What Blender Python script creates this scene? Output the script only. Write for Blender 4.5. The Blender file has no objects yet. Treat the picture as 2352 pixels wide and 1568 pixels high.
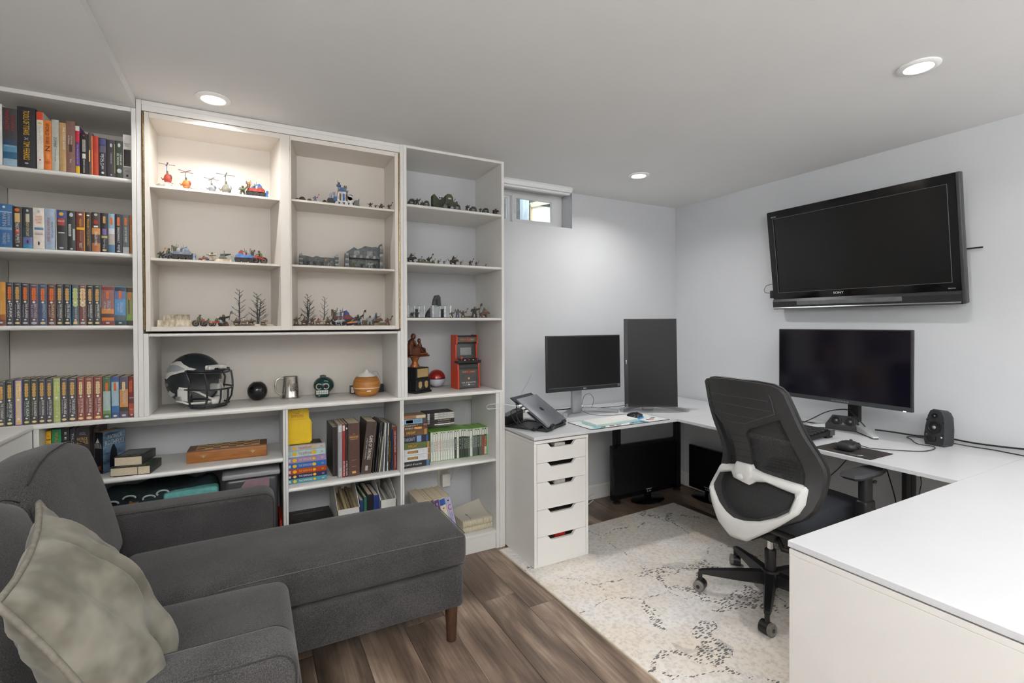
import bpy, bmesh, math, random
from mathutils import Vector, Matrix, Euler
S = bpy.context.scene
COL = S.collection
R_ = math.radians
rnd = random.Random(7)
# ------------------------------------------------------------------ camera
YAW, PIT, ROLL, FL, PCX, PCY, CAMZ = R_(28.2218), R_(0.4861), R_(-0.1967), 1120.694, -1.192, -31.632, 1.3564
_f = Vector((math.sin(YAW)*math.cos(PIT), math.cos(YAW)*math.cos(PIT), -math.sin(PIT)))
_r0 = Vector((math.cos(YAW), -math.sin(YAW), 0)); _u0 = _r0.cross(_f)
_r = _r0*math.cos(ROLL)+_u0*math.sin(ROLL); _u = -_r0*math.sin(ROLL)+_u0*math.cos(ROLL)
cd = bpy.data.cameras.new('camera'); cam = bpy.data.objects.new('camera', cd); COL.objects.link(cam)
cd.sensor_fit = 'HORIZONTAL'; cd.sensor_width = 36; cd.lens = FL/2352*36
cd.shift_x = -PCX/2352; cd.shift_y = PCY/2352; cd.clip_start = 0.05
cam.matrix_world = Matrix(((_r.x, _u.x, -_f.x, 0), (_r.y, _u.y, -_f.y, 0), (_r.z, _u.z, -_f.z, CAMZ), (0, 0, 0, 1)))
S.camera = cam
def at(u, v, x=None, y=None, z=None):
    """point of the real plane x=, y= or z= that photograph pixel (u, v) shows (used to measure sizes)"""
    d = _f + _r*((u-1176-PCX)/FL) - _u*((v-784-PCY)/FL)
    t = x/d.x if x is not None else y/d.y if y is not None else (z-CAMZ)/d.z
    return Vector((0, 0, CAMZ)) + d*t
# ------------------------------------------------------------------ world, exposure
S.view_settings.view_transform = 'Standard'; S.view_settings.look = 'None'
S.view_settings.gamma = 1; S.view_settings.use_curve_mapping = False
S.view_settings.exposure = EXPOSURE = 0.0
W = bpy.data.worlds.new('sky'); S.world = W; W.use_nodes = True
_bg = W.node_tree.nodes['Background']; _bg.inputs[0].default_value = (0.86, 0.93, 1.0, 1); _bg.inputs[1].default_value = 5.0
# room sizes
XR, XL, YB, YFR, ZC = 3.2147, -0.975, 3.02, -3.4, 2.335
LAMP_W, LAMP_COL = 9.0, (1.0, 0.985, 0.96)
VISIBLE_LAMPS = [(-0.1315, 2.4774), (2.2745, 2.4514), (2.2618, 0.9138)]
FILL_DOWNLIGHTS = [(0.0, 0.35), (1.07, -0.7), (-0.13, -1.6), (2.27, -0.7), (2.27, -2.3), (1.07, -2.3)]  # unseen downlights, added as fill light for the room
FILL_UP_W = 185.0  # power of the added ceiling-brightening uplighters
# ------------------------------------------------------------------ colour / materials
def lin(c):
    return tuple((x/255/12.92 if x/255 <= .04045 else ((x/255+.055)/1.055)**2.4) for x in c)
_mc = {}
def mat(name, rgb, rough=.5, metal=0., var=.06, scale=30., bump=0., bscale=200., coat=0., spec=.5, stretch=None, rgb2=None, detail=3.):
    """procedural surface: two tones of the colour mixed by noise, optional fine relief"""
    if name in _mc: return _mc[name]
    m = bpy.data.materials.new(name); m.use_nodes = True; nt = m.node_tree; n = nt.nodes; L = nt.links
    b = n['Principled BSDF']; c = lin(rgb)
    b.inputs['Roughness'].default_value = rough; b.inputs['Metallic'].default_value = metal
    b.inputs['Specular IOR Level'].default_value = spec; b.inputs['Coat Weight'].default_value = coat
    tc = n.new('ShaderNodeTexCoord'); src = tc.outputs['Object']
    if stretch:
        mp = n.new('ShaderNodeMapping'); mp.inputs['Scale'].default_value = stretch; L.new(src, mp.inputs[0]); src = mp.outputs[0]
    nz = n.new('ShaderNodeTexNoise'); nz.inputs['Scale'].default_value = scale; nz.inputs['Detail'].default_value = detail; L.new(src, nz.inputs['Vector'])
    cr = n.new('ShaderNodeValToRGB'); e = cr.color_ramp.elements
    c2 = lin(rgb2) if rgb2 else tuple(min(1, x*(1+var)) for x in c)
    c1 = c if rgb2 else tuple(x*(1-var) for x in c)
    e[0].position = .35; e[1].position = .65; e[0].color = (*c1, 1); e[1].color = (*c2, 1)
    L.new(nz.outputs['Fac'], cr.inputs[0]); L.new(cr.outputs[0], b.inputs['Base Color'])
    if bump:
        n2 = n.new('ShaderNodeTexNoise'); n2.inputs['Scale'].default_value = bscale; n2.inputs['Detail'].default_value = 2; L.new(src, n2.inputs['Vector'])
        bp = n.new('ShaderNodeBump'); bp.inputs['Strength'].default_value = bump; bp.inputs['Distance'].default_value = .002
        L.new(n2.outputs['Fac'], bp.inputs['Height']); L.new(bp.outputs[0], b.inputs['Normal'])
    _mc[name] = m; return m
def col(r, g, b, rough=.45, metal=0., var=.08):
    return mat('paint_%d_%d_%d_%d_%d' % (r, g, b, rough*100, metal*100), (r, g, b), rough, metal, var, 60)
def emit(name, rgb, s):
    m = bpy.data.materials.new(name); m.use_nodes = True; n = m.node_tree.nodes; b = n['Principled BSDF']
    b.inputs['Base Color'].default_value = (.8, .8, .8, 1); b.inputs['Emission Color'].default_value = (*rgb, 1); b.inputs['Emission Strength'].default_value = s
    return m
# ------------------------------------------------------------------ mesh builder
class MB:
    def __init__(s): s.v = []; s.f = []
    def add(s, vs, fs, M=None):
        o = len(s.v)
        s.v += [tuple(M @ Vector(p)) for p in vs] if M else [tuple(p) for p in vs]
        s.f += [tuple(i+o for i in f) for f in fs]; return s
    def box(s, x0, y0, z0, x1, y1, z1, M=None):
        v = [(x0,y0,z0),(x1,y0,z0),(x1,y1,z0),(x0,y1,z0),(x0,y0,z1),(x1,y0,z1),(x1,y1,z1),(x0,y1,z1)]
        return s.add(v, [(0,3,2,1),(4,5,6,7),(0,1,5,4),(1,2,6,5),(2,3,7,6),(3,0,4,7)], M)
    def rbox(s, x0, y0, z0, x1, y1, z1, r=.004, n=2, M=None):
        return s.rcube((x0,y0,z0), (x1,y1,z1), r, n, 0, M)
    def rcube(s, a, b, r, n=3, inner=0, M=None, puff=None):
        """rounded box; inner = extra cuts across each face, puff(p, u) may displace points"""
        def ax(lo, hi):
            rr = min(r, (hi-lo)/2)
            l = [lo+rr*(1-math.cos(math.pi/2*i/n)) for i in range(n+1)]
            h = [hi-rr*(1-math.cos(math.pi/2*i/n)) for i in range(n, -1, -1)]
            mid = [l[-1]+(h[0]-l[-1])*k/(inner+1) for k in range(1, inner+1)]
            o = l+mid+h; q = [o[0]]
            for t in o[1:]:
                if t-q[-1] > 1e-7: q.append(t)
            return q
        A = [ax(a[i], b[i]) for i in range(3)]; idx = {}; vs = []; fs = []
        def vid(i, j, k):
            key = (i, j, k)
            if key not in idx:
                p = (A[0][i], A[1][j], A[2][k]); q = []; rs = []
                for t in range(3):
                    rr = min(r, (b[t]-a[t])/2); q.append(min(max(p[t], a[t]+rr), b[t]-rr))
                d = Vector([p[t]-q[t] for t in range(3)]); rr = min(r, min((b[t]-a[t])/2 for t in range(3)))
                P = Vector(q)+d.normalized()*max(abs(d.x), abs(d.y), abs(d.z)) if d.length > 1e-9 else Vector(p)
                if puff: P = puff(P)
                idx[key] = len(vs); vs.append(tuple(P))
            return idx[key]
        N = [len(t)-1 for t in A]
        for i in range(N[0]):
            for j in range(N[1]):
                fs.append((vid(i,j,0), vid(i,j+1,0), vid(i+1,j+1,0), vid(i+1,j,0)))
                fs.append((vid(i,j,N[2]), vid(i+1,j,N[2]), vid(i+1,j+1,N[2]), vid(i,j+1,N[2])))
        for i in range(N[0]):
            for k in range(N[2]):
                fs.append((vid(i,0,k), vid(i+1,0,k), vid(i+1,0,k+1), vid(i,0,k+1)))
                fs.append((vid(i,N[1],k), vid(i,N[1],k+1), vid(i+1,N[1],k+1), vid(i+1,N[1],k)))
        for j in range(N[1]):
            for k in range(N[2]):
                fs.append((vid(0,j,k), vid(0,j,k+1), vid(0,j+1,k+1), vid(0,j+1,k)))
                fs.append((vid(N[0],j,k), vid(N[0],j+1,k), vid(N[0],j+1,k+1), vid(N[0],j,k+1)))
        return s.add(vs, fs, M)
    def prism(s, poly, ax, d0, d1, M=None):
        n = len(poly); e = {'x': lambda p, d: (d, p[0], p[1]), 'y': lambda p, d: (p[0], d, p[1]), 'z': lambda p, d: (p[0], p[1], d)}[ax]
        vs = [e(p, d0) for p in poly]+[e(p, d1) for p in poly]
        fs = [tuple(range(n-1, -1, -1)), tuple(range(n, 2*n))]+[(i, (i+1) % n, n+(i+1) % n, n+i) for i in range(n)]
        return s.add(vs, fs, M)
    def ring(s, outer, inner, ax, d0, d1, M=None):
        n = len(outer); e = {'x': lambda p, d: (d, p[0], p[1]), 'y': lambda p, d: (p[0], d, p[1]), 'z': lambda p, d: (p[0], p[1], d)}[ax]
        vs = [e(p, d0) for p in outer]+[e(p, d0) for p in inner]+[e(p, d1) for p in outer]+[e(p, d1) for p in inner]; fs = []
        for i in range(n):
            j = (i+1) % n
            fs += [(i, j, n+j, n+i), (2*n+i, 3*n+i, 3*n+j, 2*n+j), (i, 2*n+i, 2*n+j, j), (n+i, n+j, 3*n+j, 3*n+i)]
        return s.add(vs, fs, M)
    def lathe(s, prof, seg=20, M=None, c=(0, 0, 0)):
        vs = []; fs = []; n = len(prof)
        for k in range(seg):
            a = 2*math.pi*k/seg
            vs += [(c[0]+r*math.cos(a), c[1]+r*math.sin(a), c[2]+z) for r, z in prof]
        for k in range(seg):
            q = (k+1) % seg
            for i in range(n-1): fs.append((k*n+i, q*n+i, q*n+i+1, k*n+i+1))
        if prof[0][0] > 1e-6: fs.append(tuple(k*n for k in range(seg-1, -1, -1)))
        if prof[-1][0] > 1e-6: fs.append(tuple(k*n+n-1 for k in range(seg)))
        return s.add(vs, fs, M)
    def tube(s, pts, r, seg=8, M=None, closed=False):
        pts = [Vector(p) for p in pts]; n = len(pts); vs = []; fs = []; up = None
        for i, p in enumerate(pts):
            a = pts[i-1] if (i or closed) else p; b = pts[(i+1) % n] if (i < n-1 or closed) else p
            t = (b-a).normalized() if (b-a).length > 1e-9 else Vector((0, 0, 1))
            if up is None: up = t.orthogonal().normalized()
            up = (up-t*up.dot(t)); up = up.normalized() if up.length > 1e-6 else t.orthogonal().normalized()
            w = t.cross(up); rr = r[i] if isinstance(r, (list, tuple)) else r
            vs += [tuple(p+(up*math.cos(2*math.pi*k/seg)+w*math.sin(2*math.pi*k/seg))*rr) for k in range(seg)]
        for i in range(n if closed else n-1):
            j = (i+1) % n
            for k in range(seg): fs.append((i*seg+k, i*seg+(k+1) % seg, j*seg+(k+1) % seg, j*seg+k))
        if not closed: fs += [tuple(range(seg-1, -1, -1)), tuple((n-1)*seg+k for k in range(seg))]
        return s.add(vs, fs, M)
    def cyl(s, p, q, r0, r1=None, seg=10, M=None): return s.tube([p, q], [r0, r0 if r1 is None else r1], seg, M)
    def ball(s, c, rx, ry=None, rz=None, seg=12, rings=8, M=None):
        ry = rx if ry is None else ry; rz = rx if rz is None else rz
        vs = [(c[0], c[1], c[2]-rz)]; fs = []
        for i in range(1, rings):
            t = -math.pi/2+math.pi*i/rings
            vs += [(c[0]+rx*math.cos(t)*math.cos(2*math.pi*k/seg), c[1]+ry*math.cos(t)*math.sin(2*math.pi*k/seg), c[2]+rz*math.sin(t)) for k in range(seg)]
        vs.append((c[0], c[1], c[2]+rz)); L = len(vs)-1
        for k in range(seg):
            q = (k+1) % seg
            fs.append((0, 1+q, 1+k)); fs.append((L, L-seg+k, L-seg+q))
            for i in range(rings-2): fs.append((1+i*seg+k, 1+i*seg+q, 1+(i+1)*seg+q, 1+(i+1)*seg+k))
        return s.add(vs, fs, M)
    def jit(s, a, seed=1):
        q = random.Random(seed); s.v = [tuple(c+q.uniform(-a, a) for c in p) for p in s.v]; return s
def mk(name, mb, m, parent=None, smooth=None, inv=None):
    me = bpy.data.meshes.new(name)
    vs = [tuple(inv @ Vector(p)) for p in mb.v] if inv else mb.v
    me.from_pydata(vs, [], mb.f); me.update()
    if smooth:
        me.polygons.foreach_set('use_smooth', [True]*len(me.polygons)); me.set_sharp_from_angle(angle=R_(smooth))
    me.materials.append(m)
    o = bpy.data.objects.new(name, me); COL.objects.link(o)
    if parent is not None: o.parent = parent
    return o
RM = {}
def thing(name, label, cat, loc=(0, 0, 0), rz=0., group=None, ry=0., rx=0.):
    o = bpy.data.objects.new(name, None); COL.objects.link(o); o.empty_display_size = .02
    o.location = loc; o.rotation_euler = (rx, ry, rz); o['label'] = label; o['category'] = cat
    if group: o['group'] = group
    RM[o.name] = (Matrix.Translation(loc) @ Euler((rx, ry, rz)).to_matrix().to_4x4()).inverted()
    return o
def part(name, mb, m, parent, smooth=None): return mk(name, mb, m, parent, smooth)
def partw(name, mb, m, root, smooth=None, sub=None):
    """part given in room coordinates"""
    return mk(name, mb, m, sub or root, smooth, RM[root.name])
def struct(name, mb, m, parent=None, smooth=None):
    o = mk(name, mb, m, parent, smooth)
    if parent is None: o['kind'] = 'structure'
    return o
# lettering: collected here, turned into flat mesh print at the end of the script
TXT = []
UPRIGHT = Matrix.Rotation(R_(90), 4, 'X')                                   # faces -y, reads left to right
SPINE = UPRIGHT @ Matrix.Rotation(R_(-90), 4, 'Z')                          # faces -y, reads downwards
SPINE_UP = UPRIGHT @ Matrix.Rotation(R_(90), 4, 'Z')
FLAT = Matrix.Identity(4)
def text(parent, s, loc, length, height, m, M=UPRIGHT, name='lettering', bold=0.):
    TXT.append((parent, s, Vector(loc), length, height, m, M, name, bold))
ORD = ['zeroth', 'first', 'second', 'third', 'fourth', 'fifth', 'sixth', 'seventh', 'eighth', 'ninth', 'tenth', 'eleventh', 'twelfth', 'thirteenth', 'fourteenth', 'fifteenth', 'sixteenth', 'seventeenth', 'eighteenth', 'nineteenth', 'twentieth', 'twenty-first', 'twenty-second', 'twenty-third', 'twenty-fourth', 'twenty-fifth', 'twenty-sixth', 'twenty-seventh']
# ------------------------------------------------------------------ common materials
WHITE = mat('white_melamine', (228, 226, 222), .38, var=.012, scale=5)
WARMW = mat('cream_melamine', (226, 219, 210), .42, var=.012, scale=5)
WALL = mat('pale_grey_wall_paint', (206, 208, 211), .75, var=.012, scale=3, bump=.06, bscale=400)
CEIL = mat('white_ceiling_paint', (224, 224, 223), .85, var=.01, scale=3, bump=.05, bscale=300)
TOPW = mat('white_desk_laminate', (208, 209, 212), .32, var=.01, scale=4)
BLACK = mat('black_plastic', (26, 26, 28), .42, var=.1, scale=50, bump=.05, bscale=900)
MBLACK = mat('matte_black', (20, 20, 21), .7, var=.12, scale=60)
GLOSSB = mat('glossy_black_plastic', (12, 13, 16), .08, var=.1, scale=8)
SCREEN = mat('switched_off_screen', (12, 12, 14), .22, var=.06, scale=6)
SILVER = mat('brushed_silver', (176, 178, 180), .3, .9, var=.04, scale=40)
CHROME = mat('chrome', (205, 205, 205), .12, 1., var=.02, scale=40)
PAGES = mat('book_pages', (218, 203, 176), .8, var=.1, scale=160, stretch=(6, 1, 1))
RUBBER = mat('black_cable', (22, 22, 24), .5, var=.1, scale=60)
WCABLE = mat('white_cable', (214, 212, 206), .45, var=.03, scale=60)
# ------------------------------------------------------------------ lamps
def light(name, kind, loc, energy, colr, rot=(0, 0, 0), parent=None, **kw):
    l = bpy.data.lights.new(name, kind); l.energy = energy; l.color = colr
    for k, v in kw.items(): setattr(l, k, v)
    o = bpy.data.objects.new(name, l); COL.objects.link(o); o.location = loc; o.rotation_euler = rot
    if parent: o.parent = parent
    return o
LENS = emit('lit_lamp_lens', LAMP_COL, 14.0)
TRIMW = mat('white_lamp_trim', (240, 240, 238), .4, var=.01)
def downlight(x, y, label, group='recessed ceiling downlights', k=1.):
    t = thing('ceiling_downlight', label, 'ceiling light', (x, y, ZC), 0, group)
    part('trim_ring', MB().lathe([(.044, -.004), (.047, -.009), (.062, -.008), (.068, -.004), (.068, -.0005), (.044, -.0005)], 40), TRIMW, t, 40)
    part('lens', MB().lathe([(.0, -.0045), (.043, -.0045), (.043, -.002), (0., -.002)], 32), LENS, t, 40)
    light('lamp', 'AREA', (0, 0, -.012), LAMP_W*k, LAMP_COL, parent=t, shape='DISK', size=.085, spread=R_(150))
    return t
downlight(*VISIBLE_LAMPS[0], 'lit downlight in the ceiling right above the left hinged bookcase', k=.45)
downlight(*VISIBLE_LAMPS[1], 'lit downlight in the ceiling near the far wall corner', k=.8)
downlight(*VISIBLE_LAMPS[2], 'brightest lit downlight in the ceiling above the television side', k=.5)
_ol = ['above the sofa, behind the view', 'mid room behind the viewer', 'by the left wall behind the viewer', 'by the right wall behind the viewer', 'at the back right of the room', 'at the back middle of the room']
for (x, y), s, k in zip(FILL_DOWNLIGHTS, _ol, (.75, .7, 1.2, .3, .4, .8)): downlight(x, y, 'added unseen fill downlight '+s, k=k)
# made-up torchieres, unseen behind the viewer, added to brighten the ceiling
for lx, ly, kk, lb_ in ((-.35, -1.3, 1., 'added fill uplighter, unseen behind the viewer by the left wall'), (2.55, -1.3, .3, 'added fill uplighter, unseen behind the viewer by the right wall')):
    t = thing('fill_uplighter', lb_, 'lamp', (lx, ly, 0), 0, 'added fill uplighters')
    part('base', MB().lathe([(0, 0), (.14, 0), (.14, .015), (.02, .03), (0, .03)], 28), BLACK, t, 40)
    part('pole', MB().cyl((0, 0, .02), (0, 0, 1.52), .012), BLACK, t, 40)
    part('bowl', MB().lathe([(.02, 1.5), (.1, 1.54), (.16, 1.6), (.155, 1.6), (.095, 1.55), (.02, 1.512)], 28), BLACK, t, 40)
    light('fill_uplight', 'AREA', (0, 0, 1.61), FILL_UP_W*kk, (1, .99, .97), (R_(180), 0, 0), t, shape='DISK', size=.28)
# ------------------------------------------------------------------ room shell
def plankmat():
    m = bpy.data.materials.new('dark_wood_plank'); m.use_nodes = True; nt = m.node_tree; n = nt.nodes; L = nt.links; b = n['Principled BSDF']
    tc = n.new('ShaderNodeTexCoord'); oi = n.new('ShaderNodeObjectInfo')
    off = n.new('ShaderNodeVectorMath'); off.operation = 'SCALE'; off.inputs[0].default_value = (37, 53, 17); L.new(oi.outputs['Random'], off.inputs['Scale'])
    ad = n.new('ShaderNodeVectorMath'); ad.operation = 'ADD'; L.new(tc.outputs['Object'], ad.inputs[0]); L.new(off.outputs[0], ad.inputs[1])
    def noise(sc, stretch, det=4, dist=0.):
        mp = n.new('ShaderNodeMapping'); mp.inputs['Scale'].default_value = stretch; L.new(ad.outputs[0], mp.inputs[0])
        z = n.new('ShaderNodeTexNoise'); z.inputs['Scale'].default_value = sc; z.inputs['Detail'].default_value = det; z.inputs['Distortion'].default_value = dist; L.new(mp.outputs[0], z.inputs['Vector']); return z.outputs['Fac']
    r1 = n.new('ShaderNodeValToRGB'); e = r1.color_ramp.elements
    e[0].position = .30; e[0].color = (*lin((72, 60, 52)), 1); e[1].position = .72; e[1].color = (*lin((172, 152, 134)), 1)
    k = e.new(.5); k.color = (*lin((116, 99, 86)), 1)
    L.new(noise(2.6, (2.2, .55, 1), 5, .9), r1.inputs[0])
    r2 = n.new('ShaderNodeValToRGB'); e = r2.color_ramp.elements; e[0].position = .36; e[0].color = (.62, .6, .58, 1); e[1].position = .6; e[1].color = (1.06, 1.06, 1.06, 1)
    L.new(noise(26, (3., .12, 1), 6, .5), r2.inputs[0])
    mx = n.new('ShaderNodeMix'); mx.data_type = 'RGBA'; mx.blend_type = 'MULTIPLY'; mx.inputs[0].default_value = .8
    L.new(r1.outputs[0], mx.inputs[6]); L.new(r2.outputs[0], mx.inputs[7])
    hv = n.new('ShaderNodeHueSaturation'); L.new(mx.outputs[2], hv.inputs['Color'])
    mr = n.new('ShaderNodeMapRange'); mr.inputs[3].default_value = .8; mr.inputs[4].default_value = 1.15; L.new(oi.outputs['Random'], mr.inputs[0]); L.new(mr.outputs[0], hv.inputs['Value'])
    L.new(hv.outputs[0], b.inputs['Base Color'])
    b.inputs['Roughness'].default_value = .38
    bp = n.new('ShaderNodeBump'); bp.inputs['Strength'].default_value = .25; bp.inputs['Distance'].default_value = .001; L.new(r2.outputs[0], bp.inputs['Height']); L.new(bp.outputs[0], b.inputs['Normal'])
    return m
floor = struct('floor', MB().box(XL-.02, YFR, -.06, XR+.02, YB+.02, -.0085), mat('subfloor', (120, 106, 94), .8))
PL = plankmat(); PW, PLN = .19, 1.29; pmesh = {}
def plank(x0, y0, y1):
    key = round(y1-y0, 4)
    if key not in pmesh:
        o = struct('floor_plank', MB().rbox(.0008, .0008, -.008, PW-.0008, key-.0008, 0, .0012, 1), PL, floor); pmesh[key] = o.data
    else:
        o = bpy.data.objects.new('floor_plank', pmesh[key]); COL.objects.link(o); o.parent = floor
    o.location = (x0, y0, 0)
joint = {0: 2.154, 1: 2.008}
for c in range(-11, 11):
    x0 = .979+c*PW
    yj = joint.get(c, (2.1+c*.43) % PLN+.9)
    y = yj
    while y > -.35: y -= PLN
    while y < YB:
        y1 = min(y+PLN, YB)
        if y1-y > .02: plank(x0, max(y, -.4) if y < -.4 else y, y1)
        y = y1
mb = MB(); mb.box(XL, YFR, -.008, XR, -.42, -.002)
struct('floor_far', mb, mat('far_floor', (110, 96, 84), .5, var=.2, scale=4, stretch=(4, .4, 1)))
# walls: back wall has the window opening
WX0, WX1, WZ0 = 1.38, 2.141, 2.069
mb = MB(); mb.box(XL-.1, YB, -.06, WX0, YB+.24, ZC); mb.box(WX0, YB, -.06, WX1, YB+.24, WZ0); mb.box(WX1, YB, -.06, XR+.1, YB+.24, ZC)
struct('wall_back', mb, WALL)
struct('wall_right', MB().box(XR, YFR, -.06, XR+.1, YB, ZC), WALL)
struct('wall_left', MB().box(XL-.1, YFR, -.06, XL, YB, ZC), WALL)
struct('wall_front', MB().box(XL-.1, YFR-.1, -.06, XR+.1, YFR, ZC), WALL)
struct('ceiling', MB().box(XL-.1, YFR-.1, ZC, XR+.1, YB+.24, ZC+.08), CEIL)
struct('trim_1', MB().box(XL, YFR, 2.2925, -.4275, YB-.001, ZC-.0005), CEIL)        # lowered soffit on the left
# baseboards
BB = mat('white_trim_paint', (232, 231, 228), .4, var=.01)
def base(name, poly, ax, a, b): struct(name, MB().prism(poly, ax, a, b), BB)
base('baseboard_back', [(YB-.014, 0.001), (YB-.001, 0.001), (YB-.001, .11), (YB-.006, .11), (YB-.014, .095)], 'x', 1.40, XR-.016)
base('baseboard_right', [(XR-.014, 0.001), (XR-.001, 0.001), (XR-.001, .11), (XR-.006, .11), (XR-.014, .095)], 'y', YFR, YB-.001)
# ------------------------------------------------------------------ window
GL = bpy.data.materials.new('window_glass'); GL.use_nodes = True; b = GL.node_tree.nodes['Principled BSDF']
b.inputs['Transmission Weight'].default_value = 1; b.inputs['Roughness'].default_value = .02; b.inputs['IOR'].default_value = 1.1; b.inputs['Base Color'].default_value = (.95, .97, .97, 1)
VIN = mat('white_vinyl', (236, 238, 238), .35, var=.01)
wy0, wy1 = YB+.135, YB+.2
mb = MB(); g = .002
mb.box(WX0+g, wy0, WZ0+.002, WX1-g, wy1, WZ0+.037); mb.box(WX0+g, wy0, ZC-.04, WX1-g, wy1, ZC-.002)
mb.box(WX0+g, wy0, WZ0+.037, WX0+.05, wy1, ZC-.04); mb.box(WX1-.045, wy0, WZ0+.037, WX1-g, wy1, ZC-.04)
win = struct('window_1', mb, VIN)
mb = MB()
for x0, x1, yy in ((1.43, 1.73, wy0+.02), (1.70, 2.096, wy0-.008)):
    z0, z1 = WZ0+.03, ZC-.03; w = .026
    mb.box(x0, yy, z0, x1, yy+.022, z0+w); mb.box(x0, yy, z1-w, x1, yy+.022, z1); mb.box(x0, yy, z0+w, x0+w+.006, yy+.022, z1-w); mb.box(x1-w-.03, yy, z0+w, x1, yy+.022, z1-w)
struct('sash', mb, VIN, win)
struct('pane', MB().box(1.45, wy0+.03, WZ0+.05, 1.69, wy0+.034, ZC-.05), GL, win)
struct('pane', MB().box(1.73, wy0+.001, WZ0+.05, 2.05, wy0+.005, ZC-.05), GL, win)
mb = MB(); mb.tube([(1.715, wy0-.02, 2.26), (1.712, wy0-.022, 2.2), (1.72, wy0-.02, 2.18), (1.716, wy0-.022, 2.16)], .003)
struct('latch_cord', mb, VIN, win)
t = thing('roller_blind', 'white roller blind cassette fixed to the ceiling above the small window', 'blind', (1.7, 2.92, ZC-.03))
part('cassette', MB().prism([(-.035, -.012), (.035, -.012), (.035, .0285), (-.035, .0285), (-.042, .012)], 'x', -.33, .345), VIN, t)
part('bottom_rail', MB().rbox(-.325, -.02, -.026, .34, .012, -.012, .004, 2), VIN, t, 40)
part('end_cap', MB().box(.345, -.044, -.014, .352, .037, .0285), col(205, 205, 203), t)
# window well outside
WELL = mat('grey_corrugated_well', (92, 94, 92), .8, var=.3, scale=14)
mb = MB()
for k in range(40):
    x = .6+k*.08; mb.box(x, 3.74+(.012 if k % 2 else 0), 1.5, x+.08, 3.8, 3.0)
struct('trim_2', mb, WELL)
struct('trim_3', MB().box(.6, YB+.26, 1.45, 3.8, 3.8, 1.5), mat('gravel', (150, 146, 138), .9, var=.3, scale=50))
t = thing('board', 'white painted board standing in the window well outside', 'board', (2.27, 3.72, 1.5))
part('sheet', MB().box(-.07, -.012, 0, .14, .005, .9), mat('white_board', (244, 238, 226), .6, var=.03), t)
part('edge_strip', MB().box(-.084, -.016, 0, -.07, .005, .9), mat('raw_pine', (214, 190, 150), .7, var=.1), t)
t = thing('timber_post', 'weathered blue-grey post outside the window', 'post', (2.06, 3.6, 1.5))
part('post', MB().rbox(-.03, -.03, 0, .03, .03, 1.4, .005, 1), mat('weathered_post', (166, 178, 182), .8, var=.15, scale=20, stretch=(6, 6, .6)), t)
t = thing('timber_post', 'dark blue-grey post at the right of the window well', 'post', (2.42, 3.66, 1.5))
part('post', MB().rbox(-.03, -.03, 0, .03, .03, 1.4, .005, 1), mat('dark_post', (96, 110, 116), .8, var=.2, scale=20, stretch=(6, 6, .6)), t)
t = thing('timber_rail', 'pale sloping rail across the window well outside', 'rail', (2.28, 3.68, 2.42))
part('rail', MB().box(-.12, -.01, -.02, .12, .01, .02, Matrix.Rotation(R_(-16), 4, 'Y')), mat('pale_rail', (196, 188, 158), .8, var=.1), t)
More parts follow.
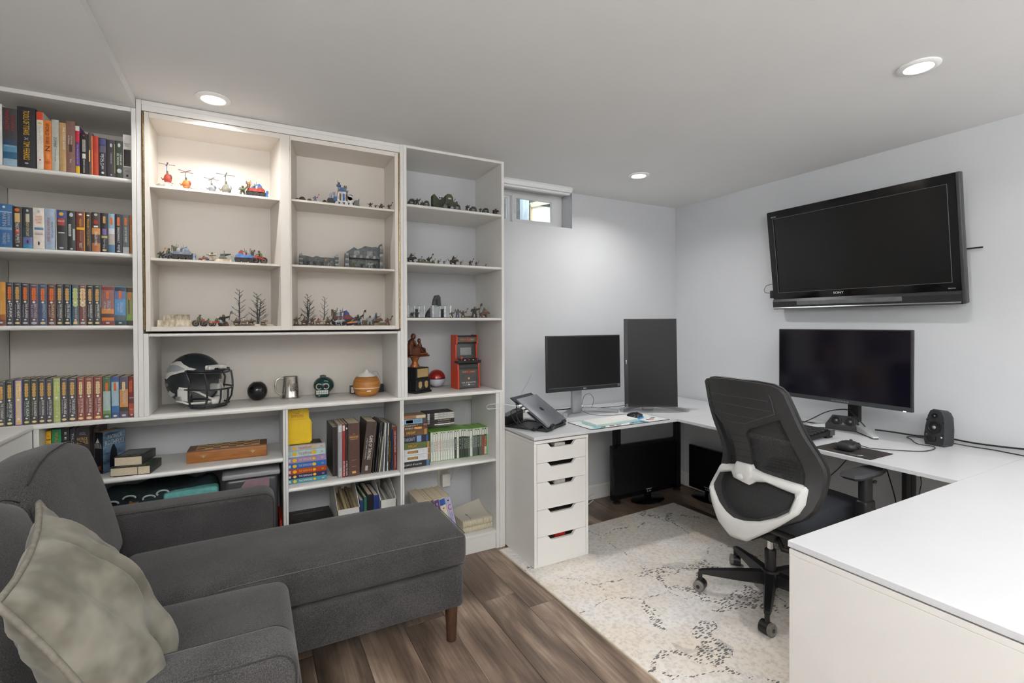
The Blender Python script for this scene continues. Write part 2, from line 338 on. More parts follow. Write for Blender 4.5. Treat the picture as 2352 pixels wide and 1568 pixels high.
# ------------------------------------------------------------------ rug
def rugmat():
    m = bpy.data.materials.new('distressed_rug'); m.use_nodes = True; nt = m.node_tree; n = nt.nodes; L = nt.links; b = n['Principled BSDF']
    tc = n.new('ShaderNodeTexCoord')
    def noise(sc, det=3, off=(0, 0, 0), stretch=(1, 1, 1)):
        mp = n.new('ShaderNodeMapping'); mp.inputs['Location'].default_value = off; mp.inputs['Scale'].default_value = stretch; L.new(tc.outputs['Object'], mp.inputs[0])
        z = n.new('ShaderNodeTexNoise'); z.inputs['Scale'].default_value = sc; z.inputs['Detail'].default_value = det; L.new(mp.outputs[0], z.inputs['Vector']); return z
    def math_(op, a, b_=None):
        q = n.new('ShaderNodeMath'); q.operation = op; q.use_clamp = True
        for i, x in enumerate((a, b_)):
            if x is None: continue
            if isinstance(x, (int, float)): q.inputs[i].default_value = x
            else: L.new(x, q.inputs[i])
        return q.outputs[0]
    base = n.new('ShaderNodeValToRGB'); e = base.color_ramp.elements
    e[0].position = .36; e[0].color = (*lin((226, 216, 202)), 1); e[1].position = .64; e[1].color = (*lin((230, 227, 224)), 1)
    L.new(noise(2.6, 5).outputs['Fac'], base.inputs[0])
    fine = n.new('ShaderNodeValToRGB'); e = fine.color_ramp.elements; e[0].position = .34; e[0].color = (.82, .81, .8, 1); e[1].position = .55; e[1].color = (1.03, 1.03, 1.03, 1)
    L.new(noise(60, 6).outputs['Fac'], fine.inputs[0])
    mx = n.new('ShaderNodeMix'); mx.data_type = 'RGBA'; mx.blend_type = 'MULTIPLY'; mx.inputs[0].default_value = 1; L.new(base.outputs[0], mx.inputs[6]); L.new(fine.outputs[0], mx.inputs[7])
    # net of wandering lines (cell borders, bent by noise)
    nz = noise(2.2, 3, (3, 1, 0)); sub = n.new('ShaderNodeVectorMath'); sub.operation = 'SCALE'; sub.inputs['Scale'].default_value = .34; L.new(nz.outputs['Color'], sub.inputs[0])
    ad = n.new('ShaderNodeVectorMath'); L.new(tc.outputs['Object'], ad.inputs[0]); L.new(sub.outputs[0], ad.inputs[1])
    vo = n.new('ShaderNodeTexVoronoi'); vo.feature = 'DISTANCE_TO_EDGE'; vo.inputs['Scale'].default_value = 2.1; L.new(ad.outputs[0], vo.inputs['Vector'])
    wid = n.new('ShaderNodeMapRange'); wid.inputs[1].default_value = .50; wid.inputs[2].default_value = .72; wid.inputs[3].default_value = .012; wid.inputs[4].default_value = .13; L.new(noise(2.0, 3, (8, 2, 0)).outputs['Fac'], wid.inputs[0])
    line = math_('LESS_THAN', vo.outputs['Distance'], wid.outputs[0])
    pres = math_('GREATER_THAN', noise(5., 3, (1, 9, 0)).outputs['Fac'], .43)
    # short dashes
    mp = n.new('ShaderNodeMapping'); mp.inputs['Scale'].default_value = (40, 118, 1); mp.inputs['Rotation'].default_value = (0, 0, .12); L.new(tc.outputs['Object'], mp.inputs[0])
    v2 = n.new('ShaderNodeTexVoronoi'); v2.inputs['Scale'].default_value = 1.; v2.inputs['Randomness'].default_value = .7; L.new(mp.outputs[0], v2.inputs['Vector'])
    dash = math_('LESS_THAN', v2.outputs['Distance'], .46)
    k = math_('MULTIPLY', math_('MULTIPLY', line, pres), dash); k = math_('MULTIPLY', k, .82)
    grey = math_('MULTIPLY', math_('MULTIPLY', line, math_('GREATER_THAN', wid.outputs[0], .07)), .30)
    g2 = n.new('ShaderNodeMix'); g2.data_type = 'RGBA'; L.new(grey, g2.inputs[0]); L.new(mx.outputs[2], g2.inputs[6]); g2.inputs[7].default_value = (*lin((120, 124, 130)), 1)
    m2 = n.new('ShaderNodeMix'); m2.data_type = 'RGBA'; L.new(k, m2.inputs[0]); L.new(g2.outputs[2], m2.inputs[6]); m2.inputs[7].default_value = (*lin((52, 52, 56)), 1)
    L.new(m2.outputs[2], b.inputs['Base Color']); b.inputs['Roughness'].default_value = .95
    bp = n.new('ShaderNodeBump'); bp.inputs['Strength'].default_value = .2; bp.inputs['Distance'].default_value = .003; L.new(fine.outputs[0], bp.inputs['Height']); L.new(bp.outputs[0], b.inputs['Normal'])
    return m
RUG = rugmat()
t = thing('rug', 'cream distressed area rug with broken black line pattern on the dark floor', 'rug', (1.30, 2.595, 0), R_(2.05))
part('pile', MB().rbox(0.006, -2.5, .0008, 1.494, -.006, .0095, .003, 2), RUG, t, 40)
mb = MB(); mb.box(0, -2.5, .0006, .006, 0, .0075); mb.box(.006, -.006, .0006, 1.5, 0, .0075); mb.box(1.494, -2.5, .0006, 1.5, -.006, .0075)
part('bound_edge', mb, mat('rug_binding', (196, 184, 164), .9), t)
# ------------------------------------------------------------------ built-in bookcases
YF = 2.63
EPS = .0006
def bx(name, root, m, x0, y0, z0, x1, y1, z1, r=.0012):
    return partw(name, MB().rbox(x0, y0, z0, x1, y1, z1, r, 1), m, root)
def nose(name, root, m, x0, y0, z0, x1, y1, z1):
    """shelf board with rounded front edge"""
    h = (z1-z0)/2; p = [(y1, z0), (y1, z1)]+[(y0+h-h*math.sin(a), z0+h+h*math.cos(a)) for a in [R_(k*22.5) for k in range(0, 9)]]
    return partw(name, MB().prism(p, 'x', x0, x1), m, root, 40)
BACKW = mat('bookcase_back', (216, 210, 202), .6, var=.012, scale=4)
SH_L = [1.9875, 1.665, 1.3545]
t = thing('bookcase', 'white built-in bookcase at far left filled with paperbacks', 'bookcase', (-.7, YF, .955))
bx('side_panel', t, WHITE, XL+.002, YF, .9551, -.952, 3.0, 2.2915)
bx('side_panel', t, WHITE, -.4435, YF, .9551, -.4275, 3.0, 2.2915)
bx('top_panel', t, WHITE, -.952+EPS, YF, 2.2735, -.4435-EPS, 3.0, 2.2915)
bx('back_panel', t, BACKW, -.952+EPS, 3.0, .9551, -.4435-EPS, 3.012, 2.2735)
for z in SH_L: nose('shelf', t, WHITE, -.952+EPS, YF+.006, z-.0185, -.4435-EPS, 2.998, z)
# middle surround: fixed stiles, header and the open niche
t = thing('bookcase', 'white fixed middle bookcase with the open niche under the hinged doors', 'bookcase', (.16, YF, .955))
bx('stile', t, WHITE, -.4265, YF, .9551, -.4085, 2.97, 2.3335)
bx('stile', t, WHITE, .7262, YF, .9551, .7440, 2.97, 2.3335)
bx('header_strip', t, WHITE, -.4080, YF+.002, 2.3150, .7257, YF+.03, 2.3335)
bx('header_board', t, WHITE, -.4075, YF+.001, 2.2880, .7257, YF+.03, 2.3145)
bx('side_panel', t, WHITE, -.4080, YF, .9551, -.390, 2.984, 1.3175)
bx('side_panel', t, WHITE, .7085, YF, .9551, .7257, 2.984, 1.3175)
nose('niche_top', t, WHITE, -.390+EPS, YF+.002, 1.3030, .7085-EPS, 2.984, 1.3175)
bx('back_panel', t, BACKW, -.4080, 2.9845, .9551, .7257, 2.996, 2.30)
# the two hinged bookcase doors
BRASS = mat('brass_hinge', (168, 140, 96), .35, .9, var=.15)
def hdoor(label, lp, rp, zs, warm):
    """door box; lp, rp: plan outlines of its two upright panels (the meeting sides are splayed so the doors can swing)"""
    x0, x1 = min(p[0] for p in lp), max(p[0] for p in rp)
    t = thing('bookcase_door', label, 'bookcase', ((x0+x1)/2, YF, 1.3265))
    z0, z1, yb = 1.3275, 2.2845, 2.864
    partw('side_panel', MB().prism(lp, 'z', z0, z1), warm, t); partw('side_panel', MB().prism(rp, 'z', z0, z1), warm, t)
    fl, bl_ = lp[1][0]+EPS, lp[2][0]+EPS; fr, br = rp[0][0]-EPS, rp[3][0]-EPS
    def board(name, za, zb_, y0):
        k = (y0-YF)/(yb-YF); partw(name, MB().prism([(fl+(bl_-fl)*k, y0), (fr+(br-fr)*k, y0), (br, yb), (bl_, yb)], 'z', za, zb_), warm, t)
    board('top_panel', z1-.022, z1, YF+.001); board('bottom_panel', z0, z0+.0205, YF+.001)
    partw('back_panel', MB().box(lp[3][0], yb+EPS, z0, rp[2][0], yb+.012, z1), warm, t)
    for z in zs: board('shelf', z-.0105, z, YF+.012)
    return t
tl = hdoor('left hinged white bookcase door holding the red helicopters', [(-.3985, YF), (-.382, YF), (-.382, 2.864), (-.3985, 2.864)], [(.136, YF), (.179, YF), (.124, 2.864), (.100, 2.864)], [1.9725, 1.651], WARMW)
tr = hdoor('right hinged white bookcase door holding the blue crawler tower', [(.1800, YF), (.1845, YF), (.2290, 2.864), (.2050, 2.864)], [(.6980, YF), (.7165, YF), (.7165, 2.864), (.6980, 2.864)], [1.977, 1.653], WARMW)
def hinge(root, x):
    mb = MB()
    for k in range(40): mb.cyl((x, YF-.001, 1.335+k*.0236), (x, YF-.001, 1.335+k*.0236+.0222), .0032, seg=6)
    partw('piano_hinge', mb, BRASS, root, 40)
hinge(tl, -.4034); hinge(tr, .7214)
# right bookcase
SH_R = [2.0178, 1.698, 1.3905]
t = thing('bookcase', 'white built-in bookcase at right beside the small window', 'bookcase', (1.05, YF, .955))
bx('side_panel', t, WHITE, .7445, YF, .9551, .7630, 3.018, 2.3345)
bx('side_panel', t, WHITE, 1.3460, YF, .0005, 1.3635, 3.018, 2.3345)
bx('top_panel', t, WHITE, .7630+EPS, YF, 2.3205, 1.3460-EPS, 3.018, 2.3345)
for z in SH_R: nose('shelf', t, WHITE, .7630+EPS, YF+.004, z-.0160, 1.3460-EPS, 3.017, z)
# one continuous board over the low units
t = thing('counter_board', 'long white counter board under all the upper bookcases', 'shelf', (.2, YF, .938))
partw('board', MB().rbox(XL+.002, YF-.002, .9375, 1.3305, 3.017, .9545, .003, 2), WHITE, t, 40)
# low units
LOWW = mat('low_unit_white', (222, 221, 218), .4, var=.012, scale=5)
def low(label, x0, x1, pl, pr, sz, th):
    t = thing('low_bookcase', label, 'bookcase', ((x0+x1)/2, YF, 0))
    bx('side_panel', t, LOWW, x0, YF+.001, .0005, x0+pl, 3.0, .937); bx('side_panel', t, LOWW, x1-pr, YF+.001, .0005, x1, 3.0, .937)
    bx('bottom_panel', t, LOWW, x0+pl+EPS, YF+.001, .0935, x1-pr-EPS, 3.0, .1095)
    bx('kick_board', t, LOWW, x0+pl+EPS, YF+.008, .0005, x1-pr-EPS, YF+.026, .093)
    nose('shelf', t, LOWW, x0+pl+EPS, YF+.003, sz-th, x1-pr-EPS, 3.0, sz)
    bx('back_rail', t, LOWW, x0+pl+EPS, 2.985, .855, x1-pr-EPS, 3.0, .937)
    return t
t1 = low('low white bookcase behind the sofa holding the chess box', -.7690, .1510, .018, .0105, .6995, .0205)
t2 = low('low white middle bookcase holding the stacked disc box sets', .1520, .7305, .0112, .0098, .5440, .0190)
t3 = low('low white right bookcase holding the row of green game cases', .7315, 1.3275, .0100, .0235, .5410, .0165)
for t, x in ((t2, .61), (t3, .98)):
    partw('screw_cover', MB().lathe([(0, 0), (.006, 0), (.006, .002), (0, .003)], 12, Matrix.Translation((x, 2.985, .9)) @ Matrix.Rotation(R_(90), 4, 'X')), col(150, 140, 70), t)
struct('trim_4', MB().box(1.3285, YF-.001, .0005, 1.3455, YF+.02, .954), WHITE)
# panelled low cabinet along the left wall
t = thing('panelled_cabinet', 'white panelled low cabinet along the left wall behind the sofa', 'cabinet', (-.87, 1.2, 0))
CX = -.7700; PANW = mat('white_panel_paint', (233, 232, 230), .35, var=.01)
partw('body', MB().box(XL+.002, -1.2, .0005, CX-.022, YF-.003, .936), PANW, t)
partw('top_board', MB().rbox(XL+.002, -1.2, .9365, CX+.004, YF-.003, .9545, .003, 2), PANW, t, 40)
ys = [YF-.003-k*.62 for k in range(7)]
mb = MB(); mb.box(CX-.0215, -1.09, .87, CX, YF-.003, .936); mb.box(CX-.0215, -1.09, .0005, CX, YF-.003, .14)
for y in ys: mb.box(CX-.0215, y-.055, .14, CX, y, .87)
partw('frame_rails', mb, PANW, t)
for y in ys[:-1]:
    a0, a1, z0, z1 = y-.62, y-.055, .14, .87
    def rect(d): return [(a0+d, z0+d), (a1-d, z0+d), (a1-d, z1-d), (a0+d, z1-d)]
    mb = MB(); mb.ring(rect(0), rect(.016), 'x', CX-.0215, CX+.006); mb.ring(rect(.016), rect(.03), 'x', CX-.0215, CX-.004); mb.ring(rect(.075), rect(.10), 'x', CX-.0215, CX-.008)
    partw('panel_moulding', mb, PANW, t)
# ------------------------------------------------------------------ desks
ZD, DT = .7318, .0175
DXI, DYI, PY = 2.4545, 2.2886, .8564           # inner corner, peninsula edge
t = thing('desk', 'white desk top along the back wall under the small window', 'desk', (2.2, 2.65, ZD-DT))
partw('desk_top', MB().rbox(1.3660, DYI-.0003, ZD-DT, 3.2000, 3.005, ZD, .0012, 1), TOPW, t)
def leg(root, x, y, w=.032):
    mb = MB(); mb.rbox(x-w, y-.012, .02, x-.006, y+.012, ZD-DT-.001, .003, 1); mb.rbox(x+.006, y-.012, .02, x+w, y+.012, ZD-DT-.001, .003, 1); mb.box(x-.006, y-.004, .02, x+.006, y+.008, ZD-DT-.001)
    mb.lathe([(0, 0.0006), (.03, 0.0006), (.03, .012), (.012, .02), (0, .02)], 14, None, (x, y, 0)); partw('leg', mb, BLACK, root, 40)
leg(t, 2.43, 2.86); leg(t, 3.06, 2.86)
t = thing('desk', 'white desk top along the right wall under the television', 'desk', (2.83, 1.6, ZD-DT))
partw('desk_top', MB().rbox(DXI, PY+.0018, ZD-DT, 3.2000, DYI-.0016, ZD, .0012, 1), TOPW, t)
mb = MB()
leg(t, 3.02, 1.255, .05)
t = thing('desk', 'white desk top of the peninsula in the right foreground', 'desk', (2.2, .3, ZD-DT))
partw('desk_top', MB().rbox(1.357, .18, ZD-DT, 3.2000, PY, ZD, .0012, 1), TOPW, t)
leg(t, 3.0, .3)
# drawer units
def drawers(label, loc, rz, hs, d=.66):
    w, h = .3662, .6988
    t = thing('drawer_unit', label, 'drawers', loc, rz)
    DW = mat('drawer_white', (226, 224, 220), .4, var=.012, scale=5)
    mb = MB(); mb.rbox(0, 0, 0, .0165, d, h-.0165, .001, 1); part('side_panel', mb, DW, t)
    mb = MB(); mb.rbox(w-.0165, 0, 0, w, d, h-.0165, .001, 1); part('side_panel', mb, DW, t)
    part('top_panel', MB().rbox(0, -.0005, h-.016, w, d, h, .001, 1), DW, t)
    part('back_panel', MB().box(.017, d-.006, .02, w-.017, d, h-.017), DW, t)
    part('bottom_panel', MB().rbox(.017, .0, 0, w-.017, d-.007, .0185, .001, 1), DW, t)
    dark = mat('drawer_inside', (58, 48, 40), .8, var=.2)
    z = h-.019
    for i, hh in enumerate(hs):
        x0, x1, z1, z0 = .0185, w-.0185, z, z-hh; xc = (x0+x1)/2
        s = [(x0, z0), (x1, z0), (x1, z1)]
        for k in range(9): q = k/8; s.append((xc+.098-.030*q, z1-.026*(q*q*(3-2*q))))
        for k in range(9): q = 1-k/8; s.append((xc-.098+.030*q, z1-.026*(q*q*(3-2*q))))
        s.append((x0, z1))
        part('drawer', MB().prism(s, 'y', .0005, .017), DW, t)
        part('drawer_box', MB().box(x0+.005, .05, z0+.012, x1-.005, d-.03, z1-.035), dark, t)
        z = z0-.0022
    for s, m, k in (('white_card', col(200, 198, 190), 0), ('white_bag', col(196, 194, 186), 2), ('red_box', col(170, 30, 24), 4)):
        zz = h-.019-sum(hs[:k])-.0022*k
        part(s, MB().rbox(w*.42, .03, zz-.034, w*.62, .12, zz-.006-.006*(k == 0), .006, 1), m, t)
    return t
drawers('white five-drawer unit under the left end of the back desk', (1.3665, 2.2893, .0103), 0, [.104, .105, .150, .148, .147])
t = drawers('white drawer unit closing the end of the foreground peninsula desk', (1.359+.3662, PY-.004, .0005), R_(180), [.104, .105, .150, .148, .147], .665)
t.location.z = .0104
# ------------------------------------------------------------------ sockets
OUTW = mat('white_socket_plastic', (226, 222, 210), .4, var=.02)
t = thing('wall_outlet', 'white wall outlet above the leaning textbooks in the low right bookcase', 'outlet', tuple(at(1017, 1095, y=YB-.001)))
part('plate', MB().rbox(-.038, -.007, -.06, .038, 0, .06, .003, 2), OUTW, t, 40)
part('socket', MB().rbox(-.017, -.009, .012, .017, -.006, .042, .003, 1), OUTW, t)
t = thing('power_adapter', 'white plug-in power adapter in the outlet of the low right bookcase', 'adapter', tuple(at(1022, 1098, y=YB-.03)))
part('body', MB().rbox(-.028, -.03, -.048, .028, .0185, .034, .006, 2), mat('white_adapter', (232, 230, 222), .35, var=.02), t, 40)
a = at(1022, 1111, y=YB-.03); b = at(1041, 1084, y=YB-.03); c = at(1066, 975, y=2.9); d = at(1072, 920, y=2.95)
mb = MB(); mb.tube([a, a+Vector((.01, 0, -.012)), a+Vector((.05, 0, .03)), b, b+Vector((.05, -.01, .2)), c, d], .0016, 6)
partw('cord', mb, WCABLE, t, 60)
t = thing('wall_outlet', 'white wall outlet under the right desk behind the chair', 'outlet', tuple(at(1888, 1094, x=XR-.001)))
part('plate', MB().rbox(-.007, -.038, -.06, 0, .038, .06, .003, 2), OUTW, t, 40)
part('socket', MB().rbox(-.009, -.017, .012, -.006, .017, .042, .003, 1), OUTW, t)
part('plug', MB().rbox(-.03, -.014, -.04, -.0075, .014, -.004, .004, 1), BLACK, t)
# ------------------------------------------------------------------ books
INK = {'w': col(228, 226, 220), 'k': col(28, 26, 26), 'y': col(226, 178, 30), 'g': col(196, 160, 92), 'o': col(214, 110, 40), 'r': col(176, 40, 32), 's': col(186, 190, 196), 'b': col(60, 110, 170), 'c': col(222, 200, 150), 'p': col(110, 70, 130), 'l': col(178, 196, 130), 't': col(60, 130, 140), 'n': col(40, 46, 66)}
def ell(rx, rz, cx, cz, n=10): return [(cx+rx*math.cos(2*math.pi*k/n), cz+rz*math.sin(2*math.pi*k/n)) for k in range(n)]
def book(x0, x1, zb, h, ys, d, rgb, label, group, bands=(), texts=(), emb=None, logo=None, lean=0., side=None, rough=.42, name='paperback_book', rz=0.):
    w = max(.006, x1-x0-.0006)
    t = thing(name, label, 'book', ((x0+x1)/2, ys, zb+.0004), rz, group, ry=lean)
    c = col(*rgb, rough); q = .0011; mb = MB()
    mb.prism([(-w/2, .0), (-w/4, -.0012), (0, -.0016), (w/4, -.0012), (w/2, 0), (w/2, q), (-w/2, q)], 'z', 0, h)
    mb.box(-w/2, q, 0, -w/2+q, d, h); mb.box(w/2-q, q, 0, w/2, d, h)
    part('cover', mb, c, t, 50)
    part('pages', MB().box(-w/2+q+.0002, q, .0012, w/2-q-.0002, d-.0025, h-.0012), PAGES, t)
    for b in bands:
        f0, f1, ink = b[:3]; k = b[3] if len(b) > 3 else .94; dx = (b[4] if len(b) > 4 else 0)*w
        cc = INK[ink] if isinstance(ink, str) else col(*ink)
        part('spine_panel', MB().prism([(dx-w*k/2, -.0006), (dx-w*k/4, -.0017), (dx, -.0020), (dx+w*k/4, -.0017), (dx+w*k/2, -.0006), (dx+w*k/2, -.0002), (dx-w*k/2, -.0002)], 'z', h*f0, h*f1), cc, t)
    if logo:    # tall golden logotype down the upper spine: ragged flourished shape with letters
        ink, z0, z1, k = logo; r = random.Random(int(x0*9e4)); L = []; Rr = []; n = 12
        for i in range(n+1):
            zz = h*(z0+(z1-z0)*i/n); a = w*k*(.55+.45*abs(math.sin(i*1.9)))*(.6 if i in (0, n) else 1)
            L.append((-a, zz)); Rr.append((a, zz))
        part('title_logo', MB().prism(L+Rr[::-1], 'y', -.0024, -.0021), INK[ink], t)
        text(t, 'Dragonlance' if ink in 'gco' else 'Saga', (0, -.0026, h*(z0+z1)/2), h*(z1-z0)*.8, w*k*.7, INK['r'] if ink in 'gco' else INK['y'], SPINE)
    for tx in texts:
        s, f, L, k, ink = tx[:5]; dx = (tx[5] if len(tx) > 5 else 0)*w; Mx = tx[6] if len(tx) > 6 else SPINE
        if Mx is UPRIGHT: text(t, s, (dx, -.0026, h*f), w*k, h*L, INK[ink], UPRIGHT)
        else: text(t, s, (dx, -.0026, h*f), h*L, w*k, INK[ink], Mx)
    for e in ([emb] if isinstance(emb, tuple) else emb or []):
        f, ink, k, asp = e
        part('emblem', MB().prism(ell(w*k/2, w*k/2*asp, 0, h*f), 'y', -.0028, -.0022), INK[ink], t)
    if side:
        part('page_stain', MB().box(w/2, .004, .004, w/2+.0003, d*.9, h-.004), col(*side), t)
    return t
def row(specs, zb, ys, where, group, dmax=.2, um=None):
    for i, sp in enumerate(specs):
        u0, u1, vt, rgb, lab = sp[:5]; kw = dict(sp[5]) if len(sp) > 5 else {}
        vb = um or vt
        yy = ys+kw.pop('dy', 0.)
        x0 = at(u0, vb, y=yy).x; x1 = at(u1, vb, y=yy).x; x0 = max(x0, -.9505 if zb > .8 else -.7500); x1 = min(x1, -.4445); h = at((u0+u1)/2, vt, y=yy).z-zb
        book(x0, x1, zb, h, yy, kw.pop('d', min(dmax, .6*h+.02)), rgb, '%s, %s from left on %s' % (lab, ORD[i+1], where), group, **kw)
z1, o1 = 7.127, 220
def U(x): return x/7.127
def V1(y): return 220+y/7.127
def V2(y): return 440+y/7.127
def V3(y): return 620+y/7.127
def V4(y): return 840+y/7.127
up = UPRIGHT
row([(-8, 5.6, V1(130), (226, 224, 220), 'white book cut by the view'),
 (6, 40, V1(205), (66, 62, 64), 'dark grey thriller with blue sea artwork', dict(bands=[(0, .12, (150, 180, 196)), (.12, .24, (46, 96, 130)), (.24, .36, (84, 140, 170)), (.36, .46, (44, 66, 92))], texts=[('FANTASTIC', .78, .34, .26, 'r', -.18), ('RICHARD', .74, .26, .2, 'r', .22), ('RICHARD LAYMON', .34, .03, .7, 's', 0, up)])),
 (40, 82.3, V1(190), (38, 37, 42), 'thick black book with big yellow title', dict(texts=[('TOOLS OF TITANS', .74, .40, .34, 'y'), ('X', .475, .045, .22, 's'), ('TIM FERRISS', .28, .31, .34, 'y')], emb=(.07, 's', .22, .5))),
 (84.2, 100.2, V1(268), (226, 218, 206), 'white paperback with red cap', dict(bands=[(.86, 1, (216, 70, 40))], texts=[('The Art of War', .62, .26, .45, 's')], emb=[(.80, 'y', .6, .6), (.16, 'r', .3, .9)])),
 (100.4, 118.5, V1(408), (224, 124, 44), 'orange paperback with black lettering', dict(texts=[('WORLD WAR', .73, .42, .5, 'k'), ('Z', .43, .1, .75, 'k', 0, up), ('MAX BROOKS', .15, .05, .7, 'r', 0, up)], bands=[(.22, .33, (232, 150, 90), .6)])),
 (118.8, 135.4, V1(395), (188, 188, 178), 'pale grey paperback with small dark title', dict(texts=[('ZOMBIE', .56, .20, .4, 'k'), ('survival guide', .3, .24, .2, 'k')])),
 (135.8, 152, V1(445), (186, 152, 102), 'tan paperback with cream title', dict(texts=[('THE CODE BOOK', .68, .46, .34, 'w', .2), ('SIMON SINGH', .3, .22, .2, 'g')])),
 (152.2, 173, V1(418), (134, 98, 86), 'mauve-brown paperback with dark square', dict(bands=[(.40, .54, (64, 50, 46), .5)], texts=[('A Short History', .63, .17, .18, 'w', .1), ('of Evans', .63, .17, .18, 'w', -.2), ('Ross', .22, .07, .2, 'w')])),
 (173.2, 183, V1(498), (98, 62, 130), 'slim purple paperback with yellow foot', dict(bands=[(0, .15, 'y', 1), (.66, .9, (196, 44, 66), 1), (.9, 1, (230, 226, 220), 1)], texts=[('The Wonderful One', .4, .42, .4, 's')])),
 (183.4, 202.2, V1(622), (32, 30, 30), 'black paperback with white block title', dict(bands=[(.55, .85, (206, 200, 190), .55), (.38, .5, (226, 222, 214), .6)], texts=[('MANCHURIAN', .7, .28, .3, 'k'), ('RICHARD CONDON', .19, .33, .2, 'w')], emb=(.95, 'r', .3, .8))),
 (202.4, 212.8, V1(606), (98, 84, 80), 'brown paperback with orange edge', dict(bands=[(0, .92, (216, 116, 52), .36, .32), (.3, .58, (226, 190, 120), .4, -.2)])),
 (213, 226.2, V1(660), (188, 64, 44), 'brick red paperback', dict(texts=[('BETTER FOR THE END', .3, .5, .3, 'o'), ('small', .75, .14, .3, 'r')])),
 (226.6, 244.6, V1(695), (48, 46, 54), 'dark paperback with collage top', dict(bands=[(.62, .8, (96, 92, 110), .8), (.82, .98, (74, 78, 128), .8)], texts=[('SPECIAL CLAN', .38, .4, .3, 'w'), ('a novel', .4, .24, .16, 's', -.26)], emb=(.08, 'w', .38, 1))),
 (245.4, 265, V1(725), (62, 56, 62), 'dark purple-grey paperback', dict(bands=[(.1, .9, (158, 166, 66), .07, .42)], texts=[('UNDEAD', .5, .3, .14, 's')], emb=[(.85, 's', .3, 2), (.05, 's', .2, 1)])),
 (265.4, 282, V1(742), (58, 66, 54), 'dark green paperback with pale lettering', dict(texts=[('SIX MOONS', .5, .32, .28, 'w', -.2), ('LEGEND OF', .5, .3, .24, 'w', .22)], emb=[(.18, 's', .66, 1.2), (.88, 's', .4, 1.8)])),
 (282.2, 301.6, V1(642), (212, 210, 202), 'white paperback with black cover picture', dict(bands=[(.28, .66, (44, 36, 36), .84), (.0, .26, (140, 138, 136), .96), (.36, .52, (120, 78, 60), .4)], texts=[('THE BLOOD', .79, .03, .8, 'k', 0, up), ('ANGELS', .745, .03, .6, 'k', 0, up), ('swallow', .17, .025, .6, 'k', 0, up)], emb=(.06, 'k', .3, 1.3)))],
 SH_L[0], 2.645, 'top left shelf', 'paperbacks on the top left shelf', um=330)
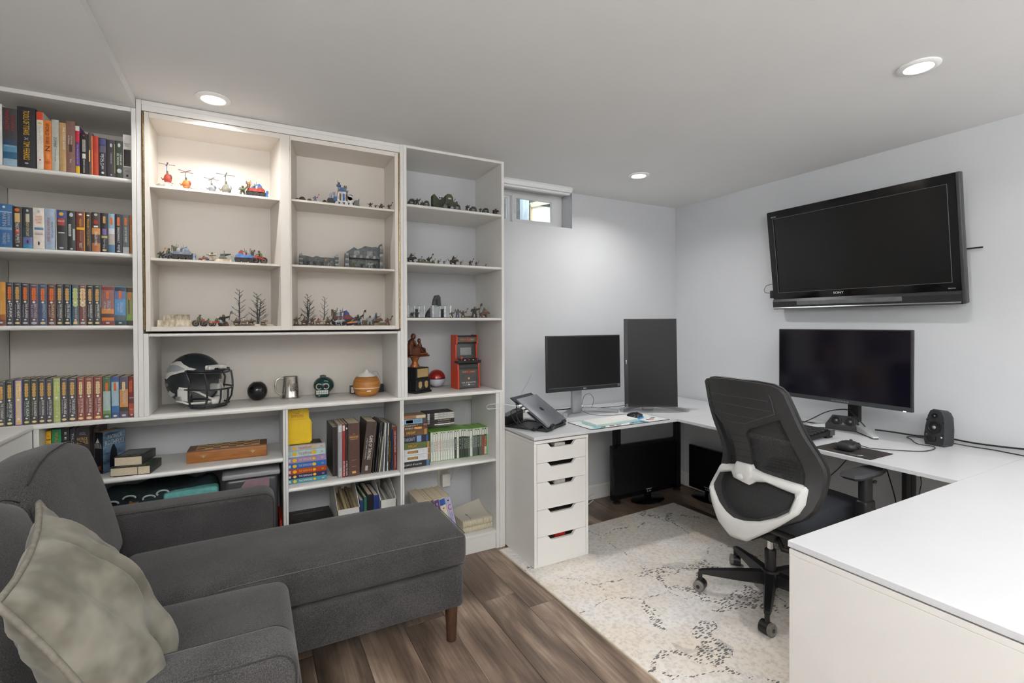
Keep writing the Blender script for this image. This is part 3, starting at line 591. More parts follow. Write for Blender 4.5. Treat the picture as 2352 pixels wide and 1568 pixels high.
row([(-9, 28.5, V2(203), (52, 104, 156), 'wide blue paperback with white lettering', dict(bands=[(.8, .83, (140, 180, 206)), (.40, .46, (120, 160, 190))], texts=[('MARTIN', .66, .34, .24, 's', .02), ('GEORGE R.R.', .66, .3, .14, 's', .3), ('THRONES', .2, .26, .2, 's', 0), ('A GAME OF', .22, .2, .14, 's', .28)], emb=(.93, 'w', .2, 1))),
 (28.8, 51.5, V2(248), (52, 44, 42), 'dark brown paperback with orange peak', dict(bands=[(.62, .84, (214, 182, 124), .7), (.34, .44, (186, 70, 46), .6)], texts=[('SHADOW', .5, .22, .4, 'w'), ('PUPPETS', .22, .22, .4, 'w')], emb=[(.92, 'o', .5, 1), (.05, 's', .3, .8)])),
 (51.8, 75.5, V2(260), (44, 50, 52), 'black and teal paperback with blue foot', dict(bands=[(0, .08, (52, 140, 180)), (.08, .27, (98, 108, 160)), (.27, .5, (48, 68, 76)), (.64, .84, (196, 190, 160), .55)], texts=[('SHADOW OF', .56, .18, .3, 'c'), ('THE GIANT', .38, .18, .3, 'c')], emb=[(.92, 's', .25, 1.4), (.16, 'n', .2, 2.5)])),
 (75.8, 102.6, V2(268), (228, 218, 206), 'white paperback with orange author name', dict(bands=[(.46, .52, (84, 128, 160), .8)], texts=[('ORSON', .78, .05, .6, 'o', 0, up), ('SCOTT', .71, .05, .6, 'o', 0, up), ('CARD', .64, .05, .5, 'o', 0, up), ('SHADOW OF THE', .385, .025, .6, 'p', 0, up), ('HEGEMON', .35, .03, .7, 'k', 0, up)], emb=[(.91, 's', .25, 1.3), (.13, 'n', .16, 3)])),
 (102.9, 126.4, V2(280), (160, 180, 198), 'pale blue paperback with red title', dict(texts=[('SPEAKER FOR THE DEAD', .48, .6, .28, 'r', -.12), ('ORSON SCOTT CARD', .48, .4, .18, 'n', .24)])),
 (127.6, 154.8, V2(302), (58, 58, 58), 'charcoal paperback with blue top and red name', dict(bands=[(.80, .98, (64, 72, 140), .86), (.62, .79, (176, 52, 44), .7), (.45, .6, (44, 40, 36), .8), (.42, .44, (230, 226, 216), .7), (0, 1, (220, 214, 204), .08, -.47)], texts=[('ORSON SCOTT', .72, .05, .6, 'w', 0, up)], emb=[(.9, 'y', .4, 1), (.05, 's', .4, .5)])),
 (155, 173.6, V2(318), (46, 46, 46), 'black paperback with white broken panels', dict(bands=[(.36, .66, (196, 206, 196), .4, -.18), (.26, .55, (176, 184, 180), .3, .26)], texts=[('ENDERS', .5, .25, .22, 'k', -.18)], emb=[(.9, 's', .5, 1.4), (.04, 's', .4, .8)])),
 (174.8, 195.2, V2(332), (116, 52, 38), 'red-brown paperback with yellow band', dict(bands=[(.54, .6, 'y'), (0, .98, (226, 150, 50), .1, .45)], texts=[('MIDKEMIA', .72, .2, .26, 'y'), ('the serpent', .38, .26, .22, 'g'), ('FEIST', .14, .12, .3, 'w')], emb=(.93, 'w', .4, .7))),
 (195.6, 210, V2(342), (56, 46, 38), 'slim dark brown paperback with gold title', dict(texts=[('Warcraft', .72, .24, .34, 'y'), ('CYCLE OF HATRED', .36, .44, .38, 'g')], emb=(.92, 'w', .5, .6))),
 (210.4, 230.6, V2(342), (70, 50, 40), 'brown paperback with desert scene foot', dict(bands=[(0, .22, (178, 108, 62)), (.44, .6, (206, 140, 70))], texts=[('DRAGON WING', .34, .36, .34, 'w'), ('1', .64, .04, .5, 'w', 0, up)], emb=[(.75, 'r', .5, 1.2), (.94, 's', .4, 1)])),
 (231, 248.4, V2(355), (34, 32, 34), 'black paperback with purple picture', dict(bands=[(.44, .6, (120, 100, 160), .7), (.36, .42, (180, 170, 110), .8)], logo=('g', .74, .92, .2), texts=[('legend', .26, .14, .3, 's'), ('of war', .14, .1, .4, 's')], emb=(.05, 'c', .6, .6))),
 (248.6, 263.4, V2(364), (136, 172, 190), 'sky blue paperback with gold logo', dict(bands=[(0, .2, (78, 120, 150)), (.2, .48, (176, 166, 156)), (.48, .62, (206, 206, 214))], logo=('o', .72, .9, .26))),
 (263.8, 280.6, V2(372), (46, 42, 52), 'dark navy paperback with orange logo', dict(logo=('o', .70, .92, .2), texts=[('DRAGONVAULT', .46, .4, .3, 'w'), ('saga', .14, .14, .4, 's')], emb=(.04, 's', .5, .5))),
 (281, 296.8, V2(381), (92, 100, 102), 'slate grey paperback with orange logo', dict(logo=('o', .72, .92, .2), texts=[('DAY OF THE TEMPEST', .48, .4, .32, 'w')], bands=[(0, .16, (176, 180, 176))])),
 (297.4, 305.6, V2(388), (166, 104, 52), 'orange-brown paperback against the side panel', dict(texts=[('knights', .5, .5, .4, 'g')]))],
 SH_L[1], 2.645, 'second left shelf', 'paperbacks on the second left shelf', um=520)
def dl(rgb, lab, u0, u1, v, title, two='', ink='w', extra=None, logo='g', oval='c'):
    kw = dict(logo=(logo, .60, .90, .27), texts=[(title, .35, .34, .34, ink, .14)]+([(two, .35, .30, .18, 's', -.22)] if two else []),
              bands=[(.955, .965, (214, 214, 208), .7)], emb=[(.06, oval, .66, .62), (.56, 'w', .34, 1), (.14, 'w', .34, .8)])
    if extra: kw.update(extra)
    return (u0, u1, v, rgb, lab, kw)
row([(-7, 13.6, V3(196), (206, 144, 52), 'orange paperback with brown foot', dict(bands=[(0, .14, (110, 58, 46)), (.14, .26, (150, 88, 40))], texts=[('STRANGERS', .4, .3, .2, 'c')], emb=(.07, 's', .4, .8))),
 dl((62, 60, 68), 'charcoal paperback with flame picture', 13.8, 31, V3(206), 'DARK', 'volume', 'w', None, 'o', 's'),
 dl((62, 60, 66), 'charcoal paperback with pale gold logo', 31.4, 49, V3(207), 'DARK HEART', 'volume'),
 dl((60, 58, 66), 'charcoal paperback with orange picture', 49.4, 67.4, V3(215), 'THE PLAINSMAN', 'volume', 'w', None, 'o', 's'),
 dl((92, 72, 86), 'dusky mauve paperback', 68, 88.8, V3(228), 'BROTHERS', 'IN ARMS', 's', None, 'o', 's'),
 dl((60, 82, 112), 'steel blue paperback with orange logo', 89.2, 108.4, V3(235), 'RENDEZVOUS', '', 's', None, 'o', 'c'),
 dl((98, 60, 48), 'russet brown paperback', 108.8, 128.6, V3(237), 'DARKNESS', '& LIGHT', 'c', None, 'o', 's'),
 dl((58, 60, 58), 'dark grey-green paperback', 129, 145.4, V3(232), 'THE COMPANIONS', 'meetings'),
 dl((54, 54, 54), 'black paperback with blue side edge', 146, 163.6, V3(236), 'STEEL AND STONE', 'meetings', 'w', dict(bands=[(.955, .965, (214, 214, 208), .6), (0, .98, (70, 140, 190), .12, .44)])),
 dl((84, 96, 102), 'slate blue paperback with flaring logo', 165.4, 181.4, V3(244), 'weasel', '', 's', dict(logo=('l', .46, .92, .40), bands=[(.03, .12, (214, 170, 96), .6)]), 'l'),
 dl((118, 80, 70), 'reddish brown paperback with flaring logo', 181.8, 198.8, V3(248), 'galen', '', 's', dict(logo=('c', .46, .92, .40)), 'c', 's'),
 dl((58, 58, 58), 'plain dark grey paperback', 199.2, 214.8, V3(246), 'WANDERLUST', 'meetings'),
 dl((60, 62, 60), 'dark grey paperback with teal side edge', 215.2, 231.8, V3(248), 'KINDRED SPIRITS', 'meetings', 'w', dict(bands=[(.955, .965, (214, 214, 208), .6), (.45, .98, (120, 160, 168), .1, .45)])),
 (232.2, 262.6, V3(266), (140, 96, 92), 'wide mauve-red paperback with sunset', dict(bands=[(.9, .98, (116, 42, 38)), (0, .12, (120, 52, 44)), (.12, .2, (206, 122, 50)), (.3, .42, (206, 136, 66)), (.2, .3, (84, 56, 50))], logo=('o', .68, .88, .12), texts=[('DRAGONS', .5, .26, .26, 's', .1), ('of fate', .5, .2, .2, 's', -.18)], emb=(.06, 's', .3, .6))),
 (263, 289.4, V3(271), (84, 140, 186), 'wide bright blue paperback', dict(bands=[(.88, .98, (34, 58, 66)), (0, .12, (36, 60, 64)), (.12, .26, (82, 92, 100)), (.68, .88, (96, 108, 150))], logo=('o', .68, .89, .14), texts=[('DRAGONS', .46, .26, .26, 's', .12), ('of night', .46, .2, .2, 's', -.18)], emb=(.06, 's', .3, .6))),
 (289.8, 307.6, V3(278), (134, 140, 84), 'green and brown paperback beside the stile', dict(bands=[(.86, .98, (66, 52, 44)), (0, .12, (60, 56, 50)), (.12, .26, (120, 158, 70)), (.3, .84, (84, 66, 46), .3, -.1)], logo=('o', .66, .86, .2)))],
 SH_L[2], 2.645, 'third left shelf', 'paperbacks on the third left shelf', um=700)
row([dl((76, 74, 74), 'dark grey paperback', -8, 12, V4(268), 'THE COVENANT', 'history'),
 dl((58, 66, 64), 'dark green-black paperback', 12.6, 31.4, V4(238), 'LAND OF THE', 'MINOTAURS'),
 dl((84, 76, 140), 'cream bordered purple paperback', 32.6, 52, V4(222), 'DARKNESS', '', 's', dict(bands=[(.02, .97, (206, 180, 140), .74), (.24, .55, (96, 88, 160), .56), (.17, .23, 'y', .5), (.56, .95, (120, 112, 164), .5)]), 'c', 'g'),
 dl((66, 72, 66), 'grey-green paperback', 52.4, 69.6, V4(213), 'THE IRDA', 'lost history'),
 dl((70, 70, 64), 'dark olive-grey paperback', 70, 87, V4(208), 'THE KAGONESTI', 'lost history'),
 dl((72, 70, 76), 'charcoal purple paperback', 87.6, 104.8, V4(203), 'BEFORE THE INFERNAL', 'volume'),
 dl((74, 72, 78), 'charcoal purple paperback', 105.2, 121.6, V4(207), 'INTO THE STORM', 'volume'),
 dl((164, 172, 108), 'lime green paperback', 122, 138.4, V4(200), 'leaf', '', 'l', dict(logo=('l', .5, .92, .4)), 'l', 'l'),
 dl((72, 68, 72), 'charcoal paperback', 138.8, 155.8, V4(197), 'STORMBLADE', 'heroes'),
 dl((76, 70, 76), 'charcoal paperback', 156.2, 176.2, V4(197), 'THE LEGEND OF', 'HUMA'),
 dl((134, 72, 60), 'brick red paperback', 177, 194.2, V4(192), 'TEST OF THE TWINS', 'legends', 'w', None, 'c'),
 dl((128, 74, 64), 'brick red paperback', 194.6, 214.4, V4(188), 'WAR OF THE TWINS', 'legends', 'w', None, 'c'),
 dl((134, 74, 60), 'brick red paperback', 215.2, 235, V4(183), 'TIME OF THE TWINS', 'legends', 'w', None, 'c'),
 (236, 254.6, V4(180), (74, 98, 70), 'green and pale grey paperback', dict(bands=[(.12, .2, (110, 140, 90)), (.2, .66, (160, 182, 176), .9), (.96, .965, (220, 220, 214), .5)], logo=('o', .66, .86, .2), texts=[('DRAGONS', .5, .28, .4, 's', .1)], emb=(.06, 's', .5, .6))),
 (255.2, 273.6, V4(181), (62, 84, 128), 'blue paperback with icy scene', dict(bands=[(.14, .3, (54, 104, 150)), (.3, .88, (150, 178, 190), .9)], logo=('o', .66, .86, .2), texts=[('DRAGONS', .5, .28, .4, 's', .1)], emb=(.06, 'c', .5, .6))),
 (274, 294.8, V4(182), (88, 80, 96), 'purple-grey paperback with orange scene', dict(bands=[(.16, .26, (66, 58, 52)), (.26, .7, (200, 142, 84), .92)], logo=('c', .66, .88, .2), texts=[('DRAGONS', .5, .28, .4, 's', .1)], emb=(.06, 's', .5, .6))),
 (295.2, 314.4, V4(178), (120, 44, 40), 'dark red paperback with fiery landscape', dict(bands=[(.08, .34, (176, 80, 54)), (.34, .5, (110, 60, 60)), (.62, .9, (200, 90, 46), .5, -.2)], logo=('r', .6, .94, .2), texts=[('dragons of summer', .48, .05, .7, 'w', 0, up), ('flame', .2, .03, .6, 'c', 0, up)], emb=(.06, 's', .5, .8)))],
 .9545, 2.655, 'left counter', 'paperbacks on the counter at left', um=900)
# low left shelf, behind the sofa
ZC1 = .6995
row([(92, 117.6, 990, (222, 168, 28), 'yellow book with large black title', dict(texts=[('FANTASTIC', .42, .62, .62, 'k')], emb=[(.9, 'k', .2, 1)], bands=[(.82, .835, 'k', .9)], d=.14)),
 (119.5, 141, 986, (36, 138, 90), 'green paperback with blue-white title', dict(texts=[('SPARK', .8, .3, .34, 'o'), ('GUIDE', .46, .3, .3, 's')], d=.14)),
 (142.4, 160, 984, (36, 35, 37), 'black paperback with widely spaced white name', dict(texts=[('E E KNIGHT', .62, .62, .26, 'w')], d=.14)),
 (160.6, 174, 984, (40, 38, 44), 'slim black paperback with small grey title', dict(texts=[('THUD RIDING', .66, .5, .4, 's')], d=.14)),
 (174.6, 205.6, 982, (44, 40, 40), 'thick black fantasy book with bronze author name', dict(texts=[('New York', .90, .02, .4, 's', 0, up), ('Times Bestselling', .87, .02, .5, 's', 0, up), ('PATRICK', .78, .06, .8, 'g', 0, up), ('ROTHFUSS', .71, .06, .86, 'g', 0, up)], bands=[(.3, .58, (84, 80, 76), .7)], d=.17)),
 (206.4, 226.8, 981, (58, 50, 42), 'dark brown book standing deeper on the shelf', dict(dy=.07, d=.15))],
 ZC1, 2.70, 'low shelf', 'standing books on the low shelf', um=1040)
# the blue book turned to show its front cover
p0 = at(237.5, 1088, z=ZC1); p1 = at(273, 1075, z=ZC1)
bl = thing('paperback_book', 'thick blue-black fantasy paperback turned to show its stormy front cover', 'book', (p0.x, p0.y, ZC1+.0005), R_(-36))
h = .182; wd, th = .106, .052; BLUE = mat('stormy_cover', (40, 60, 86), .35, rgb2=(120, 150, 174), scale=14, stretch=(1, 1, 2.2), detail=5)
mb = MB(); mb.box(-th, -.001, 0, -.0005, .0005, h)
part('spine', mb, col(30, 32, 40), bl)
part('cover', MB().box(-.0014, 0, 0, 0, wd, h).box(-th, 0, 0, -th+.0012, wd, h), BLUE, bl)
part('pages', MB().box(-th+.0014, .001, .001, -.0016, wd-.002, h-.001), mat('tan_pages', (196, 160, 112), .8, var=.12, scale=120), bl)
FRONT = Matrix.Rotation(R_(90), 4, 'Z') @ UPRIGHT
part('hooded_figure', MB().prism([(.03, .02), (.07, .02), (.064, .09), (.05, .125), (.04, .11), (.034, .09)], 'x', .0002, .0006), col(22, 24, 30), bl)
text(bl, 'PATRICK', (.0012, .056, h*.86), .07, .018, INK['s'], FRONT); text(bl, 'ROTHFUSS', (.0012, .054, h*.72), .09, .022, INK['s'], FRONT); text(bl, 'DAY', (.0012, .086, h*.36), .022, .014, INK['s'], FRONT)
text(bl, 'PATRICK', (-th/2, -.0014, h*.70), .036, .010, INK['w']); text(bl, 'ROTHFUSS', (-th/2, -.0014, h*.64), .040, .011, INK['w']); text(bl, 'NAME', (-th/2, -.0014, h*.14), .034, .016, INK['o'])
part('emblem', MB().prism([(-th/2-.010, .135), (-th/2+.010, .135), (-th/2+.003, .148), (-th/2, .156), (-th/2-.003, .148)], 'y', -.0016, -.0012), INK['w'], bl)
def flat_book(label, loc, rz, L, Wd, th, rgb, group, extra=None, ribbon=False):
    """closed book lying flat: page block faces -y, spine at +x"""
    t = thing('hardback_book', label, 'book', loc, rz, group); c = col(*rgb)
    part('cover', MB().rbox(0, 0, 0, L, Wd, .0022, .0008, 1).rbox(0, 0, th-.0022, L, Wd, th, .0008, 1).rbox(L-.002, 0, .001, L+.002, Wd, th-.001, .0018, 2), c, t, 40)
    part('pages', MB().box(.003, .002, .0022, L-.002, Wd-.003, th-.0022), PAGES, t)
    if extra: part('cover_picture', MB().box(L*.08, Wd*.25, th, L*.92, Wd*.9, th+.0003), extra, t)
    if ribbon: part('ribbon_marker', MB().box(L*.68, -.0006, .001, L*.69, .002, th-.003).tube([(L*.685, -.0004, .002), (L*.6, -.002, .0014), (L*.2, -.008, .0014), (L*.1, -.006, .0014)], .0014, 5), BLACK, t)
    text(t, 'DARK TALES', (L*.5, Wd*.14, th+.0006), L*.7, Wd*.09, INK['c'], FLAT)
    return t
b0 = at(252, 1096, z=ZC1); b1 = at(345, 1088, z=ZC1)
ang = math.atan2(b1.y-b0.y, b1.x-b0.x); Lb = (b1-b0).length
th1 = at(252, 1076, y=b0.y).z-ZC1
flat_book('green and black hardback lying under another on the low shelf', (b0.x, b0.y, ZC1+.0006), ang, Lb, .135, th1, (40, 46, 42), 'books lying flat', mat('green_leaf_cover', (34, 44, 36), .4, rgb2=(96, 140, 92), scale=22), True)
c0 = at(261, 1079, y=b0.y+.02); c1 = at(329.5, 1071, y=b0.y+.02)
th2 = at(261, 1058, y=b0.y+.02).z-c0.z
flat_book('charcoal hardback lying on top of the green hardback', (c0.x, b0.y+.02, ZC1+th1+.0012), ang-.02, (c1-c0).length, .15, th2, (50, 52, 52), 'books lying flat', mat('smoky_cover', (44, 46, 48), .4, rgb2=(120, 124, 126), scale=12))
# wooden folding chess box
q0 = at(428.6, 1066.3, z=ZC1); q1 = at(613.2, 1045.9, z=ZC1); ang = math.atan2(q1.y-q0.y, q1.x-q0.x); Lc = (q1-q0).length
hc = at(428, 1038, y=q0.y).z-ZC1; dc = .125
t = thing('chess_box', 'folding wooden chess box with brass clasps on the low shelf', 'chess set', (q0.x, q0.y, ZC1+.0006), ang)
HON = mat('honey_wood', (166, 108, 52), .4, rgb2=(142, 86, 38), scale=9, stretch=(1.2, 8, 14), detail=5); WAL = mat('walnut', (96, 62, 42), .42, rgb2=(120, 80, 54), scale=12, stretch=(1, 6, 6)); MAP = mat('maple', (214, 172, 112), .42, var=.06, scale=20)
part('case', MB().rbox(0, 0, 0, Lc, dc, hc-.004, .004, 2), HON, t, 40)
part('board_rim', MB().rbox(0, 0, hc-.0038, Lc, dc, hc, .002, 1), WAL, t)
part('maple_border', MB().box(Lc*.105, dc*.10, hc, Lc*.905, dc*.985, hc+.0006), MAP, t)
sq = Lc*.78/8
for i in range(8):
    for j in range(4):
        x = Lc*.115+i*sq; y = dc*.13+j*(dc*.84/4)
        part('board_square', MB().box(x+.0003, y+.0003, hc+.0007, x+sq-.0003, y+dc*.84/4-.0003, hc+.0016), WAL if (i+j) % 2 == 0 else MAP, t)
for f in (.2, .815):
    mb = MB(); x = Lc*f
    mb.prism([(x-.016, hc*.62), (x-.004, hc*.60), (x, hc*.66), (x+.004, hc*.60), (x+.016, hc*.62), (x+.008, hc*.52), (x+.003, hc*.42), (x, hc*.36), (x-.003, hc*.42), (x-.008, hc*.52)], 'y', -.0025, -.0002)
    mb.ball((x, -.003, hc*.54), .003, .002, .003, 8, 6)
    part('clasp', mb, mat('antique_brass', (190, 170, 124), .35, .9, var=.15), t)
# ------------------------------------------------------------------ sofa with chaise
def fabricmat(name, c1, c2, wsc=900.):
    m = bpy.data.materials.new(name); m.use_nodes = True; nt = m.node_tree; n = nt.nodes; L = nt.links; b = n['Principled BSDF']
    tc = n.new('ShaderNodeTexCoord'); geo = tc.outputs['Object']
    def nz(sc, det=2, st=(1, 1, 1)):
        mp = n.new('ShaderNodeMapping'); mp.inputs['Scale'].default_value = st; L.new(geo, mp.inputs[0])
        z = n.new('ShaderNodeTexNoise'); z.inputs['Scale'].default_value = sc; z.inputs['Detail'].default_value = det; L.new(mp.outputs[0], z.inputs['Vector']); return z.outputs['Fac']
    a = nz(wsc, 2, (1, 1, 1)); c = nz(7, 3)
    mx = n.new('ShaderNodeMath'); mx.operation = 'MULTIPLY_ADD'; L.new(c, mx.inputs[0]); mx.inputs[1].default_value = .35; L.new(a, mx.inputs[2])
    cr = n.new('ShaderNodeValToRGB'); e = cr.color_ramp.elements; e[0].position = .5; e[0].color = (*lin(c1), 1); e[1].position = .86; e[1].color = (*lin(c2), 1); L.new(mx.outputs[0], cr.inputs[0])
    L.new(cr.outputs[0], b.inputs['Base Color']); b.inputs['Roughness'].default_value = .95; b.inputs['Sheen Weight'].default_value = .15; b.inputs['Specular IOR Level'].default_value = .2
    bp = n.new('ShaderNodeBump'); bp.inputs['Strength'].default_value = .35; bp.inputs['Distance'].default_value = .002; L.new(a, bp.inputs['Height']); L.new(bp.outputs[0], b.inputs['Normal'])
    return m
FAB = fabricmat('charcoal_sofa_weave', (42, 41, 42), (80, 78, 78), 420)
SEAM = mat('sofa_seam', (44, 43, 44), .9, var=.2, scale=200)
PIPE = mat('sofa_piping', (92, 91, 92), .9, var=.2, scale=200)
sofa = thing('sofa', 'charcoal fabric sofa with a long chaise seat beside the bookcases', 'sofa', (-.1, 1.8, 0))
def crown(a, b, hz, hy=0.):
    """gentle puff of a cushion top / front"""
    def f(p):
        u = (p.x-a[0])/(b[0]-a[0])*2-1; v = (p.y-a[1])/(b[1]-a[1])*2-1; w = (p.z-a[2])/(b[2]-a[2])
        k = max(0, 1-u**4)*max(0, 1-v**4)
        return Vector((p.x, p.y+hy*(1-u*u)*(1 if v > .9 else -1 if v < -.9 else 0)*4*w*(1-w), p.z+hz*k*w))
    return f
def cush(name, a, b, r, hz=.02, inner=8, M=None, hy=0., root=sofa, m=FAB):
    mb = MB(); mb.rcube(a, b, r, 5, inner, M, crown(a, b, hz, hy)); return partw(name, mb, m, root, 60)
Y0, Y1 = 1.205, 2.395                                # inner faces of the two arms are at Y0+.135 and Y1
SX = .095
cush('base_frame', (-.62, Y0+.02, .155), (SX-.02, Y1+.11, .315), .02, 0, 2)
cush('chaise_base', (SX-.03, 1.925, .150), (.800, Y1-.005, .318), .02, 0, 2)
cush('chaise_cushion', (-.43, 1.922, .322), (.818, Y1-.004, .462), .035, .022, 12)
cush('seat_cushion', (-.43, Y0+.145, .322), (SX+.02, 1.914, .455), .04, .022, 10)
def arm(y0, y1):
    """arm pad with rounded upper front edge"""
    z0, z1, r = .155, .620, .055
    prof = [(-.70, z0), (SX-.004, z0), (SX, z0+.01)]+[(SX-r+r*math.cos(R_(a)), z1-r+r*math.sin(R_(a))) for a in range(0, 91, 10)]+[(-.70, z1)]
    n = len(prof); e = .026; mb = MB(); lay = []
    for k in range(0, 7): q = R_(15*k); lay.append((y0+e-e*math.sin(q), e-e*math.cos(q)))
    L2 = [(y, e-i) for y, i in lay]
    sec = [(y0+e*(1-math.sin(R_(15*k))), e*(1-math.cos(R_(15*k)))) for k in range(6, -1, -1)][::-1]
    sec = [(y0+e-e*math.cos(R_(15*k)), e-e*math.sin(R_(15*k))) for k in range(0, 7)]+[(y1-e+e*math.sin(R_(15*k)), e-e*math.cos(R_(15*k))) for k in range(0, 7)]
    cx, cz = -.25, .38
    vs = []
    for y, ins in sec:
        for (x, z) in prof: vs.append((x-(ins if x > SX-r-.001 else 0), y, z-(ins if z > z1-r-.001 else 0)))
    fs = []
    for i in range(len(sec)-1):
        for j in range(n): fs.append((i*n+j, i*n+(j+1) % n, (i+1)*n+(j+1) % n, (i+1)*n+j))
    fs.append(tuple(range(n-1, -1, -1))); fs.append(tuple((len(sec)-1)*n+j for j in range(n)))
    mb.add(vs, [f[::-1] for f in fs])
    a = partw('arm', mb, FAB, sofa, 50)
    return a
def seamline(pts, r=.0018, m=SEAM, par=None):
    mb = MB(); mb.tube(pts, r, 6); return partw('seam', mb, m, sofa, 60, par)
a1 = arm(Y1, Y1+.135); a2 = arm(Y0, Y0+.135)
for a, y in ((a1, Y1), (a2, Y0)):
    for yy in (y+.0055, y+.1295):
        zt = .620-.0075; r = .049
        seamline([(-.60, yy, zt), (SX-.06, yy, zt)]+[(SX-.055+r*math.cos(R_(q)), yy, .565+r*math.sin(R_(q))) for q in range(80, -1, -10)]+[(SX-.0055, yy, .2)], .0016, SEAM, a)
cush('back_frame', (-.755, Y0+.0, .155), (-.60, Y1+.135, .74), .04, 0, 2)
# back cushions lean against the back frame
def backcush(y0, y1, h, x, seed):
    ya, yb_ = y0, y1; r = .055; d = .17
    def f(p):
        v = (p.y-ya)/(yb_-ya)*2-1; w = p.z/h; s = 1 if p.x > 0 else -1
        k = max(0, 1-abs(v)**3)*max(0, 1-abs(2*w-1)**3)
        zz = p.z
        if w > .55:                                   # soft shoulders on the outer corners
            zz -= (w-.55)/.45*.10*max(0, abs(v)-.25)**1.6
        return Vector((p.x+s*.030*k*(1 if s > 0 else .5), p.y*(1)+0*zz, zz))
    mb = MB(); mb.rcube((-d/2, ya, 0), (d/2, yb_, h), r, 5, 10, None, f)
    M = Matrix.Translation((x, 0, .468)) @ Matrix.Rotation(R_(-15), 4, 'Y')
    mb.v = [tuple(M @ Vector(p)) for p in mb.v]
    c = partw('back_cushion', mb, FAB, sofa, 60)
    def P(xx, v, w):
        return M @ f(Vector((xx, ya+(yb_-ya)*(v+1)/2, w*h)))
    fr = [P(d/2-.012, v, .965) for v in (-.88, -.7, -.5, -.25, 0, .25, .5, .7, .86)]
    seamline([p+Vector((.004, 0, .006)) for p in fr], .0022, SEAM, c)
    for s in (-1, 1): seamline([P(d/2-.010, s*.985, w)+Vector((.003, s*.002, 0)) for w in (.08, .25, .4, .55, .7, .85)], .0018, SEAM, c)
    return c
backcush(1.775, 2.375, .50, -.505, 1)
backcush(1.345, 1.765, .47, -.505, 2)
# top seam of chaise and its lower seam
def topseam(y, x0, x1, z, n=16, hz=.022):
    return [(x0+(x1-x0)*i/n, y, z+hz*.25*(1-(2*i/n-1)**4)) for i in range(n+1)]
seamline(topseam(1.9265, -.1, .795, .4505), .0016, PIPE); seamline(topseam(1.9265, -.1, .795, .334, hz=0), .0016, SEAM)
seamline([(.8145, 1.95, .4505), (.8145, 2.36, .4505)], .0016, PIPE)
LEGW = mat('dark_walnut_leg', (70, 46, 32), .4, var=.2, scale=20, stretch=(6, 6, 1))
for x, y in ((.755, 1.962), (.755, 2.345), (-.68, 1.25), (-.68, 2.45), (.03, 1.27)):
    partw('leg', MB().cyl((x, y, .0006), (x, y, .152), .0205, .0275, 18), LEGW, sofa, 40)
# ------------------------------------------------------------------ velvet pillow
VEL = fabricmat('grey_green_velvet', (92, 89, 79), (124, 121, 110), 16)
T_ = Vector((-.42, 1.53, .952)); N_ = Vector((-.355, 1.115, .905)); F_ = Vector((-.235, 1.60, .505))
ex = (T_-N_); wd = ex.length; ex.normalize(); ey = (T_-F_); hg = ey.length; ey = (ey-ex*ey.dot(ex)).normalized(); ez = ey.cross(ex); ez = ez if ez.x > 0 else -ez
pc = (N_+F_)/2
pil = thing('throw_pillow', 'crumpled grey-green velvet throw pillow leaning on the sofa', 'pillow', tuple(pc))
rp = random.Random(3); mb = MB(); n = 36; vs = []; fs = []
wav = [(rp.uniform(3, 9), rp.uniform(-5, 5), rp.uniform(0, 6), rp.uniform(.003, .007)) for _ in range(7)]
for s in (1, -1):
    for i in range(n+1):
        for j in range(n+1):
            u, v = 2*i/n-1, 2*j/n-1
            pin = 1-.075*(1-v*v)*abs(u)**3; pin2 = 1-.075*(1-u*u)*abs(v)**3
            X, Y = u*wd/2*pin, v*hg/2*pin2
            k = (max(0, 1-u*u)**.55)*(max(0, 1-v*v)**.55)
            z = .088*k*(1+.18*v*-1)
            edge = max(0, 1-abs(u)**6)*max(0, 1-abs(v)**6)
            z += edge*sum(A*math.sin(a*u*2+b*v+c) for a, b, c, A in wav)
            ed = max(abs(u), abs(v))
            if .55 < ed < 1: z += .007*math.sin((u if abs(v) > abs(u) else v)*22+s)*(ed-.55)*(1-ed)*9
            P = pc+ex*X+ey*Y+ez*(s*z+.02*(u*u+v*v)*-1*.5); vs.append(tuple(P))
o = (n+1)**2
for s in (0, 1):
    for i in range(n):
        for j in range(n):
            q = [s*o+i*(n+1)+j, s*o+(i+1)*(n+1)+j, s*o+(i+1)*(n+1)+j+1, s*o+i*(n+1)+j+1]; fs.append(tuple(q if s == 0 else q[::-1]))
mb.add(vs, fs); partw('cover', mb, VEL, pil, 180)
def pedge():
    r = []
    for k in range(4*24):
        q, f = divmod(k, 24); f = f/24*2-1
        u, v = ((f, -1), (1, f), (-f, 1), (-1, -f))[q]
        pin = 1-.075*(1-v*v)*abs(u)**3; pin2 = 1-.075*(1-u*u)*abs(v)**3
        r.append(pc+ex*(u*wd/2*pin)+ey*(v*hg/2*pin2)+ez*(-.01*(u*u+v*v)))
    return r
partw('piping', MB().tube(pedge(), .0062, 8, None, True), mat('velvet_piping', (112, 108, 98), .9, var=.15, scale=80), pil, 180)
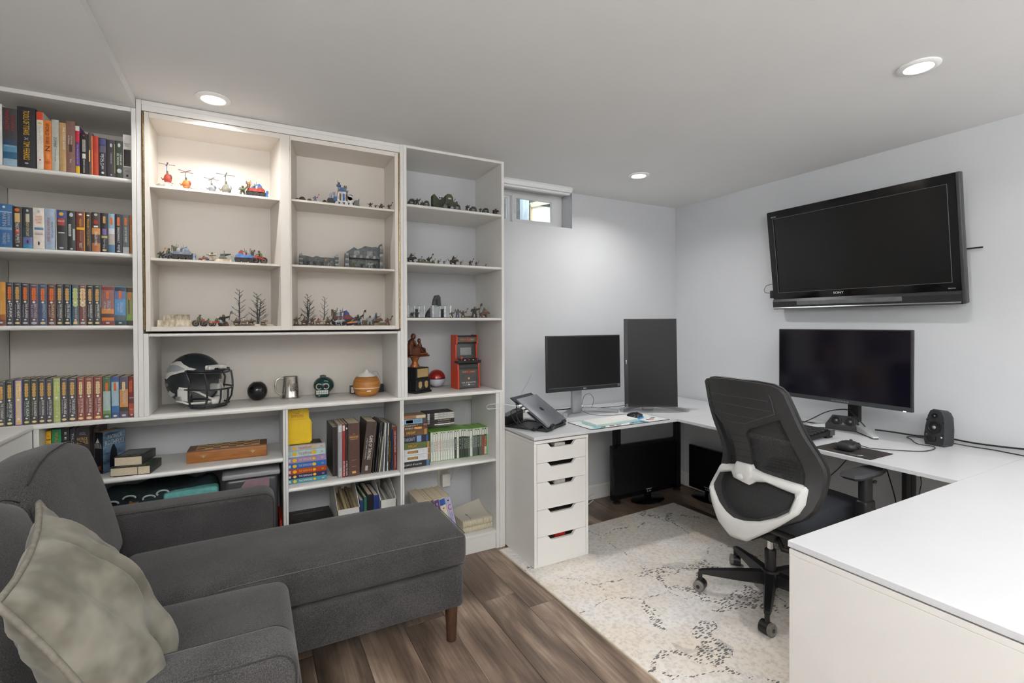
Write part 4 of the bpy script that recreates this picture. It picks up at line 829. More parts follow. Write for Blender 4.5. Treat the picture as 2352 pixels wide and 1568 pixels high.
# ------------------------------------------------------------------ office chair
CH = thing('office_chair', 'black mesh-back office chair with white lumbar frame on the rug', 'chair', (2.24, 1.50, .0105))
CB = mat('chair_black_plastic', (46, 46, 47), .5, var=.08, scale=40, bump=.08, bscale=700)
CBD = mat('chair_dark_plastic', (27, 27, 28), .4, var=.08, scale=40)
CWH = mat('chair_white_plastic', (214, 214, 212), .4, var=.02)
SEATF = mat('chair_seat_fabric', (34, 37, 44), .9, var=.3, scale=300, bump=.2, bscale=600)
MESH = bpy.data.materials.new('chair_mesh_fabric'); MESH.use_nodes = True
_n = MESH.node_tree.nodes; _L = MESH.node_tree.links; _b = _n['Principled BSDF']; _b.inputs['Base Color'].default_value = (*lin((44, 44, 45)), 1); _b.inputs['Roughness'].default_value = .8
_tc = _n.new('ShaderNodeTexCoord'); _v = _n.new('ShaderNodeTexVoronoi'); _v.inputs['Scale'].default_value = 420; _L.new(_tc.outputs['Object'], _v.inputs['Vector'])
_g = _n.new('ShaderNodeMapRange'); _g.inputs[1].default_value = .2; _g.inputs[2].default_value = .45; _g.inputs[3].default_value = .70; _g.inputs[4].default_value = 1.; _L.new(_v.outputs['Distance'], _g.inputs[0]); _L.new(_g.outputs[0], _b.inputs['Alpha'])
XBK = 2.0
def prof(y, z):
    """x of the back shell: lumbar bulge, reclined head part, edges swept forward"""
    x = XBK+.055*math.exp(-((z-.70)/.16)**2)-.07*max(0, z-.78)**1.2*2.2+.02*max(0, .56-z)
    return x+.05*min(1.6, ((y-1.462)/.235)**2)
def back(pts):
    return [(q.y, q.z) for q in (at(u, v, x=XBK+.02) for u, v in pts)]
def dens(poly, k=.03):
    o = []
    for i, p in enumerate(poly):
        q = poly[(i+1) % len(poly)]; d = math.dist(p, q); m = max(1, int(d/k))
        o += [(p[0]+(q[0]-p[0])*t/m, p[1]+(q[1]-p[1])*t/m) for t in range(m)]
    return o
def shell(name, mb, dx, m, smooth=50):
    mb.v = [(x+prof(y, z)+dx, y, z) for x, y, z in mb.v]
    return partw(name, mb, m, CH, smooth)
FO = back([(1625, 874), (1632, 868), (1648, 866), (1700, 869), (1750, 876), (1785, 884), (1800, 892), (1809, 904), (1820, 942), (1835, 1003), (1850, 1050), (1860, 1085), (1862, 1104), (1857, 1150), (1848, 1180), (1833, 1196), (1800, 1206), (1745, 1212), (1700, 1205), (1665, 1180), (1640, 1140), (1628, 1110), (1640, 1070), (1645, 1032), (1635, 974), (1629, 927)])
FI = back([(1636, 884), (1640, 880), (1652, 878), (1700, 882), (1745, 889), (1768, 895), (1780, 901), (1787, 912), (1797, 962), (1806, 1000), (1816, 1045), (1824, 1075), (1828, 1098), (1826, 1130), (1818, 1155), (1806, 1170), (1785, 1180), (1745, 1190), (1705, 1185), (1678, 1165), (1658, 1135), (1650, 1108), (1657, 1068), (1658, 1032), (1648, 974), (1640, 930)])
def resample(a, b, m=3):
    A = []; Bq = []; n = len(a)
    for i in range(n):
        for t in range(m):
            f = t/m; j = (i+1) % n
            A.append((a[i][0]*(1-f)+a[j][0]*f, a[i][1]*(1-f)+a[j][1]*f)); Bq.append((b[i][0]*(1-f)+b[j][0]*f, b[i][1]*(1-f)+b[j][1]*f))
    return A, Bq
A_, B_ = resample(FO, FI)
shell('back_frame', MB().ring(A_, B_, 'x', -.012, .016), 0, CB)
rim = MB().tube([(.016, y, z) for y, z in A_], .007, 6, None, True); shell('frame_edge', rim, .004, CBD)
# mesh: a grid clipped to the frame opening
def inside(p, poly):
    c = False; n = len(poly)
    for i in range(n):
        (x1, y1), (x2, y2) = poly[i], poly[i-1]
        if (y1 > p[1]) != (y2 > p[1]) and p[0] < (x2-x1)*(p[1]-y1)/(y2-y1)+x1: c = not c
    return c
mb = MB(); ys_ = [p[0] for p in FO]; zs_ = [p[1] for p in FO]; st = .012; ny = int((max(ys_)-min(ys_))/st); nz_ = int((max(zs_)-min(zs_))/st); vid = {}
midp = [((a[0]+b[0])/2, (a[1]+b[1])/2) for a, b in zip(FO, FI)]
for i in range(ny+1):
    for j in range(nz_+1):
        p = (min(ys_)+i*st, min(zs_)+j*st)
        if inside(p, midp): vid[(i, j)] = len(mb.v); mb.v.append((.012, p[0], p[1]))
for (i, j), k in list(vid.items()):
    if all((i+a, j+b) in vid for a, b in ((1, 0), (1, 1), (0, 1))): mb.f.append((k, vid[(i+1, j)], vid[(i+1, j+1)], vid[(i, j+1)]))
shell('mesh_back', mb, 0.004, MESH, 60)
UP_ = back([(1634, 884), (1640, 879), (1652, 877), (1700, 880), (1745, 888), (1770, 894), (1784, 904), (1792, 940), (1797, 963), (1760, 975), (1728, 983), (1717, 994), (1718, 1030), (1719, 1068), (1681, 1060), (1679, 1020), (1676, 992), (1671, 980), (1657, 968), (1646, 952), (1636, 938), (1633, 926)])
def fillshell(poly, st=.014):
    """flat polygon cut into a grid so that it can follow the curved back"""
    bm = bmesh.new(); vs = [bm.verts.new((0, y, z)) for y, z in dens(poly, .02)]; bm.faces.new(vs)
    ys = [p[0] for p in poly]; zs = [p[1] for p in poly]
    for lo, hi, ax in ((min(ys), max(ys), 1), (min(zs), max(zs), 2)):
        q = lo+st
        while q < hi:
            no = [0, 0, 0]; no[ax] = 1; co = [0, 0, 0]; co[ax] = q
            bmesh.ops.bisect_plane(bm, geom=bm.verts[:]+bm.edges[:]+bm.faces[:], plane_co=co, plane_no=no); q += st
    bm.verts.index_update(); mb = MB(); n = len(bm.verts)
    mb.v = [(-.006, v.co.y, v.co.z) for v in bm.verts]+[(.008, v.co.y, v.co.z) for v in bm.verts]
    for f in bm.faces:
        q = [v.index for v in f.verts]; mb.f += [tuple(q), tuple(i+n for i in reversed(q))]
    for e in bm.edges:
        if len(e.link_faces) == 1: a, b = e.verts[0].index, e.verts[1].index; mb.f.append((a, b, b+n, a+n))
    bm.free(); return mb
shell('upper_plate', fillshell(UP_), -.004, CB, 40)
def groove(pts, r=.0016):
    q = back(pts); d = []
    for a, b in zip(q, q[1:]):
        d += [(a[0]+(b[0]-a[0])*t/6, a[1]+(b[1]-a[1])*t/6) for t in range(6)]
    d.append(q[-1]); return [(-.0105, y, z) for y, z in d]
mb = MB()
for g in ([(1633, 899), (1690, 906), (1740, 913), (1777, 920)], [(1634, 918), (1690, 926), (1740, 935), (1781, 943)], [(1648, 941), (1690, 950), (1749, 961)], [(1632, 888), (1632, 920), (1640, 934), (1664, 960), (1690, 967), (1720, 971), (1760, 959), (1788, 950), (1784, 915), (1780, 905)]): mb.tube(groove(g), .0018, 5)
shell('raised_ribs', mb, 0, mat('chair_rib_highlight', (72, 72, 73), .4, var=.05))
mb = MB()
for g in ([(1678, 997), (1717, 1003)], [(1679, 1013), (1718, 1020)], [(1680, 1030), (1718, 1038)], [(1681, 1046), (1719, 1054)]): mb.tube(groove(g), .0014, 5)
shell('spine_ribs', mb, 0, CBD)
LP = back([(1730, 1076), (1745, 1072), (1752, 1056), (1760, 1051), (1790, 1058), (1808, 1068), (1812, 1078), (1810, 1110), (1800, 1108), (1760, 1092)])
shell('lumbar_pad', fillshell(LP), .022, CBD)
LP = back([(1662, 1036), (1668, 1034), (1679, 1034), (1681, 1062), (1660, 1062)])
shell('lumbar_pad', fillshell(LP), .022, CBD)
WO = back([(1644, 1067), (1662, 1068), (1681, 1068), (1684, 1060), (1718, 1069), (1722, 1078), (1740, 1088), (1830, 1124), (1835, 1131), (1834, 1165), (1825, 1185), (1800, 1203), (1765, 1222), (1725, 1240), (1700, 1233), (1686, 1228), (1655, 1197), (1636, 1158), (1621, 1121), (1624, 1110)])
WI = back([(1641, 1086), (1657, 1084.5), (1673.6, 1083.5), (1680.6, 1096), (1720, 1113.5), (1731, 1107), (1753.6, 1108.7), (1812.5, 1138), (1814, 1146.6), (1810, 1165), (1807, 1177.5), (1784.5, 1188.7), (1751, 1195), (1717, 1193), (1692, 1186), (1672, 1172), (1652.6, 1152), (1636, 1127), (1629, 1117), (1630, 1110)])
A_, B_ = resample(WO, WI, 4)
mb = MB(); n = len(A_)
C1 = [(a[0]*.8+b[0]*.2, a[1]*.8+b[1]*.2) for a, b in zip(A_, B_)]; C2 = [(a[0]*.3+b[0]*.7, a[1]*.3+b[1]*.7) for a, b in zip(A_, B_)]
for rings in ([(A_, .012), (A_, -.010), (C1, -.022), (C2, -.024), (B_, -.012), (B_, .012)],):
    for r, x in rings: mb.v += [(x, y, z) for y, z in r]
    for k in range(len(rings)-1):
        for i in range(n): j = (i+1) % n; mb.f.append((k*n+i, k*n+j, (k+1)*n+j, (k+1)*n+i))
shell('lumbar_frame', mb, -.006, CWH, 60)
bc = back([(1698, 1093)])[0]
shell('lumbar_button', MB().ball((-.026, bc[0], bc[1]), .010, .022, .016, 16, 10), 0, mat('white_button', (226, 226, 224), .3, var=.01))
mb = fillshell(WI); shell('lumbar_mesh', mb, .034, mat('lumbar_fabric', (46, 46, 48), .9, var=.25, scale=500))
# seat, mechanism, arms (room coordinates, chair faces +x)
ya, yb_ = 1.235, 1.735
mb = MB(); mb.rcube((2.06, ya, .425), (2.69, yb_, .505), .036, 5, 8, None, lambda p: Vector((p.x, p.y, p.z-(.05*max(0, (p.x-2.55)/.14)**2)+.012*max(0, 1-((p.y-1.485)/.25)**2)*(p.z > .46))))
partw('seat_cushion', mb, SEATF, CH, 60)
partw('seat_pan', MB().rbox(2.08, ya+.03, .395, 2.62, yb_-.03, .43, .015, 3), CBD, CH, 50)
partw('tilt_mechanism', MB().rbox(2.12, 1.40, .335, 2.36, 1.59, .396, .015, 2).rbox(2.0, 1.43, .36, 2.16, 1.56, .43, .015, 2), CBD, CH, 50)
mb = MB(); mb.tube([(2.16, 1.42, .37), (2.12, 1.36, .33), (2.16, 1.30, .325)], .012, 8); partw('tilt_lever', mb, CBD, CH, 50)
def armrest(yc, s):
    zt = .695
    mb = MB(); px = [(2.285, -.03), (2.31, -.045), (2.50, -.047), (2.555, -.03), (2.565, 0), (2.555, .03), (2.50, .047), (2.31, .045), (2.285, .03)]
    lo = [(x*1, yc+y) for x, y in px]; mid = [(2.42+(x-2.42)*.86, yc+y*.78) for x, y in px]; n = len(px)
    mb.v = [(x, y, zt-.026) for x, y in mid]+[(x, y, zt-.012) for x, y in lo]+[(2.42+(x-2.42)*.93, yc+(y-yc)*.86, zt) for x, y in lo]
    mb.f = [tuple(range(n-1, -1, -1)), tuple(range(2*n, 3*n))]+[(k*n+i, k*n+(i+1) % n, (k+1)*n+(i+1) % n, (k+1)*n+i) for k in (0, 1) for i in range(n)]
    a = partw('armrest', mb, mat('armrest_pad', (50, 50, 54), .55, var=.1, scale=80), CH, 30)
    mb = MB(); mb.rbox(2.40, yc-.018, .50, 2.465, yc+.018, zt-.027, .010, 2); mb.rbox(2.392, yc-.025, .40, 2.473, yc+.025, .56, .012, 2)
    mb.rbox(2.30, min(yc, yc-s*.13), .398, 2.46, max(yc, yc-s*.13), .424, .008, 2)
    partw('armrest_post', mb, CBD, CH, 50)
    partw('height_button', MB().ball((2.47, yc-.02, zt-.055), .012, .008, .008, 10, 6), CBD, CH, 50)
armrest(1.175, -1); armrest(1.800, 1)
partw('gas_lift', MB().cyl((2.24, 1.50, .235), (2.24, 1.50, .35), .0145, seg=18), CHROME, CH, 50)
partw('lift_cover', MB().lathe([(0, .14), (.024, .14), (.026, .245), (.022, .25), (0, .25)], 20, None, (2.24, 1.50, 0)), CBD, CH, 50)
partw('hub', MB().lathe([(0, .07), (.034, .07), (.042, .085), (.042, .135), (.036, .150), (0, .150)], 24, None, (2.24, 1.50, 0)), CBD, CH, 50)
CLEAR = mat('grey_translucent_wheel', (120, 116, 110), .35, var=.15, scale=60)
for ang in (65.5, 139.5, -148.3, -77, -5):
    a = R_(ang); d = Vector((math.cos(a), math.sin(a), 0)); s = Vector((-d.y, d.x, 0)); c0 = Vector((2.24, 1.50, 0)); R0, R1 = .03, .325
    vs = []
    for r, z0, z1, w0, w1 in ((R0, .085, .14, .027, .02), (.14, .088, .134, .024, .017), (.25, .094, .124, .019, .014), (R1-.012, .098, .117, .015, .012), (R1+.006, .098, .112, .012, .010)):
        P = c0+d*r
        for ww, z in ((-w0, z0), (w0, z0), (w1, z1), (-w1, z1)): q = P+s*ww; vs.append((q.x, q.y, z))
    fs = [(0, 3, 2, 1), (16, 17, 18, 19)]+[(4*k+i, 4*k+(i+1) % 4, 4*k+4+(i+1) % 4, 4*k+4+i) for k in range(4) for i in range(4)]
    sp = partw('base_spoke', MB().add(vs, fs), CBD, CH, 30)
    P = c0+d*R1; cs = R_(ang+62); e = Vector((math.cos(cs), math.sin(cs), 0))
    mb = MB(); mb.cyl((P.x, P.y, .052), (P.x, P.y, .1), .011, seg=10); q = P+e*0
    mb.cyl(tuple(q-e*.026+Vector((0, 0, .038))), tuple(q+e*.010+Vector((0, 0, .038))), .0275, .0275, 20)
    ca = partw('caster', mb, CBD, CH, 40)
    q0 = q+e*.0105+Vector((0, 0, .038)); q1 = q+e*.030+Vector((0, 0, .038))
    partw('caster_wheel', MB().tube([tuple(q0), tuple(q0+e*.004), tuple(q1-e*.004), tuple(q1)], [.0255, .027, .027, .023], 20), CLEAR, CH, 40, ca)
    partw('wheel_cap', MB().cyl(tuple(q1), tuple(q1+e*.002), .009, .009, 12), CBD, CH, 40, ca)
# ------------------------------------------------------------------ low middle shelf: disc box sets, tall books
ZS, ZG = .5440, .5410
def spinebox(x0, x1, y, z0, z1, d, rgb, label, group, name='disc_box_set', cat='box', texts=(), bands=(), emb=(), rz=0., rough=.35, top=None):
    """closed box lying flat, printed edge faces -y"""
    t = thing(name, label, cat, ((x0+x1)/2, y, z0+.0004), rz, group); w = x1-x0; h = z1-z0-.0008
    part('case', MB().rbox(-w/2, 0, 0, w/2, d, h, .0012, 1), col(*rgb, rough), t)
    for f0, f1, ink, *k in bands:
        k0, k1 = k if k else (.04, .96)
        part('spine_panel', MB().box(-w/2+w*f0, -.0006, h*k0, -w/2+w*f1, -.0001, h*k1), INK[ink] if isinstance(ink, str) else col(*ink), t)
    for s, f, L, k, ink, *Mx in texts: text(t, s, (-w/2+w*f, -.0010, h*.5), w*L, h*k, INK[ink], Mx[0] if Mx else UPRIGHT)
    for f, ink, k in emb: part('emblem', MB().prism(ell(h*k*.6, h*k*.5, -w/2+w*f, h*.5), 'y', -.0012, -.0007), INK[ink], t)
    if top: part('top_print', MB().box(-w*.42, d*.15, h, w*.42, d*.85, h+.0003), top, t)
    return t
yb = at(752, 1100, z=ZS).y
stackx = [.1640, .1640, .1640, .1640, .1640, .1640, .1640]
vr = [1100.5, 1089.6, 1079.6, 1067.4, 1055, 1041.4, 1027.2, 1016.2]
zz = [ZS]+[at(750, v, y=yb).z for v in vr[1:]]
lab7 = [('teal', (66, 134, 148), 'w'), ('navy', (38, 40, 82), 'w'), ('brick red', (168, 62, 30), 'y'), ('bright blue', (40, 100, 176), 's'), ('lilac', (150, 128, 172), 'c'), ('pale aqua', (170, 200, 200), 'r'), ('silver grey', (178, 178, 176), 'r')]
pos7 = ['at the bottom of the stack', 'second from the bottom', 'third from the bottom', 'in the middle of the stack', 'third from the top', 'second from the top', 'at the top under the yellow box']
RED, = (INK['r'],)
for i, (nm, rgb, ink) in enumerate(lab7):
    xr = at([751, 751, 750, 749.5, 748.5, 748.2, 747.5][i], (vr[i]+vr[i+1])/2, y=yb).x
    spinebox(.1640, xr, yb, zz[i], zz[i+1], .135, rgb, '%s disc box set, %s' % (nm, pos7[i]), 'stack of disc box sets', texts=[('THE SIMPSONS', .45, .34, .42, ink), ('season', .9, .06, .3, ink)],
             emb=[(.18, 'y', .62), (.68, 'y', .62 if i % 2 else .5)], bands=[(.03, .08, (214, 214, 210), .25, .75)] if i < 5 else [], top=mat('brown_box_top', (72, 64, 56), .5, var=.4, scale=22) if i == 6 else None)
# plain yellow box on top of the stack, a dark box lies behind it
z7 = zz[-1]; yy = yb+.045
x1 = at(714, 1008, y=yy).x; zt = min(at(700, 938, y=yy).z, .9345)
t = thing('yellow_box', 'bright yellow shaped box standing on the disc box set stack', 'box', (.165, yy, z7+.0004), 0)
w = x1-.165; h = zt-z7-.001
part('case', MB().prism([(0, 0), (w*.97, 0), (w, h*.06), (w, h*.66), (w*.93, h*.72), (w*.93, h*.94), (w*.86, h*.995), (w*.06, h*.995), (0, h*.94)], 'y', 0, .07), mat('bright_yellow_card', (234, 196, 26), .4, var=.03), t)
part('edge_strip', MB().prism([(w, h*.02), (w+.006, h*.05), (w+.006, h*.6), (w, h*.66)], 'y', .004, .066), mat('darker_yellow_card', (206, 170, 30), .4), t)
text(t, 'THE', (w*.42, -.0006, h*.88), w*.2, h*.035, INK['r']); text(t, 'SIMPSONS', (w*.44, -.0006, h*.80), w*.52, h*.085, INK['r'])
text(t, 'the complete fifth season', (w*.45, -.0006, h*.70), w*.62, h*.03, INK['o'])
t = thing('storage_box', 'low dark box lying behind the yellow box', 'box', (.32-.07, yy+.1, z7+.0004))
part('case', MB().rbox(-.085, -.027, 0, .03, .14, .045, .002, 1), mat('dark_box', (58, 54, 52), .5, var=.2), t)
# upright tall books
def tall(u0b, u1b, ub0, ut0, vt, rgb, label, d=.2, lean=0., dy=0., **kw):
    pass
yt = at(790, 1096, z=ZS).y
def tb(u0, u1, vt, rgb, label, lean_top=0., d=.2, y=None, name='hardback_book', **kw):
    y = y or yt
    x0, x1 = at(u0, 1092, y=y).x, at(u1, 1092, y=y).x; h = at((u0+u1)/2, vt, y=y).z-ZS
    lean = R_(lean_top)
    return book(x0, x1, ZS+.0003+abs((x1-x0)/2*math.sin(lean)), h, y, d, rgb, label, 'tall books on the low middle shelf', lean=lean, name=name, **kw)
tb(764.5, 776.5, 981, (54, 46, 44), 'dark brown slipcase at the left of the tall books', d=.23, y=yt+.045)
tb(776.8, 786.4, 975, (150, 150, 152), 'grey spined graphic novel beside the dark slipcase', d=.18, texts=[('THE TRIAL', .11, .16, .5, 'w')], bands=[(.86, .98, (206, 206, 206), .8)])
tb(786.7, 793.6, 974.6, (150, 44, 38), 'red spined graphic novel, right of the grey one', d=.18, texts=[('GOD SOMETHING WAR', .17, .28, .6, 'w')], bands=[(.88, .98, (214, 200, 196), .8)])
tb(793.9, 799.6, 974, (36, 34, 34), 'black spined graphic novel, right of the red one', d=.18, texts=[('A CALL TO ALMS', .17, .28, .6, 'w')], emb=(.92, 'w', .6, 1.4))
tb(800, 826.5, 971.5, (84, 58, 50), 'wide brown pop-up book with oval gold emblem', d=.17, texts=[('WARCRAFT', .735, .024, .72, 'y', 0, UPRIGHT), ('THE', .795, .01, .16, 'c', 0, UPRIGHT), ('POP-UP BOOK', .695, .014, .6, 'c', 0, UPRIGHT), ('MATTHEW', .30, .016, .4, 'g', 0, UPRIGHT), ('REINHART', .18, .016, .4, 'g', 0, UPRIGHT)], bands=[(.05, .09, (206, 160, 80), .5), (.71, .765, (128, 90, 60), .8)])
tb(828.5, 852, 970, (70, 56, 48), 'thick dark brown book leaning right with white vertical title', lean_top=7., d=.18, texts=[('GAME OF THRONES', .50, .46, .34, 'w', .1), ('A POP-UP GUIDE TO WESTEROS', .48, .4, .12, 's', -.26)], bands=[(.06, .15, (170, 168, 164), .4), (.06, .98, (120, 100, 80), .05, .45)])
sp = [(855, 861, 968, (34, 34, 36), 'black spiral album leaning right', 4.6, {}), (861.4, 866, 966, (52, 50, 48), 'slim dark grey album leaning right', 6.2, dict(bands=[(.7, .8, (196, 190, 180), .5)])),
 (866.4, 870.6, 964, (70, 68, 66), 'slim grey comic leaning right', 5.4, dict(texts=[('BATMAN', .7, .2, .6, 'w')])), (871, 875, 965, (196, 186, 160), 'slim cream comic leaning right', 7, {}),
 (875.4, 880, 965, (82, 96, 112), 'slim blue-grey comic leaning right', 3.8, {}), (880.4, 885, 966, (208, 204, 196), 'slim white comic, nearly upright', 3, {}),
 (885.3, 889, 966, (58, 62, 70), 'slim dark blue comic, upright', 2.2, {}), (889.3, 893.6, 966, (196, 196, 194), 'slim pale comic with black title panels', 1.4, dict(bands=[(.2, .75, (44, 44, 46), .7)], texts=[('ANNUAL', .48, .3, .5, 'w')])),
 (894, 899.4, 966, (50, 48, 40), 'dark comic with yellow title', 0.7, dict(texts=[('SPIDERVERSE', .4, .44, .5, 'y')])), (899.8, 903.4, 967, (58, 72, 102), 'slim navy comic with gold cap', 0.3, dict(bands=[(.88, .97, (206, 160, 60), .7)])),
 (903.8, 911.8, 974, (118, 44, 38), 'dark red book at the right end of the tall books', 0, dict(texts=[('THE WALKING DEAD', .66, .5, .45, 'w'), ('compendium', .2, .3, .3, 'w')]))]
for u0, u1, vt, rgb, lb, ln, kw in sp: tb(u0, u0+(u1-u0)*(.5 if ln else 1), vt+6, rgb, lb, lean_top=ln, d=.19, name='comic_book', **kw)
# under that shelf
t = thing('board_game_box', 'dark flat game box lying on the bottom middle shelf', 'box', (.30, 2.80, .1102))
part('lid', MB().rbox(-.133, -.13, .004, .097, .18, .20, .004, 2), mat('dark_grunge_box', (48, 44, 42), .5, var=.5, scale=16, detail=6), t, 40)
part('tray', MB().rbox(-.131, -.128, 0, .095, .178, .0045, .001, 1), BLACK, t)
text(t, 'WARHAMMER', (-.02, .12, .2006), .16, .010, INK['s'], FLAT)
def holder(label, x, y, w, d, h, low, m, inside, rz=0):
    t = thing('magazine_holder', label, 'magazine holder', (x, y, .1102), rz); q = .003
    mb = MB(); mb.box(0, 0, 0, w, d, q); mb.box(0, 0, q, w, q, low); mb.box(0, d-q, q, w, d, h)
    for x0 in (0, w-q): mb.prism([(0, q), (d, q), (d, h), (d*.55, h), (0, low)], 'x', x0, x0+q)
    part('holder', mb, m, t); r = random.Random(int(x*1000))
    k = 6
    for i in range(k):
        a = q+.002+(w-2*q-.004)*i/k; hh = h*r.uniform(.74, .92)
        part('magazine', MB().prism([(q+.004, q+.001), (d-q-.004, q+.001), (d-q-.004, hh), (q+.004, low*.96 if hh > low else hh)], 'x', a, a+(w-2*q-.004)/k*.8), inside[i % len(inside)], t)
WH = mat('white_card_holder', (228, 226, 220), .5, var=.02)
holder('white magazine holder packed with brown envelopes on the bottom middle shelf', .402, 2.70, .115, .26, .36, .262, WH, [col(150, 132, 100), col(120, 106, 84), col(168, 150, 116)])
holder('white magazine holder of grey papers at the right of the bottom middle shelf', .628, 2.70, .088, .26, .355, .275, WH, [col(170, 170, 162), col(150, 152, 146), col(190, 188, 180)])
for i, (x, w, rgb, lb) in enumerate([(.521, .022, (40, 62, 108), 'narrow blue ring binder beside the left magazine holder'), (.544, .014, (44, 110, 84), 'thin green folder between two binders'), (.559, .034, (30, 30, 32), 'black ring binder on the bottom middle shelf'), (.594, .032, (36, 56, 118), 'blue ring binder beside the right magazine holder')]):
    t = thing('ring_binder', lb, 'binder', (x, 2.72, .1102)); hh = (.285, .30, .31, .30)[i]
    part('cover', MB().rbox(0, 0, 0, w, .24, hh, .002, 1), col(*rgb), t)
    if i != 1: part('finger_ring', MB().tube([(w/2+.006*math.cos(R_(k*30)), -.001, hh*.62+.006*math.sin(R_(k*30))) for k in range(12)], .0012, 6, None, True), CHROME, t, 60)
    part('paper', MB().box(w*.2, .01, hh, w*.8, .22, hh+.0006), PAGES, t)
# ------------------------------------------------------------------ low right shelf: games
yg = at(987, 1068, z=ZG).y
vr = [1068.5, 1054.4, 1040.3, 1026.6, 1012, 996.6, 982.2, 976.6, 970, 958.3, 950.6]
zz = [ZG]+[at(984, v, y=yg).z for v in vr[1:]]
G = [((38, 38, 46), 'black', [('BATTLE CHEST', .4, .6, .24, 'w', Matrix.Rotation(R_(180), 4, 'Y') @ UPRIGHT), ], [(.88, .98, (70, 110, 150))]),
 ((206, 208, 212), 'lower white', [('WARCRAFT', .40, .32, .34, 'y')], [(.92, .99, (150, 100, 50)), (.22, .58, (110, 84, 64), .3, .72)]), ((206, 208, 212), 'upper white', [('WARCRAFT', .40, .32, .34, 'y')], [(.92, .99, (150, 100, 50)), (.22, .58, (110, 84, 64), .3, .72)]),
 ((92, 104, 60), 'olive green', [('WARCRAFT', .4, .34, .42, 'y')], [(.9, .97, (170, 130, 60)), (.22, .58, (58, 60, 40), .3, .75)]), ((34, 42, 66), 'navy', [('STARCRAFT', .28, .42, .5, 's')], [(.56, .72, (130, 160, 200)), (.9, .97, (60, 90, 150))]),
 ((104, 76, 52), 'wide brown', [('WARCRAFT', .36, .36, .42, 'y')], [(.86, .96, (170, 130, 70)), (.14, .58, (70, 56, 48), .28, .78)]), ((98, 70, 52), 'thin brown', [('DIABLO', .3, .3, .6, 'w')], [(.5, .78, (206, 150, 80))]),
 ((66, 60, 56), 'slate', [('CIVILIZATION V', .36, .56, .6, 'c')], [(.86, .98, (150, 90, 70))]), ((62, 66, 72), 'pale blue fronted', [('RED ALERT', .64, .28, .5, 'n')], [(0.0, .82, (130, 170, 196)), (.2, .46, (196, 96, 80), .2, .8)]), ((150, 122, 92), 'tan', [('empires', .3, .4, .5, 'r')], [(.6, .96, (206, 192, 160))])]
for i, (rgb, nm, tx, bd) in enumerate(G):
    xr = at([987.4, 987.6, 988, 987.6, 985, 983, 982, 981.4, 980.6, 979][i], (vr[i]+vr[i+1])/2, y=yg).x
    spinebox(.7430, xr, yg, zz[i], zz[i+1], .125-.004*i, rgb, '%s computer game box in the left stack, %s from bottom' % (nm, ORD[i+1]), 'stack of computer game boxes', 'game_box', 'game', tx, bd)
GRN = bpy.data.materials.new('green_game_case'); GRN.use_nodes = True; b = GRN.node_tree.nodes['Principled BSDF']
GRN = mat('green_game_case', (118, 172, 66), .3, var=.06, scale=40)
edges = [735, 787, 841, 894, 946, 999, 1049, 1100, 1151, 1200, 1247, 1296, 1346, 1396, 1446, 1497, 1536, 1580, 1636, 1686, 1735, 1785, 1836, 1886, 1936, 1982]
tops = [670, 668, 658, 650, 645, 640, 635, 630, 625, 622, 610, 605, 598, 588, 592, 594, 596, 590, 580, 574, 570, 560, 560, 550, 545]
cols = ['w']*10+['k', 'w', 'k', 'k', 'k', 'k', 'd', 'w', 'd', 'd', 'k', 'd', 'r', 'm', 'g']
ttl = ['FABLE FOREVER', 'ODST', 'RAINBOW SIX', 'MADDEN 07', 'MADDEN 08', 'MADDEN 09', 'MADDEN 10', 'MADDEN 11', 'MADDEN 12', 'MADDEN 13', 'HALO 4', 'FORZA 2', 'gta 2', 'dead space', 'SKYRIM', 'GEARS', 'crysis', 'MASS EFFECT', 'INFINITE', 'DEAD ISLAND', 'BLACK OPS', 'DEAD RISING', '', 'fallout', '']
ccol = {'w': (214, 214, 208), 'k': (46, 46, 48), 'd': (84, 86, 88), 'r': (150, 70, 54), 'm': (70, 66, 70), 'g': (120, 178, 122)}
cdesc = {'w': 'white spined green game case', 'k': 'black spined green game case', 'd': 'grey spined green game case', 'r': 'rust red spined game case', 'm': 'red and white spined game case', 'g': 'pale green spined game case'}
y0g = at(989, 1062, z=ZG).y
for i in range(25):
    u0, u1 = 910+edges[i]/9.224, 910+edges[i+1]/9.224; yy = y0g+.002*(i % 3)
    x0, x1 = (.7405+(at(q_, 1055, y=yy).x-.7405)*.988 for q_ in (u0, u1)); h = at((u0+u1)/2, 920+tops[i]/9.224, y=yy).z-ZG; w = x1-x0-.0008
    lb = '%s, %s from left in the row' % (cdesc[cols[i]], ORD[i+1]) if i < 24 else 'pale green spined game case at the right end of the row'
    t = thing('game_case', lb, 'game', ((x0+x1)/2, yy, ZG+.0004), 0, 'row of green game cases')
    part('case', MB().rbox(-w/2, 0, 0, w/2, .135, h, .001, 1), GRN, t)
    part('spine_insert', MB().box(-w/2+.0008, -.0006, .003, w/2-.0008, -.0001, h*.985), col(*ccol[cols[i]]), t)
    if cols[i] != 'w': part('header_strip', MB().box(-w/2+.0008, -.0010, h*.74, w/2-.0008, -.0006, h*.985), col(206, 206, 200), t)
    part('disc_logo', MB().prism(ell(w*.26, w*.26, 0, h*.945, 10), 'y', -.0015, -.0010), INK['k' if i % 3 else 's'], t)
    if ttl[i]: text(t, ttl[i], (0, -.0013, h*.5), h*.36, w*.5, INK['n' if cols[i] == 'w' else 's'] if i not in (2, 3, 4) else INK['r'], SPINE)
    if cols[i] == 'm': part('foot_panel', MB().box(-w/2+.0008, -.0010, .004, w/2-.0008, -.0006, h*.3), col(214, 206, 196), t); part('red_panel', MB().box(-w/2+.0008, -.0010, h*.34, w/2-.0008, -.0006, h*.58), INK['r'], t)
